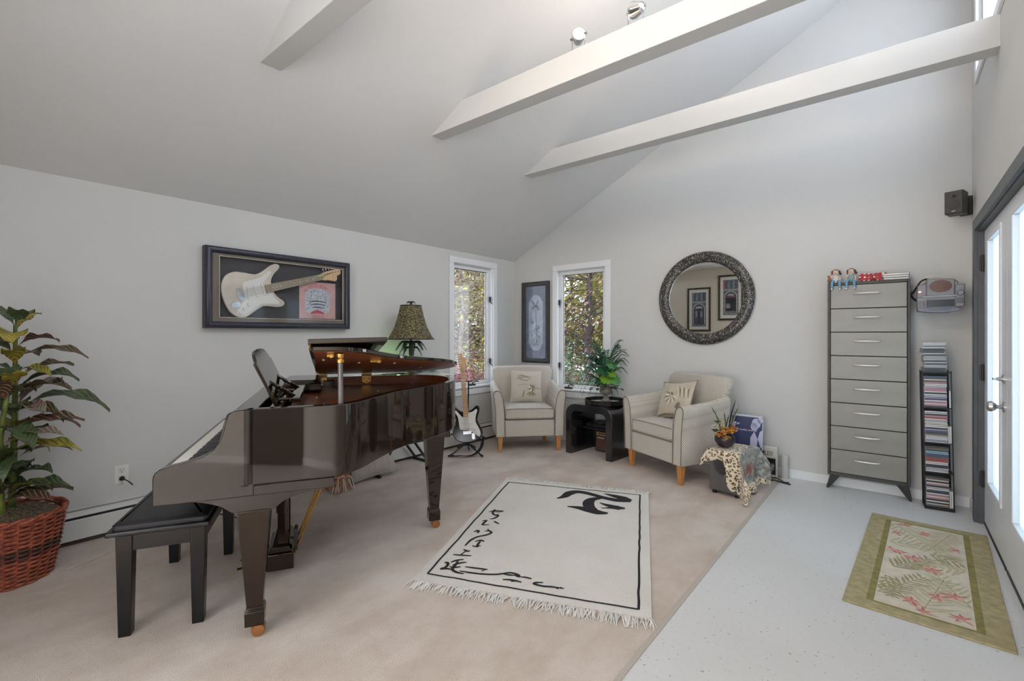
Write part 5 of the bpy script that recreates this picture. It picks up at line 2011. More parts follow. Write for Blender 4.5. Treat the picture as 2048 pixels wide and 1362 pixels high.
# plinth of stacked records that carries the sleeve
cr_ = empty('record_crate', (-1.09, 4.46, 0), R(-2), 'low black crate against the wall behind the throw', 'crate')
m = MB()
m.box((-0.08, 0, 0), (0.19, 0.20, 0.232))
m.build('body', PLASTIC, cr_, bevel=0.004)
wb = empty('white_book', (-0.86, 4.585, 0), R(-4), 'tall white music book with black lettering standing on the floor by the wall', 'book')
m = MB()
m.box((-0.085, 0.0, 0.0), (0.062, 0.028, 0.272))
m.build('cover', mat('book_white', (214, 212, 202), 0.5), wb, bevel=0.002)
text_mesh('BEATLES!', 0.052, mat('print_grey', (70, 70, 68), 0.6), 'lettering', wb, Matrix.Translation((-0.045, -0.0004, 0.212)) @ Matrix.Rotation(R(90), 4, 'X') @ Matrix.Diagonal((0.72, 1, 1, 1)))
pf = empty('picture_book', (-0.865, 4.552, 0), R(-4), 'black book with a grey group photograph leaning on the white book', 'book')
m = MB()
m.box((-0.088, 0.0, 0.0), (0.058, 0.022, 0.042))
m.build('spine', mat('book_cream', (196, 190, 176), 0.6), pf)
m = MB()
m.box((-0.088, 0.002, 0.042), (0.058, 0.022, 0.178))
m.build('cover', mat('book_black', (28, 28, 30), 0.4), pf, bevel=0.0015)
m = MB()
for i, (x, z) in enumerate(((-0.05, 0.10), (-0.018, 0.115), (0.012, 0.10), (0.036, 0.118), (-0.03, 0.075), (0.02, 0.07))):
    m.prism([(x + 0.017 * math.cos(t), z + 0.020 * math.sin(t)) for t in [k_ * PI / 5 for k_ in range(10)]], 0.0006, 0.0018, 'y')
    m.prism([(x - 0.012, z - 0.035), (x + 0.014, z - 0.035), (x + 0.008, z - 0.015), (x - 0.008, z - 0.015)], 0.0008, 0.0018, 'y')
m.build('photograph', mat('photo_grey', (130, 128, 126), 0.5, var=0.4, vscale=60), pf)
text_mesh('I Want', 0.018, mat('print_pale', (170, 168, 162), 0.6), 'title', pf, Matrix.Translation((-0.035, 0.0014, 0.162)) @ Matrix.Rotation(R(90), 4, 'X'))
tubeo = empty('paper_roll', (-0.752, 4.655, 0), 0, 'white rolled tube standing behind the books against the wall', 'tube')
m = MB()
m.lathe([(0.001, 0), (0.030, 0), (0.030, 0.18), (0.028, 0.20), (0.001, 0.204)], 20)
m.build('roll', mat('roll_white', (200, 198, 194), 0.7), tubeo)
m = MB()
m.tube(smooth_pts([(-0.83, 4.50, 0.006), (-0.79, 4.47, 0.02), (-0.74, 4.49, 0.006), (-0.68, 4.47, 0.006)], 5), 0.006, 6)
m.tube(smooth_pts([(-0.83, 4.53, 0.02), (-0.78, 4.50, 0.03), (-0.73, 4.505, 0.007), (-0.70, 4.52, 0.007)], 5), 0.005, 6)
tag(m.build('cable', BLACK), 'black cable end on the floor in front of the white books', 'cable')

# ---------------------------------------------------------------- tall botanical print by the corner
ta = empty('framed_print', (-3.476, YB, 1.40), 0, 'tall narrow dark framed botanical print between the corner and the right window', 'picture')
T0 = Matrix.Translation((3.476, -YB, -1.40))
m = MB(T0)
mframe(m, -3.685, -3.267, 0.900, 1.905, [(0, 0.001), (0, 0.028), (0.008, 0.034), (0.030, 0.032), (0.040, 0.024), (0.052, 0.022), (0.056, 0.016), (0.056, 0.002)], 'y', YB, -1)
m.build('frame', mat('walnut_dark', (50, 46, 44), 0.35, var=0.2, vscale=20), ta, angle=50)
m = MB(T0)
yq = YB - 0.010
m.box((-3.635, yq, 0.95), (-3.315, YB - 0.004, 1.855))
cx0 = -3.475
pan = []
for i in range(13):
    t = PI * i / 12
    pan.append((cx0 + 0.088 * math.cos(t), 1.665 + 0.075 * math.sin(t)))
pan = [(cx0 + 0.108, 1.655)] + pan + [(cx0 - 0.108, 1.655), (cx0 - 0.108, 1.135)]
for i in range(13):
    t = PI + PI * i / 12
    pan.append((cx0 + 0.088 * math.cos(t), 1.125 + 0.075 * math.sin(t)))
pan += [(cx0 + 0.108, 1.135)]
m.prism(pan, yq - 0.0025, yq - 0.0002, 'y', 1)
m.prism([(cx0 + (x - cx0) * 0.93, 1.395 + (z - 1.395) * 0.975) for x, z in pan], yq - 0.0045, yq - 0.0015, 'y', 2)
yf = lambda x, z: yq - 0.0058
m.stroke([(cx0 + 0.005, 1.55), (cx0 + 0.010, 1.40), (cx0 + 0.018, 1.20), (cx0 + 0.018, 1.15)], [0.006, 0.007, 0.008, 0.010], yf, 3, 5, 'y')
for dx, dz, w_ in ((-0.05, 0.075, 0.04), (0.045, 0.085, 0.035), (-0.06, -0.035, 0.045), (0.055, -0.05, 0.045), (0.025, 0.0, 0.03)):
    m.stroke([(cx0, 1.60), (cx0 + dx * 0.6, 1.60 + dz * 0.5), (cx0 + dx * 1.1, 1.60 + dz)], [0.006, w_, 0.006], yf, 4, 5, 'y')
m.stroke([(cx0 - 0.02, 1.598), (cx0 + 0.02, 1.602), (cx0 + 0.07, 1.606)], [0.006, 0.014, 0.004], yf, 1, 5, 'y')
for i in range(7):
    t = R(i * 51)
    m.stroke([(cx0 - 0.045, 1.40), (cx0 - 0.045 + 0.03 * math.cos(t), 1.40 + 0.03 * math.sin(t))], [0.005, 0.003], yf, 3, 4, 'y')
random.seed(3)
for i in range(16):
    x, z = cx0 + random.uniform(-0.08, 0.06), random.uniform(1.09, 1.32)
    m.stroke([(x, z), (x + random.uniform(-0.02, 0.02), z + 0.025), (x + random.uniform(-0.03, 0.03), z + 0.05)], [0.004, 0.016, 0.004], yf, 4, 4, 'y')
m.build('artwork', [mat('art_slate', (104, 114, 134), 0.55, var=0.12, vscale=14), mat('art_line', (176, 186, 200), 0.5), mat('art_panel', (160, 172, 188), 0.5, var=0.14, vscale=9), mat('art_stem', (84, 86, 92), 0.6), mat('art_leaf', (112, 122, 138), 0.6, var=0.15, vscale=20)], ta, smooth=False)
MB(T0).box((-3.632, YB - 0.0215, 0.953), (-3.318, YB - 0.0205, 1.852)).build('pane', GLASS, ta)

# ---------------------------------------------------------------- round mirror
mr = empty('round_mirror', (-1.442, YB, 1.603), 0, 'round mirror in a wide black glittering mosaic frame on the back wall', 'mirror')


def glitter():
    k = NT('mosaic_glitter')
    k.b.inputs['Roughness'].default_value = 0.25
    v = k.n('ShaderNodeTexVoronoi')
    v.inputs['Scale'].default_value = 170
    k.l(k.coord(), v.inputs['Vector'])
    sp = k.n('ShaderNodeSeparateColor')
    k.l(v.outputs['Color'], sp.inputs[0])
    k.base(k.ramp(sp.outputs[0], [(0.0, (42, 40, 39)), (0.45, (66, 64, 61)), (0.78, (96, 93, 89)), (0.92, (176, 171, 165))], 'CONSTANT').outputs[0])
    k.bump(sp.outputs[1], 0.6, 0.003)
    return k.m


m = MB()
m.lathe([(0.447, 0.001), (0.449, 0.022), (0.440, 0.036), (0.400, 0.046), (0.362, 0.040), (0.347, 0.030), (0.345, 0.010), (0.345, 0.001)], 96, ax='y', cap=False)
m.v = [(x, -y, z) for x, y, z in m.v]
m.build('frame', glitter(), mr, angle=60)
m = MB()
m.lathe([(0.451, 0.002), (0.4535, 0.006), (0.4535, 0.018), (0.449, 0.022)], 96, ax='y', cap=False)
m.v = [(x, -y, z) for x, y, z in m.v]
m.build('frame_edge', mat('silver_edge', (176, 174, 168), 0.3, 0.6), mr)
m = MB()
m.prism([(0.350 * math.cos(2 * PI * i / 72), 0.350 * math.sin(2 * PI * i / 72)) for i in range(72)], -0.014, -0.012, 'y')
m.build('glass', mat('mirror_silver', (236, 238, 238), 0.0, 1.0), mr, smooth=False)

# ---------------------------------------------------------------- two prints on the partition, seen in the mirror
PY = -0.55
for k_, (x0, x1, z0, z1, lab) in enumerate(((-3.39, -2.925, 1.315, 2.215, 'framed street doorway print hanging lower on the partition seen in the mirror'), (-2.775, -2.31, 1.535, 2.435, 'framed archway print with a red sign hanging higher on the partition seen in the mirror'))):
    f = empty('framed_photograph', ((x0 + x1) / 2, PY, (z0 + z1) / 2), 0, lab, 'picture')
    T0 = Matrix.Translation((-(x0 + x1) / 2, -PY, -(z0 + z1) / 2))
    m = MB(T0)
    mframe(m, x0, x1, z0, z1, [(0, 0.001), (0, 0.024), (0.010, 0.030), (0.030, 0.026), (0.036, 0.018), (0.036, 0.002)], 'y', PY, 1)
    m.build('frame', mat('bronze_frame', (72, 64, 54), 0.35, 0.2, var=0.2, vscale=20), f, angle=50)
    m = MB(T0)
    m.box((x0 + 0.03, PY + 0.002, z0 + 0.03), (x1 - 0.03, PY + 0.010, z1 - 0.03))
    m.build('mat_board', mat('cream_mat', (226, 222, 208), 0.7), f)
    m = MB(T0)
    a, b, c, d = x0 + 0.092, x1 - 0.092, z0 + 0.10, z1 - 0.10
    cxx, h = (a + b) / 2, d - c
    y = PY + 0.0105
    m.box((a, PY + 0.0102, c), (b, y + 0.0004, d))

    def slab(p, lvl, mi):
        m.prism(p, y + 0.0004 + lvl * 0.0006, y + 0.0008 + lvl * 0.0006, 'y', mi)
    for i in range(6):
        xx = a + 0.01 + i * (b - a - 0.02) / 6
        slab([(xx, c + h * 0.76), (xx + 0.02, c + h * 0.76), (xx + 0.02, d - 0.01), (xx, d - 0.01)], 0, 1 + i % 2)
    slab([(a, c + h * 0.70), (b, c + h * 0.70), (b, c + h * 0.735), (a, c + h * 0.735)], 1, 3)
    rw = (b - a) * 0.36
    ar = [(cxx + rw, c + 0.05)] + [(cxx + rw * math.cos(t), c + h * 0.50 + rw * 1.05 * math.sin(t)) for t in [PI * i / 14 for i in range(15)]] + [(cxx - rw, c + 0.05)]
    slab([(cxx + (x - cxx) * 1.2, (z if z < c + 0.06 else c + 0.05 + (z - c - 0.05) * 1.06)) for x, z in ar], 1, 3)
    slab(ar, 2, 4)
    if k_ == 0:
        for sx_ in (-1, 1):
            slab([(cxx + sx_ * 0.012, c + 0.06), (cxx + sx_ * rw * 0.85, c + 0.06), (cxx + sx_ * rw * 0.85, c + h * 0.5), (cxx + sx_ * 0.012, c + h * 0.5)], 3, 2)
            slab([(cxx + sx_ * 0.03, c + h * 0.28), (cxx + sx_ * rw * 0.7, c + h * 0.28), (cxx + sx_ * rw * 0.7, c + h * 0.45), (cxx + sx_ * 0.03, c + h * 0.45)], 4, 1)
        slab([(cxx - rw * 0.8, c + h * 0.525), (cxx + rw * 0.8, c + h * 0.525), (cxx + rw * 0.5, c + h * 0.60), (cxx - rw * 0.5, c + h * 0.60)], 3, 3)
    else:
        slab([(cxx - rw * 0.9, c + h * 0.50), (cxx + rw * 0.9, c + h * 0.50), (cxx + rw * 0.9, c + h * 0.525), (cxx - rw * 0.9, c + h * 0.525)], 3, 5)
        slab([(cxx - rw * 0.7, c + h * 0.545), (cxx + rw * 0.7, c + h * 0.545), (cxx + rw * 0.4, c + h * 0.61), (cxx - rw * 0.4, c + h * 0.61)], 3, 3)
        slab([(a, d - h * 0.25), (a + 0.03, d - h * 0.25), (a + 0.03, d - 0.01), (a, d - 0.01)], 2, 5)
        for i in range(4):
            slab([(cxx - rw * 0.85 + i * 0.02, c + h * 0.20), (cxx - rw * 0.85 + i * 0.02 + 0.016, c + h * 0.20), (cxx - rw * 0.85 + i * 0.02 + 0.012, c + h * 0.33), (cxx - rw * 0.85 + i * 0.02 + 0.003, c + h * 0.33)], 3, 3)
        for i in range(5):
            slab([(a + 0.02, c + 0.008 + i * 0.016), (b - 0.02, c + 0.008 + i * 0.016), (b - 0.03, c + 0.016 + i * 0.016), (a + 0.03, c + 0.016 + i * 0.016)], 3, 3 if i % 2 else 1)
    m.build('photograph', [mat('photo_slate', (104, 108, 118), 0.5, var=0.3, vscale=40), mat('photo_blue', (134, 140, 156), 0.5, var=0.2, vscale=50), mat('photo_dusk', (78, 82, 94), 0.5, var=0.2, vscale=50), mat('photo_stone', (172, 170, 168), 0.5, var=0.2, vscale=60), mat('photo_dark', (48, 48, 54), 0.5, var=0.3, vscale=40), mat('photo_red', (188, 92, 92), 0.5)], f, smooth=False)

# ---------------------------------------------------------------- slim chest of eight drawers
CX0, CX1, CY, CZ0, CZ1 = -0.435, 0.081, 4.590, 0.112, 1.668
ch = empty('chest_of_drawers', (CX0, CY, 0), 0, 'tall slim grey chest of eight drawers with a charcoal frame on splayed legs', 'cabinet')
T0 = Matrix.Translation((-CX0, -CY, 0))
CFR = mat('charcoal_frame', (66, 64, 62), 0.45, 0.2, var=0.08, vscale=20)


def drawer_mat():
    k = NT('brushed_grey')
    k.b.inputs['Roughness'].default_value = 0.42
    k.b.inputs['Metallic'].default_value = 0.35
    mp = k.n('ShaderNodeMapping')
    mp.inputs['Scale'].default_value = (1.6, 3, 5)
    k.l(k.coord(), mp.inputs['Vector'])
    n1 = k.noise(3, 5, 0.6, mp.outputs[0])
    k.base(k.ramp(n1.outputs['Fac'], [(0.25, (131, 129, 123)), (0.75, (139, 137, 131))]).outputs[0])
    k.bump(n1.outputs['Fac'], 0.08, 0.003)
    return k.m


DRW = drawer_mat()
m = MB(T0)
t_ = 0.018
m.box((CX0, CY, CZ0), (CX0 + t_, 4.700, CZ1)).box((CX1 - t_, CY, CZ0), (CX1, 4.700, CZ1)).box((CX0 + t_, CY, CZ1 - 0.022), (CX1 - t_, 4.700, CZ1)).box((CX0 + t_, CY, CZ0), (CX1 - t_, 4.700, CZ0 + 0.024)).box((CX0 + t_, 4.685, CZ0), (CX1 - t_, 4.700, CZ1))
m.build('carcass', CFR, ch, bevel=0.002)
zs = [CZ0 + 0.024 + i * (CZ1 - 0.022 - CZ0 - 0.024) / 8 for i in range(9)]
d0 = None
for i in range(8):
    if d0 is None:
        m = MB()
        g = 0.003
        m.box((CX0 + t_ + g - CX0, 0.002, 0.003), (CX1 - t_ - g - CX0, 0.08, zs[1] - zs[0] - 0.003))
        d0 = m.build('drawer', DRW, ch, bevel=0.0015)
        m = MB()
        hx = (CX1 - CX0) / 2 - 0.002
        hz = (zs[1] - zs[0]) * 0.62
        hp = smooth_pts([(hx - 0.082, 0.003, hz), (hx - 0.07, -0.010, hz), (hx - 0.035, -0.021, hz), (hx + 0.035, -0.021, hz), (hx + 0.07, -0.010, hz), (hx + 0.082, 0.003, hz)], 4)
        m.tube(hp, [0.0065] + [0.0074] * (len(hp) - 2) + [0.0065], 8)
        h0 = m.build('handle', mat('satin_handle', (226, 221, 212), 0.35, 0.5), d0)
        d0.location = (0, 0, zs[0])
        dd = d0
    else:
        dd = d0.copy()
        COL.objects.link(dd)
        dd.parent = ch
        dd.location = (0, 0, zs[i])
        hh = h0.copy()
        COL.objects.link(hh)
        hh.parent = dd
for sx_, x in ((-1, CX0 + 0.05), (1, CX1 - 0.05)):
    for y in (CY + 0.02, 4.680):
        m = MB(T0)
        xt = x
        m.hexa([(xt + sx_ * 0.052 - 0.008, y - 0.010, 0), (xt + sx_ * 0.052 + 0.008, y - 0.010, 0), (xt + sx_ * 0.052 + 0.008, y + 0.010, 0), (xt + sx_ * 0.052 - 0.008, y + 0.010, 0), (xt - 0.035, y - 0.016, CZ0 + 0.001), (xt + 0.035, y - 0.016, CZ0 + 0.001), (xt + 0.035, y + 0.016, CZ0 + 0.001), (xt - 0.035, y + 0.016, CZ0 + 0.001)])
        m.build('leg', mat('leg_black', (44, 43, 42), 0.4), ch, bevel=0.002)
MB(T0).box((CX0 + 0.10, CY + 0.012, CZ0 - 0.004), (CX1 - 0.07, CY + 0.030, CZ0 + 0.002)).build('rail', CFR, ch)

# ---------------------------------------------------------------- sitting girl figurines
SKIN = mat('doll_skin', (226, 190, 172), 0.5)
HAIR = mat('doll_hair', (62, 44, 40), 0.6)
JEAN = mat('doll_jeans', (112, 158, 186), 0.7)


def figurine(x, lab, shirt, pose):
    f = empty('figurine', (x, CY + 0.022, CZ1), R(-4 if pose else 5), lab, 'figurine')
    m = MB()
    # continuous torso, neck and head
    m.lathe([(0.020, 0.0), (0.024, 0.008), (0.020, 0.026), (0.019, 0.038), (0.021, 0.048), (0.013, 0.056), (0.007, 0.060), (0.0075, 0.066), (0.016, 0.070), (0.0205, 0.080), (0.021, 0.090), (0.017, 0.100), (0.008, 0.105)], 18)
    m.v = [(x_, y_ * 0.8, z_) for x_, y_, z_ in m.v]
    m.sphere((0, -0.0165, 0.083), 0.003, 8)
    for s_ in (-1, 1):
        if s_ == -1:
            m.tube(smooth_pts([(-0.019, 0, 0.050), (-0.031, -0.006, 0.042), (-0.034, -0.010, 0.060), (-0.033, -0.012, 0.072)], 3), [0.006] * 6 + [0.005] * 3 + [0.006], 8)
            m.tube([(-0.034, -0.012, 0.070), (-0.038, -0.012, 0.084)], 0.0024, 6)
            m.tube([(-0.032, -0.012, 0.070), (-0.029, -0.012, 0.084)], 0.0024, 6)
        else:
            m.tube(smooth_pts([(0.019, 0, 0.050), (0.029, -0.006, 0.034), (0.026, -0.022, 0.014), (0.018, -0.030, 0.008)], 3), [0.006] * 9 + [0.005], 8)
    m.build('body', SKIN, f)
    m = MB()
    m.lathe([(0.0245, 0.001), (0.0265, 0.010), (0.0225, 0.028), (0.0215, 0.040), (0.0225, 0.048), (0.014, 0.057)], 18)
    m.v = [(x_, y_ * 0.82, z_) for x_, y_, z_ in m.v]
    m.build('shirt', shirt, f)
    m = MB()
    m.sphere((0, 0.004, 0.092), 0.0235, 14, sc=(1.0, 0.85, 0.78))
    for s_ in (-1, 1):
        m.tube(smooth_pts([(s_ * 0.018, 0.0, 0.095), (s_ * 0.026, -0.002, 0.080), (s_ * 0.033, -0.002, 0.068), (s_ * 0.036, -0.002, 0.064)], 3), [0.010] * 3 + [0.0085] * 4 + [0.005] * 3, 8)
    m.v = [(x_, y_ + 0.003, z_ + 0.001) for x_, y_, z_ in m.v]
    m.build('hair', HAIR, f)
    m = MB()
    for s_ in (-1, 1):
        m.sphere((s_ * 0.0075, -0.0155, 0.086), 0.0022, 6)
    m.tube([(-0.005, -0.0168, 0.0765), (0.0, -0.0172, 0.0755), (0.005, -0.0168, 0.0765)], 0.001, 5)
    m.build('face', mat('doll_eye', (60, 40, 44), 0.4), f)
    for s_ in (-1, 1):
        m = MB()
        m.tube(smooth_pts([(s_ * 0.012, 0.0, 0.010), (s_ * 0.018, -0.026, 0.011), (s_ * 0.024, -0.040, 0.003), (s_ * 0.025, -0.042, -0.020), (s_ * 0.026, -0.042, -0.048)], 3), [0.011] * 5 + [0.010] * 4 + [0.0095] * 3 + [0.010], 10)
        lg = m.build('trouser_leg', JEAN, f)
        m = MB()
        m.sphere((s_ * 0.027, -0.050, -0.054), 0.010, 10, sc=(0.9, 1.6, 0.75))
        m.build('shoe', mat('doll_shoe', (232, 230, 228), 0.5), lg)
    if not pose:
        m = MB()
        m.sphere((-0.042, -0.004, 0.022), 0.0165, 12, sc=(0.9, 0.8, 1.25))
        m.sphere((-0.043, -0.006, 0.050), 0.0125, 12)
        m.sphere((-0.052, -0.004, 0.060), 0.0045, 8)
        m.sphere((-0.034, -0.004, 0.060), 0.0045, 8)
        m.sphere((-0.048, -0.018, 0.010), 0.008, 8)
        m.build('teddy_bear', mat('bear_brown', (148, 108, 76), 0.9), f)
    return f


figurine(-0.382, 'small girl figurine in a pale shirt with a brown teddy bear on the chest edge', mat('shirt_pale', (206, 200, 196), 0.6, var=0.15, vscale=120), 0)
figurine(-0.280, 'small girl figurine in a teal shirt without a bear, sitting on the chest edge', mat('shirt_teal', (128, 152, 152), 0.6, var=0.2, vscale=120), 1)


def dots():
    k = NT('red_polka')
    k.b.inputs['Roughness'].default_value = 0.5
    v = k.n('ShaderNodeTexVoronoi')
    v.inputs['Scale'].default_value = 36
    v.inputs['Randomness'].default_value = 0.25
    k.l(k.coord(), v.inputs['Vector'])
    k.base(k.ramp(v.outputs['Distance'], [(0.0, (236, 228, 224)), (0.30, (168, 36, 40))], 'CONSTANT').outputs[0])
    return k.m


rb = empty('polka_dot_case', (-0.172, 4.635, CZ1), R(4), 'red polka dot padded case on top of the grey chest', 'case')
RED = dots()
for lo, hi in ((-0.062, 0.028), (0.030, 0.125)):
    m = MB()
    q = rrect(lo, 0.0, hi, 0.062, 0.022, 5)
    m.prism(q, -0.03, 0.03, 'y')
    m.build('pouch', RED, rb, bevel=0.008, seg=3)
random.seed(2)
for i, (nm, c, w, lab) in enumerate((('book', (206, 204, 200), 0.150, 'bottom pale paperback in the stack on the chest'), ('book', (222, 220, 216), 0.154, 'middle white paperback in the stack on the chest'), ('book', (150, 140, 132), 0.160, 'top taupe covered book in the stack on the chest'))):
    b = empty('book', (-0.003, 4.632, CZ1 + 0.0005 + i * 0.0165), R(3 - i * 2), lab, 'book', 'books on the chest')
    m = MB()
    m.box((-w / 2, -0.036, 0.0022), (w / 2 - 0.004, 0.038, 0.0138))
    m.build('pages', mat('paper', (232, 230, 226), 0.8), b)
    m = MB()
    m.box((-w / 2 - 0.002, -0.038, 0.0), (w / 2, 0.040, 0.0022)).box((-w / 2 - 0.002, -0.038, 0.0138), (w / 2, 0.040, 0.016)).box((-w / 2 - 0.004, -0.038, 0.0), (-w / 2 - 0.0005, 0.040, 0.016))
    m.build('cover', mat('book_cover', (52, 48, 48), 0.5) if i < 2 else mat('book_taupe', (150, 140, 132), 0.5), b)

# ---------------------------------------------------------------- wall stereo with its cables
sr_ = empty('wall_stereo', (0.24, YB, 1.41), 0, 'grey wall mounted stereo with an oval disc window beside the chest', 'stereo')
T0 = Matrix.Translation((-0.24, -YB, -1.41))
SG = mat('stereo_grey', (126, 124, 127), 0.4, 0.15)
SG2 = mat('stereo_blue_grey', (112, 113, 124), 0.4, 0.15)
yf0 = 4.475
m = MB(T0)
m.prism([(0.115, 1.425), (0.125, 1.417), (0.20, 1.408), (0.28, 1.408), (0.33, 1.418), (0.335, 1.45), (0.335, 1.52), (0.115, 1.52)], yf0 + 0.01, YB - 0.05, 'y')
m.prism([(0.165, 1.50), (0.315, 1.50), (0.315, 1.640), (0.165, 1.648)], yf0 + 0.012, YB - 0.05, 'y')
m.prism([(0.113, 1.50), (0.168, 1.50), (0.168, 1.612), (0.117, 1.606)], yf0 + 0.02, YB - 0.05, 'y')
m.build('body', SG, sr_, bevel=0.006)
m = MB(T0)
m.prism([(0.315, 1.440), (0.362, 1.446), (0.366, 1.602), (0.315, 1.600)], yf0 + 0.004, YB - 0.06, 'y')
m.build('control_column', SG, sr_, bevel=0.006)
m = MB(T0)
m.prism([(0.115, 1.428), (0.125, 1.414), (0.20, 1.405), (0.28, 1.405), (0.338, 1.416), (0.338, 1.438), (0.115, 1.442)], yf0 - 0.002, yf0 + 0.03, 'y')
m.build('base_bezel', SG2, sr_, bevel=0.004)
m = MB(T0)
m.prism([(0.24 + 0.060 * math.cos(t), 1.592 + 0.043 * math.sin(t)) for t in [i * PI / 20 for i in range(40)]], yf0 + 0.006, yf0 + 0.012, 'y')
m.build('disc_window', mat('disc_window', (98, 62, 54), 0.12, spec=0.8, var=0.2, vscale=12), sr_)
m = MB(T0)
m.box((0.165, yf0 + 0.003, 1.447), (0.312, yf0 + 0.012, 1.497))
m.build('display', mat('lcd_black', (40, 42, 44), 0.15, spec=0.7), sr_)
m = MB(T0)
m.tube([(0.145, yf0 + 0.008, 1.517), (0.318, yf0 + 0.008, 1.522)], 0.007, 8)
m.build('lid_bar', mat('bar_silver', (168, 168, 170), 0.3, 0.4), sr_)
m = MB(T0)
m.lathe([(0.019, 0.0), (0.018, -0.010), (0.014, -0.014)], 20, (0.342, yf0 + 0.004, 1.540), 'y')
m.build('knob', mat('knob_grey', (124, 122, 124), 0.3, 0.4), sr_)
m = MB(T0)
for i in range(4):
    for x in (0.126, 0.147):
        m.box((x, yf0 + 0.004, 1.452 + i * 0.011), (x + 0.010, yf0 + 0.011, 1.456 + i * 0.011))
for i in range(3):
    for j in range(3):
        m.box((0.323 + j * 0.013, yf0 - 0.002, 1.470 + i * 0.013), (0.332 + j * 0.013, yf0 + 0.006, 1.477 + i * 0.013))
for i in range(7):
    m.box((0.175 + i * 0.018, yf0 - 0.005, 1.424), (0.187 + i * 0.018, yf0, 1.429))
m.build('button', mat('button_dark', (70, 70, 78), 0.4), sr_)
m = MB(T0)
m.box((0.123, yf0 + 0.010, 1.552), (0.137, yf0 + 0.021, 1.562))
m.build('power_light', mat('led_red', (255, 190, 170), 0.3, emit=(255, 170, 150), es=1.4), sr_)
m = MB(T0)
m.box((0.16, YB - 0.06, 1.44), (0.31, YB, 1.60))
m.build('bracket', STEEL, sr_)
m = MB()
m.tube(smooth_pts([(0.17, 4.56, 1.655), (0.14, 4.55, 1.64), (0.115, 4.56, 1.60), (0.098, 4.585, 1.565), (0.085, 4.60, 1.555), (0.092, 4.66, 1.53), (0.12, 4.70, 1.50)], 5), 0.006, 8)
m.tube([(0.095, 4.59, 1.563), (0.083, 4.60, 1.553)], 0.010, 8)
tag(m.build('power_cable', BLACK), 'black cable looping between the chest and the wall stereo', 'cable')
m = MB()
m.tube(smooth_pts([(0.30, 4.60, 1.655), (0.24, 4.57, 1.670), (0.18, 4.57, 1.668), (0.135, 4.58, 1.64), (0.112, 4.60, 1.60), (0.11, 4.63, 1.57), (0.14, 4.66, 1.55)], 5), 0.004, 8)
m.tube(smooth_pts([(0.34, 4.62, 1.62), (0.33, 4.60, 1.635), (0.29, 4.58, 1.655), (0.20, 4.58, 1.658), (0.15, 4.60, 1.62), (0.13, 4.64, 1.58)], 5), 0.004, 8)
tag(m.build('speaker_wire', mat('wire_white', (220, 216, 208), 0.5)), 'thin white wires bunched behind the wall stereo', 'wire')

# ---------------------------------------------------------------- small wall speaker
spk = empty('wall_speaker', (0.325, 4.545, 2.175), R(-17), 'small black loudspeaker on a wall bracket high by the door corner', 'speaker')
m = MB()
m.box((-0.050, -0.055, -0.080), (0.050, 0.060, 0.080))
m.build('cabinet', mat('speaker_black', (54, 52, 48), 0.45), spk, bevel=0.006)
m = MB()
m.box((-0.046, -0.060, -0.076), (0.046, -0.054, 0.076))
m.build('baffle', mat('speaker_grey', (72, 70, 66), 0.6, bump=0.4, bscale=400), spk, bevel=0.003)
m = MB()
m.lathe([(0.034, -0.0605), (0.034, -0.063), (0.028, -0.063), (0.010, -0.058), (0.001, -0.056)], 24, (0.0, 0, -0.020), 'y')
m.build('woofer', mat('cone_dark', (48, 46, 44), 0.5), spk)
m = MB()
m.lathe([(0.014, -0.0605), (0.014, -0.063), (0.006, -0.061), (0.001, -0.066)], 20, (0.0, 0, 0.042), 'y')
m.build('tweeter', MATS['cone_dark'], spk)
m = MB()
m.box((-0.010, -0.0625, -0.066), (0.010, -0.060, -0.060))
m.build('badge', mat('badge_pale', (190, 186, 176), 0.4), spk)
m = MB()
m.tube([(0.01, 0.06, 0.0), (0.03, 0.12, 0.0)], 0.012, 10)
m.box((-0.01, 0.125, -0.07), (0.055, 0.155, 0.065))
br = m.build('bracket', mat('bracket_dark', (46, 40, 38), 0.5), spk)

# ---------------------------------------------------------------- CD tower and every case in it
TX0, TX1, TY, TH_ = 0.150, 0.318, 4.492, 0.990
tl = R(-0.75)
ctw = empty('cd_tower', (0.157, TY, 0), 0, 'narrow black wire tower full of CD cases by the door corner', 'rack', rot=(0, R(-1.0), R(4)))
TWM = ctw.matrix_world
RK = mat('rack_black', (36, 36, 38), 0.4, 0.3)
Wd = 0.160
m = MB()
for x in (0.0, Wd - 0.006):
    for y in (0.0, 0.128):
        m.box((x, y, 0.0), (x + 0.006, y + 0.006, TH_))
m.build('post', RK, ctw, bevel=0.001)
bays = [(0.035, 0.262), (0.268, 0.472), (0.478, 0.722), (0.728, 0.972)]
for z in (0.016, 0.262, 0.472, 0.722, 0.974):
    m = MB()
    m.box((0.0, 0.0, z), (Wd, 0.134, z + 0.006))
    m.build('shelf', RK, ctw)
m = MB()
m.box((0.0, 0.0, 0.0), (Wd, 0.134, 0.016))
m.build('base', RK, ctw)
m = MB()
m.box((0.006, 0.128, 0.02), (Wd - 0.006, 0.131, TH_ - 0.01))
m.build('back_panel', RK, ctw)
CDC = [('white', (226, 224, 220)), ('pale grey', (190, 190, 192)), ('black', (34, 34, 38)), ('pink', (206, 140, 156)), ('cream', (216, 208, 190)), ('dark blue', (62, 70, 112)), ('lilac', (158, 150, 184)), ('red', (178, 66, 66)), ('brown', (116, 92, 78)), ('light blue', (144, 178, 204)), ('charcoal', (72, 72, 76))]
cdmats = [mat('cd_' + n_.replace(' ', '_'), c, 0.3, var=0.05, vscale=300) for n_, c in CDC]
CLEAR = mat('cd_clear', (150, 152, 154), 0.2, spec=0.6)
cdmesh = []
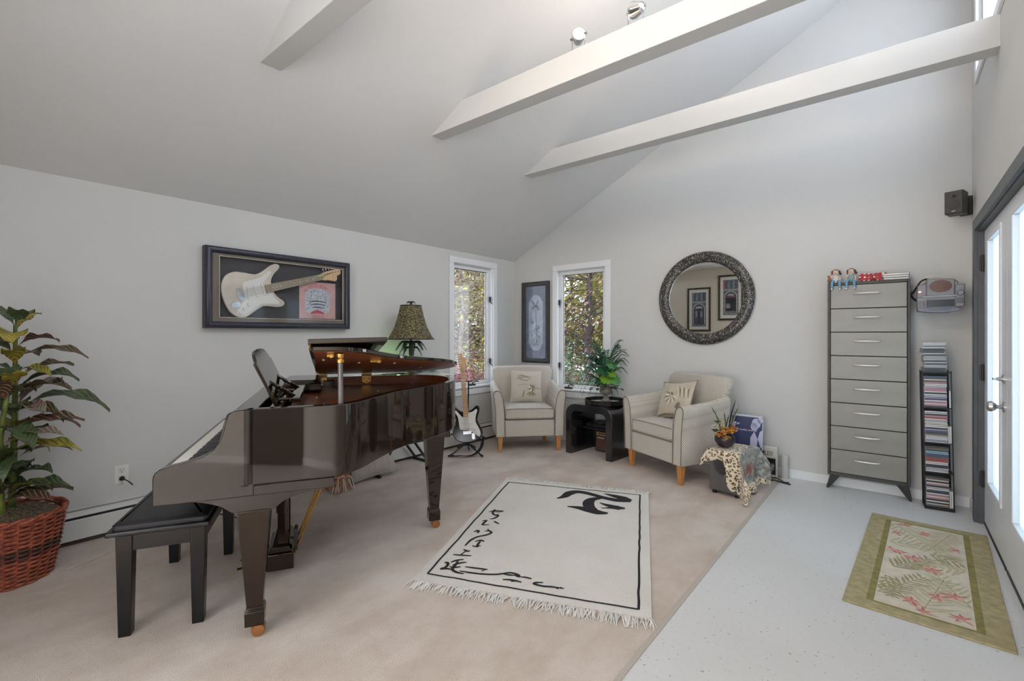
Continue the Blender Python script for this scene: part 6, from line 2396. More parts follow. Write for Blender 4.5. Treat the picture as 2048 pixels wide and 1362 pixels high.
for mt in cdmats:
    m = MB()
    m.box((0, 0, 0), (0.1225, 0.108, 0.0086))
    m.box((0.002, -0.0012, 0.0012), (0.1205, 0.0, 0.0074), 1)
    o = m.build('cd_case', [CLEAR, mt])
    cdmesh.append(o.data)
    bpy.data.objects.remove(o, do_unlink=True)
ORD = ['first', 'second', 'third', 'fourth', 'fifth', 'sixth', 'seventh', 'eighth', 'ninth', 'tenth', 'eleventh', 'twelfth', 'thirteenth', 'fourteenth', 'fifteenth', 'sixteenth', 'seventeenth', 'eighteenth', 'nineteenth', 'twentieth', 'twenty-first', 'twenty-second', 'twenty-third', 'twenty-fourth']
BAYN = ['lowest bay', 'second bay up', 'third bay up', 'topmost bay']
PAL = {3: [5, 10, 4, 8, 3, 0, 0, 1, 3, 3, 0, 2, 0, 1, 6, 5, 0, 3, 0, 3, 2], 2: [0, 1, 2, 3, 7, 0, 1, 0, 4, 0, 0, 2, 6, 5, 2, 8, 1, 0, 0, 6, 1], 1: [2, 8, 2, 9, 9, 5, 5, 8, 7, 7, 0, 0, 2, 2, 1, 1, 0], 0: [8, 4, 2, 0, 3, 2, 1, 0, 5, 2, 0, 3, 0, 3, 2, 0, 2, 1, 8]}
random.seed(14)
from_tower = ctw.rotation_euler.to_matrix().to_4x4()
from_tower.translation = ctw.location


def put_cd(idx, x, y, z, rz, lab, grp, upright=False):
    o = bpy.data.objects.new('cd_case', cdmesh[idx])
    COL.objects.link(o)
    L = Matrix.Translation((x, y, z)) @ Matrix.Rotation(rz, 4, 'Z')
    if upright:
        L = L @ Matrix.Rotation(R(-90), 4, 'Y')
    o.matrix_world = from_tower @ L
    tag(o, lab, 'CD case', grp)


for bay in (3, 2, 1, 0):
    z0, z1 = bays[bay]
    z0 += 0.0005 if bay else -0.0125
    ids = PAL[bay]
    pitch = 0.0107 if len(ids) * 0.0107 < z1 - z0 - 0.004 else (z1 - z0 - 0.004) / len(ids)
    nfit = len(ids)
    for i, ix in enumerate(reversed(ids)):
        z = z0 + i * max(pitch, 0.0088)
        if z + 0.009 > z1:
            break
        put_cd(ix, 0.009 + random.uniform(0, 0.004), 0.004 + random.uniform(0, 0.006), z, 0, '%s CD case, %s from the bottom in the %s of the tower' % (CDC[ix][0], ORD[i], BAYN[bay]), 'CD cases in the tower')
    nv = {3: 1, 2: 2, 1: 0, 0: 2}[bay]
    for j in range(nv):
        ix = [0, 4][j % 2]
        put_cd(ix, 0.1525 - 0.0095 * j, 0.006, z0, 0, '%s CD case standing %s at the right of the %s' % (CDC[ix][0], 'upright outermost' if j == 0 else 'upright inside another', BAYN[bay]), 'CD cases in the tower', True)
z = TH_ - 0.010 + 0.0005
STK = [2, 2, 10, 1, 1, 10, 1, 10, 1, 1, 1, 10, 1, 10, 2, 2, 1, 10, 1, 1]
for i, ix in enumerate(STK):
    w_ = -0.006 + random.uniform(-0.004, 0.006) + (0.010 if i > 15 else 0) + 0.0014 * (i - 10) * (-1 if i > 4 else 0)
    put_cd(ix, 0.016 + w_, 0.006 + random.uniform(-0.004, 0.004), z, R(random.uniform(-3, 3)) if i < 16 else R(-7), '%s CD case %s from the bottom of the loose pile on the tower' % (CDC[ix][0], ORD[i]), 'CD cases piled on the tower')
    z += 0.0106

# ---------------------------------------------------------------- rug with brush writing
RA = R(22)
RO = (-2.594, 3.083)
rug = empty('rug', (RO[0], RO[1], 0), RA, 'cream fringed rug with black brush writing on the beige carpet', 'rug')
RC = [(0.0, 0.0), (1.176, -0.026), (1.222, -1.697), (0.062, -1.712)]


def bil(u, v):
    a = Vector(RC[0]).lerp(Vector(RC[1]), u)
    b = Vector(RC[3]).lerp(Vector(RC[2]), u)
    return a.lerp(b, v)


def rugz(x, y):
    return 0.0105 + 0.0022 * noise.noise(Vector((x * 3, y * 3, 1)))


def rug_m():
    k = NT('rug_pile')
    k.b.inputs['Roughness'].default_value = 0.95
    k.b.inputs['Sheen Weight'].default_value = 0.2
    co = k.coord()
    n1 = k.noise(3, 4, 0.6, co)
    n2 = k.noise(320, 2, 0.6, co)
    a = k.ramp(n1.outputs['Fac'], [(0.3, (228, 223, 214)), (0.7, (236, 232, 225))])
    b = k.ramp(n2.outputs['Fac'], [(0.3, (200, 198, 194)), (0.7, (255, 255, 255))])
    m1 = k.n('ShaderNodeMix', data_type='RGBA', blend_type='MULTIPLY')
    m1.inputs[0].default_value = 0.4
    k.l(a.outputs[0], m1.inputs[6])
    k.l(b.outputs[0], m1.inputs[7])
    k.base(m1.outputs[2])
    k.bump(n2.outputs['Fac'], 0.5, 0.006)
    return k.m


m = MB()


def rf(u, v):
    p = bil(u, v)
    return (p.x, p.y, rugz(p.x, p.y))


m.grid(rf, 30, 42)
edge = [(i / 30, 0) for i in range(30)] + [(1, i / 42) for i in range(42)] + [(1 - i / 30, 1) for i in range(30)] + [(0, 1 - i / 42) for i in range(42)]
m.loft([[rf(u, v) for u, v in edge], [(rf(u, v)[0], rf(u, v)[1], 0.0006) for u, v in edge]], False)
INK = mat('rug_ink', (34, 33, 36), 0.95)
m.build('pile', rug_m(), rug)
m = MB()
rz_ = lambda x, y: rugz(x, y) + 0.0016
bd = [(0.05, -0.079), (1.114, -0.079), (1.164, -1.646), (0.108, -1.642)]
for a, b in zip(bd, bd[1:] + bd[:1]):
    n_ = 22
    pts = [(a[0] + (b[0] - a[0]) * i / n_ + random.uniform(-0.002, 0.002), a[1] + (b[1] - a[1]) * i / n_ + random.uniform(-0.002, 0.002)) for i in range(n_ + 1)]
    m.stroke(pts, [0.0115] * (n_ + 1), rz_, 0, 3)
m.build('border_line', INK, rug, smooth=False)
m = MB()
BIG = [([(0.515, -0.345), (0.560, -0.290), (0.587, -0.200), (0.640, -0.150), (0.727, -0.165), (0.843, -0.222), (0.951, -0.252), (1.054, -0.248)], [0.008, 0.05, 0.07, 0.06, 0.05, 0.05, 0.06, 0.02]), ([(0.845, -0.132), (0.922, -0.160), (0.997, -0.195), (1.060, -0.225)], [0.006, 0.05, 0.075, 0.02]), ([(0.84, -0.235), (0.775, -0.290), (0.758, -0.360), (0.775, -0.444), (0.83, -0.50)], [0.03, 0.06, 0.075, 0.075, 0.03]), ([(0.622, -0.485), (0.702, -0.487), (0.777, -0.508), (0.85, -0.535), (0.915, -0.532)], [0.01, 0.05, 0.075, 0.07, 0.02]), ([(0.837, -0.345), (0.891, -0.376), (0.964, -0.402), (1.023, -0.402)], [0.008, 0.04, 0.065, 0.02]), ([(0.86, -0.45), (0.927, -0.425), (0.987, -0.430)], [0.006, 0.025, 0.03])]
for p, w in BIG:
    m.stroke(p, [q * 1.12 for q in w], rz_, 0, 6)
m.build('large_character', INK, rug, smooth=False)
m = MB()
SM = [[(0.123, -0.757), (0.151, -0.716), (0.211, -0.708)], [(0.144, -0.696), (0.151, -0.762), (0.178, -0.793), (0.201, -0.773)], [(0.171, -0.872), (0.194, -0.853), (0.205, -0.798), (0.178, -0.806)], [(0.135, -0.732), (0.188, -0.732), (0.214, -0.701)], [(0.134, -0.921), (0.157, -0.901), (0.155, -0.95), (0.161, -0.977), (0.198, -0.961)], [(0.209, -0.897), (0.231, -0.915), (0.256, -0.931)], [(0.142, -1.092), (0.159, -1.076), (0.172, -1.061)], [(0.15, -1.063), (0.172, -1.083), (0.171, -1.104)], [(0.206, -1.062), (0.236, -1.052), (0.253, -1.079), (0.228, -1.119), (0.194, -1.151), (0.171, -1.209), (0.168, -1.289)], [(0.212, -1.026), (0.231, -1.053)], [(0.203, -1.22), (0.228, -1.191), (0.255, -1.203)], [(0.231, -1.2), (0.233, -1.249), (0.243, -1.288)], [(0.208, -1.277), (0.235, -1.277), (0.255, -1.261)], [(0.178, -1.333), (0.208, -1.351), (0.22, -1.338)], [(0.148, -1.413), (0.193, -1.405), (0.251, -1.394)], [(0.201, -1.334), (0.19, -1.401)], [(0.174, -1.499), (0.194, -1.469), (0.227, -1.446)], [(0.195, -1.525), (0.222, -1.493), (0.254, -1.471)], [(0.145, -1.517), (0.153, -1.506), (0.168, -1.521), (0.169, -1.558), (0.153, -1.577), (0.182, -1.568), (0.221, -1.565)], [(0.205, -1.473), (0.209, -1.521), (0.214, -1.566), (0.247, -1.586), (0.288, -1.589)], [(0.187, -1.544), (0.219, -1.541), (0.244, -1.526)], [(0.266, -1.519), (0.307, -1.518), (0.36, -1.513), (0.392, -1.511)], [(0.365, -1.535), (0.382, -1.514)], [(0.255, -1.569), (0.312, -1.569), (0.38, -1.563), (0.444, -1.547), (0.483, -1.525), (0.515, -1.506), (0.556, -1.512), (0.569, -1.531), (0.544, -1.524)], [(0.484, -1.528), (0.516, -1.53), (0.551, -1.521)], [(0.575, -1.529), (0.605, -1.527), (0.636, -1.531)], [(0.498, -1.582), (0.53, -1.574), (0.567, -1.574), (0.597, -1.579)], [(0.544, -1.588), (0.568, -1.576)], [(0.7, -1.549), (0.666, -1.56), (0.662, -1.575), (0.708, -1.582), (0.748, -1.575), (0.811, -1.572)], [(0.775, -1.585), (0.796, -1.564)]]
for i, p in enumerate(SM):
    m.stroke(p, 0.017 if i < 21 else 0.015, rz_, 0, 4)
m.build('small_writing', INK, rug, smooth=False)
m = MB()
random.seed(4)
for v, sg in ((0.0, 1), (1.0, -1)):
    for i in range(330):
        u = random.uniform(-0.005, 1.005)
        p = bil(u, v)
        L = random.uniform(0.045, 0.085)
        dx = random.gauss(0, 0.016)
        w = random.uniform(0.0015, 0.0032)
        zz = random.uniform(0.003, 0.012)
        pts = [(p.x, p.y, 0.008), (p.x + dx * 0.4, p.y + sg * L * 0.5, zz + 0.004), (p.x + dx, p.y + sg * L, 0.003)]
        vs_ = []
        for k_, (x, y, z_) in enumerate(pts):
            ww = w * (1.0, 1.2, 0.6)[k_]
            vs_ += [(x - ww, y, z_), (x, y, z_ + ww), (x + ww, y, z_)]
        m.add(vs_, [(0, 1, 4, 3), (1, 2, 5, 4), (3, 4, 7, 6), (4, 5, 8, 7)])
tag(m.build('fringe', mat('fringe_wool', (228, 225, 218), 0.95), rug, recalc=False), kind='stuff')

# ---------------------------------------------------------------- doormat with palms and flowers
dm = empty('doormat', (0.117, 3.390, 0), R(-2.6), 'olive bordered floral mat lying on the white floor inside the entry doors', 'rug')
MATW, MATL = 0.555, 1.43
dmm = [mat('mat_border', (166, 154, 118), 0.95, var=0.08, vscale=30), mat('mat_olive', (134, 124, 76), 0.95, var=0.1, vscale=30), mat('mat_cream', (205, 196, 178), 0.95, var=0.05, vscale=18), mat('mat_palm', (156, 148, 112), 0.95, var=0.08, vscale=40), mat('mat_sage', (182, 176, 144), 0.95, var=0.06, vscale=40), mat('mat_rose', (192, 116, 106), 0.95, var=0.12, vscale=60), mat('mat_pink', (206, 158, 146), 0.95, var=0.08, vscale=50)]
m = MB()
hw, hl = MATW / 2, MATL / 2
m.box((-hw, -hl, 0.0005), (hw, hl, 0.0080))
m.build('base_cloth', mat('mat_backing', (120, 112, 90), 0.95), dm)
m = MB()


def ringq(a, b, c, d, w1, w2, z, mi):
    frame = [([(a, c), (b, c), (b, c + w1), (a, c + w1)]), ([(a, d - w1), (b, d - w1), (b, d), (a, d)]), ([(a, c + w1), (a + w2, c + w1), (a + w2, d - w1), (a, d - w1)]), ([(b - w2, c + w1), (b, c + w1), (b, d - w1), (b - w2, d - w1)])]
    for q in frame:
        m.add([(x, y, z) for x, y in q], [(0, 1, 2, 3)], mi)


ringq(-hw, hw, -hl, hl, 0.070, 0.078, 0.0082, 0)
ringq(-hw + 0.078, hw - 0.078, -hl + 0.070, hl - 0.070, 0.016, 0.028, 0.0082, 1)
ia_, ib_, ic_, id_ = -hw + 0.106, hw - 0.106, -hl + 0.086, hl - 0.086
m.add([(ia_, ic_, 0.0082), (ib_, ic_, 0.0082), (ib_, id_, 0.0082), (ia_, id_, 0.0082)], [(0, 1, 2, 3)], 2)
random.seed(17)


def inside(p):
    return (max(ia_, min(ib_, p[0])), max(ic_, min(id_, p[1])))


zc = [0.0084]


def lay(pts, w, mi):
    """one woven motif stroke, kept inside the field, each a hair above the last"""
    if any(not (ia_ < p[0] < ib_ and ic_ < p[1] < id_) for p in pts):
        return
    zc[0] += 0.0000022
    z_ = zc[0]
    m.stroke(pts, w, lambda a, b: z_, mi, 3)


def mat_palm(x, y, ang, L, n_, ll, mi):
    ca, sa = math.cos(ang), math.sin(ang)
    for i in range(n_):
        t = i / (n_ - 1)
        bx_, by_ = x + ca * L * t, y + sa * L * t
        lay([(bx_, by_), (bx_ + ca * L / n_ * 0.6, by_ + sa * L / n_ * 0.6), (bx_ + ca * L / n_, by_ + sa * L / n_)], 0.006, 3)
        for s_ in (-1, 1):
            a2 = ang + s_ * R(38 + 14 * random.random())
            l_ = ll * (1 - 0.55 * t) * random.uniform(0.8, 1.1)
            for cut in (1.0, 0.7, 0.45):
                q = (bx_ + math.cos(a2) * l_ * cut, by_ + math.sin(a2) * l_ * cut)
                if ia_ < q[0] < ib_ and ic_ < q[1] < id_:
                    lay([(bx_, by_), ((bx_ + q[0]) / 2, (by_ + q[1]) / 2), q], [0.004, 0.015, 0.003], mi)
                    break


for x, y, a, L, n_, ll, mi in ((-0.15, 0.58, -60, 0.48, 13, 0.17, 4), (0.02, 0.16, -20, 0.22, 8, 0.14, 3), (0.165, 0.04, 205, 0.28, 10, 0.13, 4), (-0.165, -0.52, 62, 0.34, 11, 0.13, 3), (0.0, -0.60, 80, 0.40, 11, 0.15, 4), (0.165, -0.42, 112, 0.34, 10, 0.14, 4), (-0.16, 0.22, 15, 0.26, 8, 0.12, 4), (0.12, 0.60, -105, 0.30, 10, 0.13, 4), (-0.12, -0.16, 60, 0.26, 9, 0.13, 3), (-0.15, -0.30, -80, 0.22, 8, 0.10, 3)):
    mat_palm(x, y, R(a), L, n_, ll, mi)
for x, y in ((-0.10, 0.60), (0.0, 0.49), (0.145, 0.32), (-0.15, 0.40), (-0.11, 0.08), (-0.05, 0.03), (0.03, -0.08), (-0.155, 0.10), (0.05, -0.40), (-0.04, -0.52), (0.13, -0.56), (0.11, -0.34), (0.0, -0.60)):
    for k_ in range(11):
        t = k_ * R(33) + random.uniform(-0.3, 0.3)
        l_ = random.uniform(0.025, 0.06)
        lay([(x, y), (x + math.cos(t) * l_ * 0.5, y + math.sin(t) * l_ * 0.5), (x + math.cos(t) * l_, y + math.sin(t) * l_)], [0.004, 0.014, 0.003], 5 if k_ % 2 else 6)
m.build('pattern', dmm, dm, smooth=False, recalc=False)
m = MB()
q = [(-hw, -hl, 0.005), (hw, -hl, 0.005), (hw, hl, 0.005), (-hw, hl, 0.005), (-hw, -hl, 0.005)]
m.tube(q, 0.005, 6)
m.build('binding', MATS['mat_border'], dm)

# ---------------------------------------------------------------- croton in a wicker basket
bk_ = empty('potted_croton', (-3.515, 0.215, 0), 0, 'tall artificial croton with mottled leaves in a red brown wicker basket', 'plant')
WK = [mat('wicker_red', (150, 78, 56), 0.5, var=0.25, vscale=50), mat('wicker_dark', (84, 50, 40), 0.55, var=0.2, vscale=50)]
m = MB()
NS = 26


def br_(z):
    return 0.165 + 0.055 * (z / 0.33) ** 0.8


rows = 30
for j in range(rows):
    z = 0.006 + j * 0.0107
    band = 13 <= j <= 17
    r0 = br_(z)
    n_ = NS * 4
    pts = []
    for i in range(n_ + 1):
        t = 2 * PI * i / n_
        w_ = 0.0065 * math.cos(NS / 2 * t + PI * j)
        pts.append(((r0 + w_) * math.cos(t), (r0 + w_) * math.sin(t), z))
    m.tube(pts, 0.0058 if not band else 0.0064, 5, 1 if band else 0, cap=False)
bw = m.build('weave', WK, bk_, angle=60)
m = MB()
for i in range(NS):
    t = 2 * PI * (i + 0.5) / NS
    m.tube([(br_(z) * math.cos(t), br_(z) * math.sin(t), z) for z in (0.0, 0.08, 0.16, 0.24, 0.335)], 0.006, 5)
m.build('stake', WK[0], bk_)
m = MB()
for k_ in range(2):
    m.tube([((br_(0.335) + 0.006 * math.cos(9 * t + k_ * PI)) * math.cos(t), (br_(0.335) + 0.006 * math.cos(9 * t + k_ * PI)) * math.sin(t), 0.335 + 0.008 * math.sin(9 * t + k_ * PI)) for t in [2 * PI * i / 90 for i in range(91)]], 0.009, 6, cap=False)
m.build('rim', WK[0], bk_)
m = MB()
m.lathe([(br_(0.02) - 0.016, 0.02), (br_(0.3) - 0.012, 0.315), (0.10, 0.345), (0.001, 0.355)], 30)
m.build('moss_base', mat('moss_brown', (116, 104, 86), 0.95, var=0.3, vscale=60, bump=0.8, bscale=120), bk_)
m = MB()
random.seed(9)
for i in range(420):
    a, r_ = random.uniform(0, 2 * PI), 0.205 * math.sqrt(random.random())
    x, y = r_ * math.cos(a), r_ * math.sin(a)
    z = 0.352 - 0.05 * (r_ / 0.2) ** 2 + random.uniform(-0.004, 0.012)
    b = random.uniform(0, 2 * PI)
    L = random.uniform(0.02, 0.05)
    dx, dy = math.cos(b) * L, math.sin(b) * L
    m.tube([(x - dx * 0.5, y - dy * 0.5, z), (x, y, z + 0.010), (x + dx * 0.5, y + dy * 0.5, z - 0.002)], 0.0016, 3, cap=False)
tag(m.build('moss', mat('moss_fibre', (142, 130, 110), 0.95, var=0.2, vscale=30), bk_), kind='stuff')
m = MB()
STEMS = [((-0.03, 0.02), (-0.015, 0.03, 0.80), (0.02, 0.03, 1.30)), ((0.05, -0.02), (0.12, -0.03, 0.70), (0.15, 0.0, 1.00)), ((-0.06, -0.05), (-0.13, -0.10, 0.60), (-0.17, -0.12, 0.95))]
for b, mid_, top in STEMS:
    p = smooth_pts([(b[0], b[1], 0.33), mid_, top], 8)
    m.tube(p, [0.017 - 0.010 * i / len(p) for i in range(len(p))], 10)
m.build('stem', mat('croton_stem', (104, 116, 52), 0.55, var=0.3, vscale=14), bk_)


def croton_mat(name, c1, c2, vein):
    k = NT(name)
    k.b.inputs['Roughness'].default_value = 0.45
    co = k.coord()
    n1 = k.noise(14, 4, 0.6, co)
    a = k.ramp(n1.outputs['Fac'], [(0.38, c1), (0.62, c2)])
    uv = k.n('ShaderNodeUVMap')
    uv.uv_map = 'UVMap'
    w = k.n('ShaderNodeTexWave', wave_type='BANDS', bands_direction='DIAGONAL')
    w.inputs['Scale'].default_value = 2.6
    w.inputs['Distortion'].default_value = 2.0
    w.inputs['Detail'].default_value = 3
    k.l(uv.outputs[0], w.inputs['Vector'])
    r_ = k.ramp(w.outputs['Fac'], [(0.80, (0, 0, 0, 1)), (0.92, (1, 1, 1, 1))])
    mx = k.n('ShaderNodeMix', data_type='RGBA')
    k.l(r_.outputs[0], mx.inputs[0])
    k.l(a.outputs[0], mx.inputs[6])
    mx.inputs[7].default_value = lin(vein)
    k.base(mx.outputs[2])
    return k.m


CM = [croton_mat('croton_green', (40, 62, 44), (74, 92, 64), (112, 116, 66)), croton_mat('croton_red', (84, 52, 48), (60, 70, 50), (170, 120, 104)), croton_mat('croton_yellow', (186, 162, 70), (128, 128, 52), (80, 84, 34)), croton_mat('croton_grey', (108, 106, 96), (134, 104, 98), (182, 160, 140)), croton_mat('croton_dark', (46, 50, 38), (74, 56, 48), (142, 124, 70))]


class LeafMB(MB):
    def leaf(s, base, az, L, w, el, droop, roll, mi):
        ca, sa = math.cos(az), math.sin(az)
        n_ = 12
        pts = []
        x, z, a = 0.0, 0.0, el
        for i in range(n_ + 1):
            pts.append((x, z))
            x += math.cos(a) * L / n_
            z += math.sin(a) * L / n_
            a -= droop / n_
        i0 = len(s.v)
        rows_ = []
        for i, (d, h) in enumerate(pts):
            t = i / n_
            ww = 0.0018 if t < 0.16 else w / 2 * math.sin(PI * min(1.0, ((t - 0.16) / 0.84) ** 0.8)) ** 0.75 + 0.0008
            wav = 0.10 * w * math.sin(t * 17 + az * 3)
            for k_, f in enumerate((-1, -0.5, 0, 0.5, 1)):
                off = f * ww
                up_ = abs(f) * ww * 0.35 + (wav * f * abs(f) if t > 0.2 else 0) + f * ww * roll
                rows_.append((base[0] + d * ca - off * sa, base[1] + d * sa + off * ca, base[2] + h + up_))
        fs_ = []
        for i in range(n_):
            for k_ in range(4):
                q = i * 5 + k_
                fs_.append((q, q + 1, q + 6, q + 5))
        s.add(rows_, fs_, mi)
        for i in range(n_ + 1):
            for k_ in range(5):
                s.uv[i0 + i * 5 + k_] = (i / n_ * 2.2, abs(k_ - 2) / 2 * 0.5)


def build_leaves(mb, name, mats, parent):
    o = mb.build(name, mats, parent, recalc=False, angle=180)
    ul_ = o.data.uv_layers.new(name='UVMap')
    for lp_ in o.data.loops:
        ul_.data[lp_.index].uv = mb.uv.get(lp_.vertex_index, (0, 0))
    return o


m = LeafMB()
vr = 0.0   # azimuth of the picture's right-hand direction, seen from the room
RIGHT = R(39.35)
# leaves that read clearly to the right of the plant: (x, y, z, azimuth offset, length, width, elevation, droop, roll, material)
for x, y, z, az, L, w, el, dr, ro, mi in (
        (0.02, 0.03, 1.13, 5, 0.34, 0.055, 28, 62, 0.25, 4), (0.02, 0.03, 1.06, -10, 0.22, 0.05, 22, 60, 0.2, 2), (0.01, 0.03, 0.95, 12, 0.30, 0.075, 55, 95, 0.2, 0), (0.02, 0.03, 0.92, -5, 0.34, 0.06, 42, 80, -0.2, 4), (0.0, 0.03, 0.86, 15, 0.42, 0.085, 36, 85, 0.2, 0), (0.01, 0.03, 0.84, -25, 0.30, 0.07, 32, 60, 0.2, 3),
        (0.12, -0.02, 0.76, 10, 0.34, 0.075, 30, 45, 0.25, 1), (0.12, -0.03, 0.70, -8, 0.36, 0.055, 34, 52, 0.25, 3), (0.11, -0.03, 0.64, 2, 0.38, 0.07, 32, 58, 0.2, 2), (0.10, -0.03, 0.56, -40, 0.24, 0.085, 70, 150, 0.2, 0), (0.10, -0.03, 0.62, 200, 0.22, 0.07, 60, 110, 0.2, 2),
        (0.05, -0.02, 0.43, 8, 0.30, 0.075, 36, 60, 0.2, 0), (0.06, -0.03, 0.41, -12, 0.34, 0.055, 24, 40, 0.2, 1), (0.03, -0.03, 0.40, 25, 0.28, 0.07, 30, 50, 0.2, 4)):
    m.leaf((x, y, z), RIGHT + R(az), L * 1.08, w * 1.30, R(el), R(dr), ro, mi)
random.seed(31)
for si, (b, mid_, top) in enumerate(STEMS):
    p = smooth_pts([(b[0], b[1], 0.33), mid_, top], 16)
    nlv = (30, 20, 18)[si]
    for i in range(nlv):
        t = 0.16 + 0.84 * i / (nlv - 1)
        q = p[int(t * (len(p) - 1))]
        az = i * 2.4 + si * 1.3 + random.uniform(-0.3, 0.3)
        L = random.uniform(0.17, 0.30) * (1 - 0.35 * max(0, t - 0.7) / 0.3)
        # the wall side stays clear
        wx = math.cos(az)
        if q[0] - 3.515 + wx * L * 0.9 < XL + 0.03:
            L = max(0.06, (q[0] - 3.515 - XL - 0.03) / max(0.2, -wx) / 0.95)
        el = R(random.uniform(30, 62)) if t < 0.92 else R(70)
        m.leaf(q, az, L, random.uniform(0.075, 0.115), el, R(random.uniform(60, 120)), random.uniform(-0.2, 0.3), random.choice([0, 0, 1, 4, 3, 2, 4, 0] if t < 0.9 else [2, 0, 3]))
build_leaves(m, 'foliage', CM, bk_)

# ---------------------------------------------------------------- baseboard heater, outlets, cords
bh = empty('baseboard_heater', (XL, 1.9, 0), 0, 'long white baseboard heater running along the left wall', 'heater')
T0 = Matrix.Translation((0, -1.9, 0))
HP0, HP1 = -0.60, 4.70
HW = mat('heater_white', (214, 214, 211), 0.45)
m = MB(T0)
m.prism([(0.0, 0.205), (0.012, 0.205), (0.012, 0.192), (0.0, 0.192)], HP0, HP1, 'y')
m.prism([(0.0, 0.19), (0.002, 0.19), (0.002, 0.02), (0.0, 0.02)], HP0, HP1, 'y')
m.build('back_plate', HW, bh)
m = MB(T0)
m.prism([(0.020, 0.186), (0.034, 0.180), (0.052, 0.168), (0.054, 0.162), (0.050, 0.162), (0.034, 0.174), (0.020, 0.181)], HP0, HP1, 'y')
m.build('damper', HW, bh)
m = MB(T0)
m.prism([(0.058, 0.148), (0.062, 0.144), (0.062, 0.030), (0.056, 0.026), (0.056, 0.142)], HP0, HP1, 'y')
m.build('front_cover', HW, bh)
m = MB(T0)
m.box((0.002, HP0, 0.02), (0.050, HP1, 0.160))
m.build('inside', mat('heater_dark', (40, 39, 38), 0.8), bh)
m = MB(T0)
m.box((0.0, HP0, 0.0), (0.044, HP1, 0.02))
m.build('base_shadow_gap', mat('heater_base', (74, 64, 58), 0.8), bh)
m = MB(T0)
m.box((0.0, HP0 - 0.02, 0.0), (0.066, HP0, 0.206)).box((0.0, HP1, 0.0), (0.066, HP1 + 0.012, 0.206))
m.build('end_cap', HW, bh, bevel=0.003)


def outlet(y, z, lab):
    e = empty('wall_outlet', (XL, y, z), 0, lab, 'outlet')
    m = MB()
    m.prism([(u * 1.0, v) for u, v in rrect(-0.036, -0.058, 0.036, 0.058, 0.004, 3)], 0.0, 0.006, 'x')
    m.build('cover_plate', WHITEP, e, bevel=0.0015)
    for dz in (-0.024, 0.024):
        m = MB()
        m.prism(rrect(-0.017, dz - 0.018, 0.017, dz + 0.018, 0.008, 4), 0.006, 0.0085, 'x')
        f_ = m.build('receptacle', mat('outlet_face', (218, 216, 210), 0.35), e)
        m = MB()
        m.box((0.0085, -0.008, dz + 0.001), (0.0090, -0.006, dz + 0.011)).box((0.0085, 0.006, dz + 0.001), (0.0090, 0.008, dz + 0.009))
        m.lathe([(0.0028, 0.0085), (0.0028, 0.009)], 8, (0, 0, dz - 0.008), 'x')
        m.build('slot', BLACK, f_)
    return e


outlet(0.735, 0.358, 'white wall outlet with a black plug above the heater')
outlet(0.325, 0.330, 'white wall outlet half hidden behind the croton')
pg = empty('power_plug', (XL + 0.009, 0.735, 0.334), 0, 'black plug in the lower socket of the wall outlet', 'plug')
m = MB()
m.lathe([(0.012, 0), (0.015, 0.008), (0.012, 0.022), (0.005, 0.030)], 14, (0, 0, 0), 'x')
m.build('body', BLACK, pg)
m = MB()
m.tube(smooth_pts([(0.026, 0, 0), (0.042, 0.012, -0.006), (0.050, 0.030, -0.024), (0.052, 0.045, -0.044)], 5), 0.0036, 6)
m.build('cord', BLACK, pg)
m = MB()
m.tube(smooth_pts([(-3.40, 0.42, 0.005), (-3.45, 0.56, 0.005), (-3.52, 0.66, 0.005), (-3.60, 0.71, 0.005)], 5), 0.0035, 6)
m.tube([(-3.60, 0.71, 0.006), (-3.615, 0.722, 0.006)], 0.006, 6)
tag(m.build('pale_cord', mat('cord_beige', (206, 192, 176), 0.6)), 'thin beige cord lying on the carpet beside the wicker basket', 'cord')
m = MB()
m.tube(smooth_pts([(-3.70, 1.2, 0.006), (-3.45, 1.28, 0.006), (-3.20, 1.20, 0.005), (-2.95, 1.18, 0.005), (-2.75, 1.25, 0.007)], 6), 0.004, 6)
tag(m.build('extension_cord', BLACK), 'black cord crossing the carpet beneath the piano', 'cord')

# ---------------------------------------------------------------- spotlights standing on the middle beam
WARM = (1.0, 0.83, 0.64)


def spot(x, lab, aim, energy, by=2.43, soft=0.035):
    e = empty('spotlight', (x, by, 2.9305), 0, lab, 'spotlight', 'beam spotlights')
    m = MB()
    m.box((-0.07, -0.03, 0.0), (0.09, 0.03, 0.022))
    m.build('base', mat('fixture_white', (214, 210, 204), 0.4), e, bevel=0.003)
    m = MB()
    for s_ in (-1, 1):
        m.tube([(s_ * 0.045, 0, 0.02), (s_ * 0.047, 0, 0.11)], 0.004, 8)
        m.tube([(s_ * 0.040, 0, 0.11), (s_ * 0.056, 0, 0.11)], 0.009, 10)
    m.tube([(-0.045, 0, 0.026), (0.045, 0, 0.026)], 0.005, 8)
    m.build('yoke', CHROME, e)
    d = Vector(aim).normalized()
    q = d.to_track_quat('Z', 'Y').to_matrix().to_4x4()
    q.translation = (0, 0, 0.11)
    m = MB(q)
    m.lathe([(0.018, -0.05), (0.026, -0.046), (0.040, 0.0), (0.044, 0.012), (0.044, 0.022), (0.038, 0.022), (0.037, 0.008), (0.016, -0.03)], 28)
    hd = m.build('head', CHROME, e)
    m = MB(q)
    m.lathe([(0.038, 0.010), (0.036, 0.014), (0.001, 0.016)], 24)
    m.build('lens', mat('spot_lens', (255, 246, 228), 0.3, emit=(255, 236, 205), es=6.0), hd)
    p = Vector((x, by, 3.04)) + d * 0.06
    l = light('spot_bulb', 'SPOT', p, energy, WARM, shadow_soft_size=soft, spot_size=R(165), spot_blend=0.9)
    l.rotation_euler = d.to_track_quat('-Z', 'Y').to_euler()
    return e


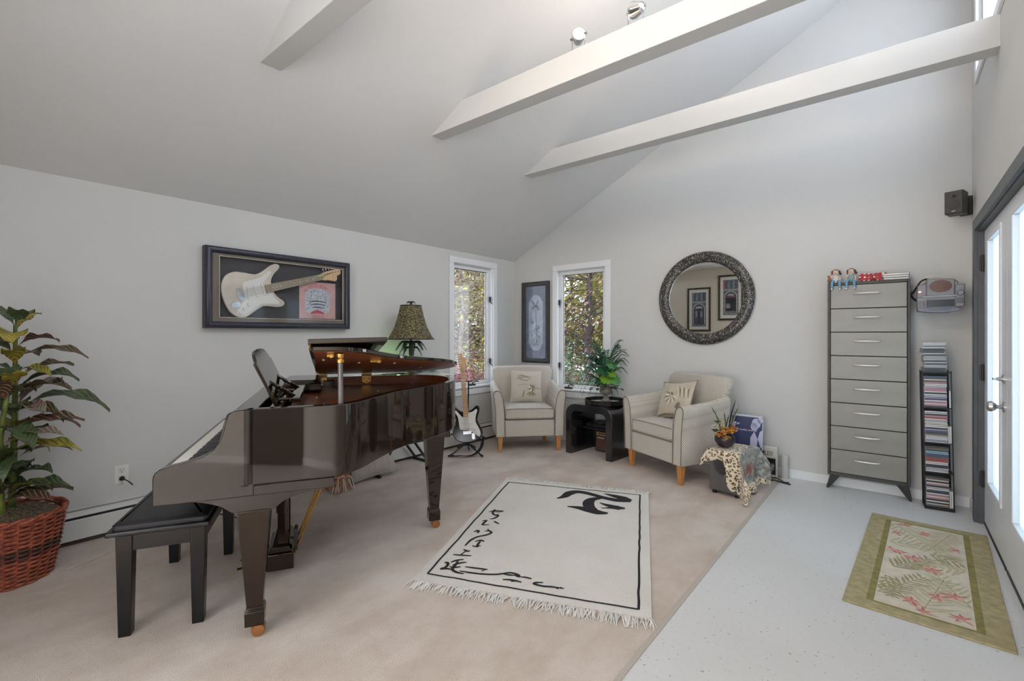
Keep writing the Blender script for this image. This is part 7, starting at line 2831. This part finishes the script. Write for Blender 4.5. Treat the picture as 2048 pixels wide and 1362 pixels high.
spot(-1.475, 'chrome spotlight on the middle beam with its lens facing the room', (0.55, -0.70, 0.10), 44)
spot(-1.11, 'bright chrome spotlight on the middle beam at the top edge, turned to the left wall', (-0.85, 0.30, 0.25), 5)
# the same fixtures further along the beam, above the picture
spot(-0.55, 'chrome spotlight further right along the middle beam, aimed at the back wall', (-0.10, 0.95, 0.10), 8)
spot(0.05, 'chrome spotlight nearest the door wall on the middle beam', (-0.85, 0.25, -0.40), 5)

spot(-1.75, 'added unseen spotlight on the near beam above the piano, brightening the carpet', (0.05, 0.55, -0.62), 10, 1.18, 0.05)  # added lamp out of view, lifts the carpet
spot(-0.75, 'added unseen spotlight on the near beam toward the doors, brightening the rug', (-0.15, 0.60, -0.60), 28, 1.18, 0.05)  # second added lamp out of view, lifts rug and floor

# ---------------------------------------------------------------- garden outside the windows
m = MB()
m.grid(lambda u, v: (-14 + 18 * u, -3 + 20 * v, -0.30 + 0.12 * noise.noise(Vector((u * 9, v * 9, 2)))), 24, 24)
gd_ = m.build('garden_ground', mat('leaf_litter', (126, 112, 92), 0.95, var=0.25, vscale=7, bump=0.6, bscale=30))
struct(gd_, 'leaf strewn garden ground outside the windows')
gz = -0.32


def leaf_cloud(mb, rnd, centres, n_, size, mats_n):
    for i in range(n_):
        c, r_ = rnd.choice(centres)
        while True:
            p = Vector((rnd.uniform(-1, 1), rnd.uniform(-1, 1), rnd.uniform(-1, 1)))
            if p.length < 1:
                break
        q = Vector(c) + Vector((p.x * r_[0], p.y * r_[1], p.z * r_[2]))
        d = Vector((rnd.gauss(0, 1), rnd.gauss(0, 1), rnd.gauss(0, 0.7))).normalized()
        s_ = d.cross(Vector((rnd.random(), rnd.random(), rnd.random() + 0.2))).normalized()
        L = size * rnd.uniform(0.6, 1.3)
        mb.add([tuple(q - d * L), tuple(q + s_ * L * 0.45), tuple(q + d * L), tuple(q - s_ * L * 0.45)], [(0, 1, 2, 3)], rnd.randrange(mats_n))


def tree(name, x, y, h, r_, mats_l, n_, lab, seed, trunk_r=0.08, size=0.045, low=0.25, twigs=60, bark=(92, 78, 70)):
    rnd = random.Random(seed)
    e = empty(name, (x, y, gz), 0, lab, name.replace('_', ' '))
    BK = mat('bark_%d_%d_%d' % bark, bark, 0.9, var=0.3, vscale=12)
    m = MB()
    pts = [(0, 0, 0)]
    for i in range(1, 7):
        pts.append((pts[-1][0] + rnd.uniform(-0.08, 0.08), pts[-1][1] + rnd.uniform(-0.08, 0.08), h * i / 6.5))
    m.tube(pts, [trunk_r * (1 - 0.8 * i / 6) for i in range(7)], 8)
    m.build('trunk', BK, e)
    m = MB()
    cen = []
    for i in range(twigs):
        t = low + (1 - low) * rnd.random()
        f_ = t * 5.99
        a, b = Vector(pts[int(f_)]), Vector(pts[min(6, int(f_) + 1)])
        p = a.lerp(b, f_ - int(f_))
        az = rnd.uniform(0, 2 * PI)
        L = r_ * rnd.uniform(0.5, 1.1)
        rise = rnd.uniform(-0.25, 0.6) * L
        p2 = p + Vector((math.cos(az) * L * 0.5, math.sin(az) * L * 0.5, rise * 0.7))
        p3 = p + Vector((math.cos(az + rnd.uniform(-.4, .4)) * L, math.sin(az) * L, rise + rnd.uniform(-0.2, 0.1)))
        m.tube([p, p2, p3], [0.016, 0.009, 0.003], 4, cap=False)
        for q_ in range(3):
            b2 = p2.lerp(p3, rnd.random())
            m.tube([b2, b2 + Vector((rnd.uniform(-1, 1), rnd.uniform(-1, 1), rnd.uniform(-0.8, 0.7))) * 0.3 * r_], [0.005, 0.0015], 3, cap=False)
        cen.append((tuple(p2.lerp(p3, 0.7)), (r_ * 0.28, r_ * 0.28, r_ * 0.24)))
    m.build('branch', BK, e)
    m = MB()
    leaf_cloud(m, rnd, cen, n_, size, len(mats_l))
    tag(m.build('foliage', mats_l, e, recalc=False, smooth=False), kind='stuff')
    return e


def lm(nm, c):
    c = tuple(int(min(235, v * 1.18)) for v in c)
    return mat('foliage_' + nm, c, 0.6, var=0.15, vscale=3)


YEL = [lm('yellow', (182, 176, 62)), lm('lime', (150, 156, 70)), lm('sage', (134, 140, 96)), lm('tan', (168, 150, 116))]
BRN = [lm('brown', (122, 96, 84)), lm('mauve', (140, 114, 112)), lm('tan', (168, 150, 116)), lm('sage', (134, 140, 96)), lm('olive', (128, 126, 66))]
REDS = [lm('red', (140, 70, 74)), lm('rose', (168, 108, 108)), lm('plum', (108, 64, 72))]
GRN = [lm('pine', (54, 84, 66)), lm('green', (78, 112, 82)), lm('seafoam', (112, 148, 126))]
PALE = [lm('pale', (176, 168, 150)), lm('blush', (182, 158, 148)), lm('sage', (134, 140, 96))]
TR = [('garden_tree', -6.6, 6.5, 4.4, 1.25, YEL, 2600, 'yellow green weeping tree outside the left window'), ('garden_tree', -8.2, 7.4, 4.8, 1.4, PALE, 2400, 'pale bare twigged tree further back outside the left window'), ('garden_tree', -9.5, 9.8, 5.5, 1.7, BRN, 2600, 'brown leaved tree far back between the two windows'), ('garden_tree', -4.55, 8.0, 4.6, 1.25, BRN, 2600, 'dense brown branched tree outside the right window'), ('garden_tree', -6.3, 9.6, 5.2, 1.6, YEL, 2600, 'yellow green tree standing behind the brown one outside the right window'), ('garden_tree', -3.6, 9.6, 5.2, 1.5, BRN, 2400, 'brown leaved tree to the right outside the back window'), ('garden_tree', -7.6, 12.0, 6.0, 2.2, PALE, 2600, 'pale thicket tree farthest back in the garden'), ('garden_tree', -11.5, 11.0, 6.0, 2.2, BRN, 2400, 'brown thicket tree farthest left in the garden'), ('garden_tree', -4.6, 12.5, 6.0, 2.2, PALE, 2600, 'pale thicket tree farthest right in the garden')]
for i, (nm, x, y, h, r_, ml, n_, lab) in enumerate(TR):
    tree(nm, x, y, h, r_, ml, int(n_ * (1.5, 2.8, 3.2, 1.2, 3.0, 3.0, 4.2, 4.2, 4.2)[i]), lab, 40 + i, 0.06 if i != 3 else 0.11, (0.042, 0.055, 0.08, 0.045, 0.06, 0.075, 0.12, 0.13, 0.12)[i], 0.08 if i not in (0, 3) else 0.25, 64, (150, 134, 122) if i != 3 else (78, 66, 64))


def shrub(x, y, h, r_, mats_l, n_, lab, seed, size=0.03):
    rnd = random.Random(seed)
    e = empty('garden_shrub', (x, y, gz), 0, lab, 'shrub')
    m = MB()
    cen = []
    for i in range(34):
        az, t = rnd.uniform(0, 2 * PI), rnd.uniform(0.15, 1.0)
        top = Vector((math.cos(az) * r_ * t, math.sin(az) * r_ * t, h * rnd.uniform(0.6, 1.0) * (1.15 - 0.5 * t)))
        m.tube([(0, 0, 0), tuple(top * 0.5 + Vector((0, 0, 0.06))), tuple(top)], [0.010, 0.006, 0.002], 4, cap=False)
        cen.append((tuple(top * 0.85), (r_ * 0.22, r_ * 0.22, h * 0.2)))
    m.build('branch', mat('twig_pale', (168, 150, 136), 0.9), e)
    m = MB()
    leaf_cloud(m, rnd, cen, n_, size, len(mats_l))
    tag(m.build('foliage', mats_l, e, recalc=False, smooth=False), kind='stuff')
    return e


shrub(-5.9, 5.55, 1.25, 0.75, REDS, 1500, 'dark red barberry shrub low outside the left window', 71)
shrub(-6.9, 6.9, 1.45, 0.9, REDS, 1600, 'second red shrub behind the first outside the left window', 72)
shrub(-6.35, 5.95, 1.15, 0.35, GRN, 700, 'small green shrub among the red ones outside the left window', 73)
shrub(-3.95, 6.3, 1.55, 0.8, GRN, 1700, 'dark green shrub outside the right window behind the fern', 74)
shrub(-4.5, 6.7, 1.30, 0.7, REDS, 1400, 'red shrub low outside the right window at its left side', 75)
shrub(-4.0, 5.75, 0.95, 0.6, GRN, 1200, 'low green shrub just under the right window', 76)
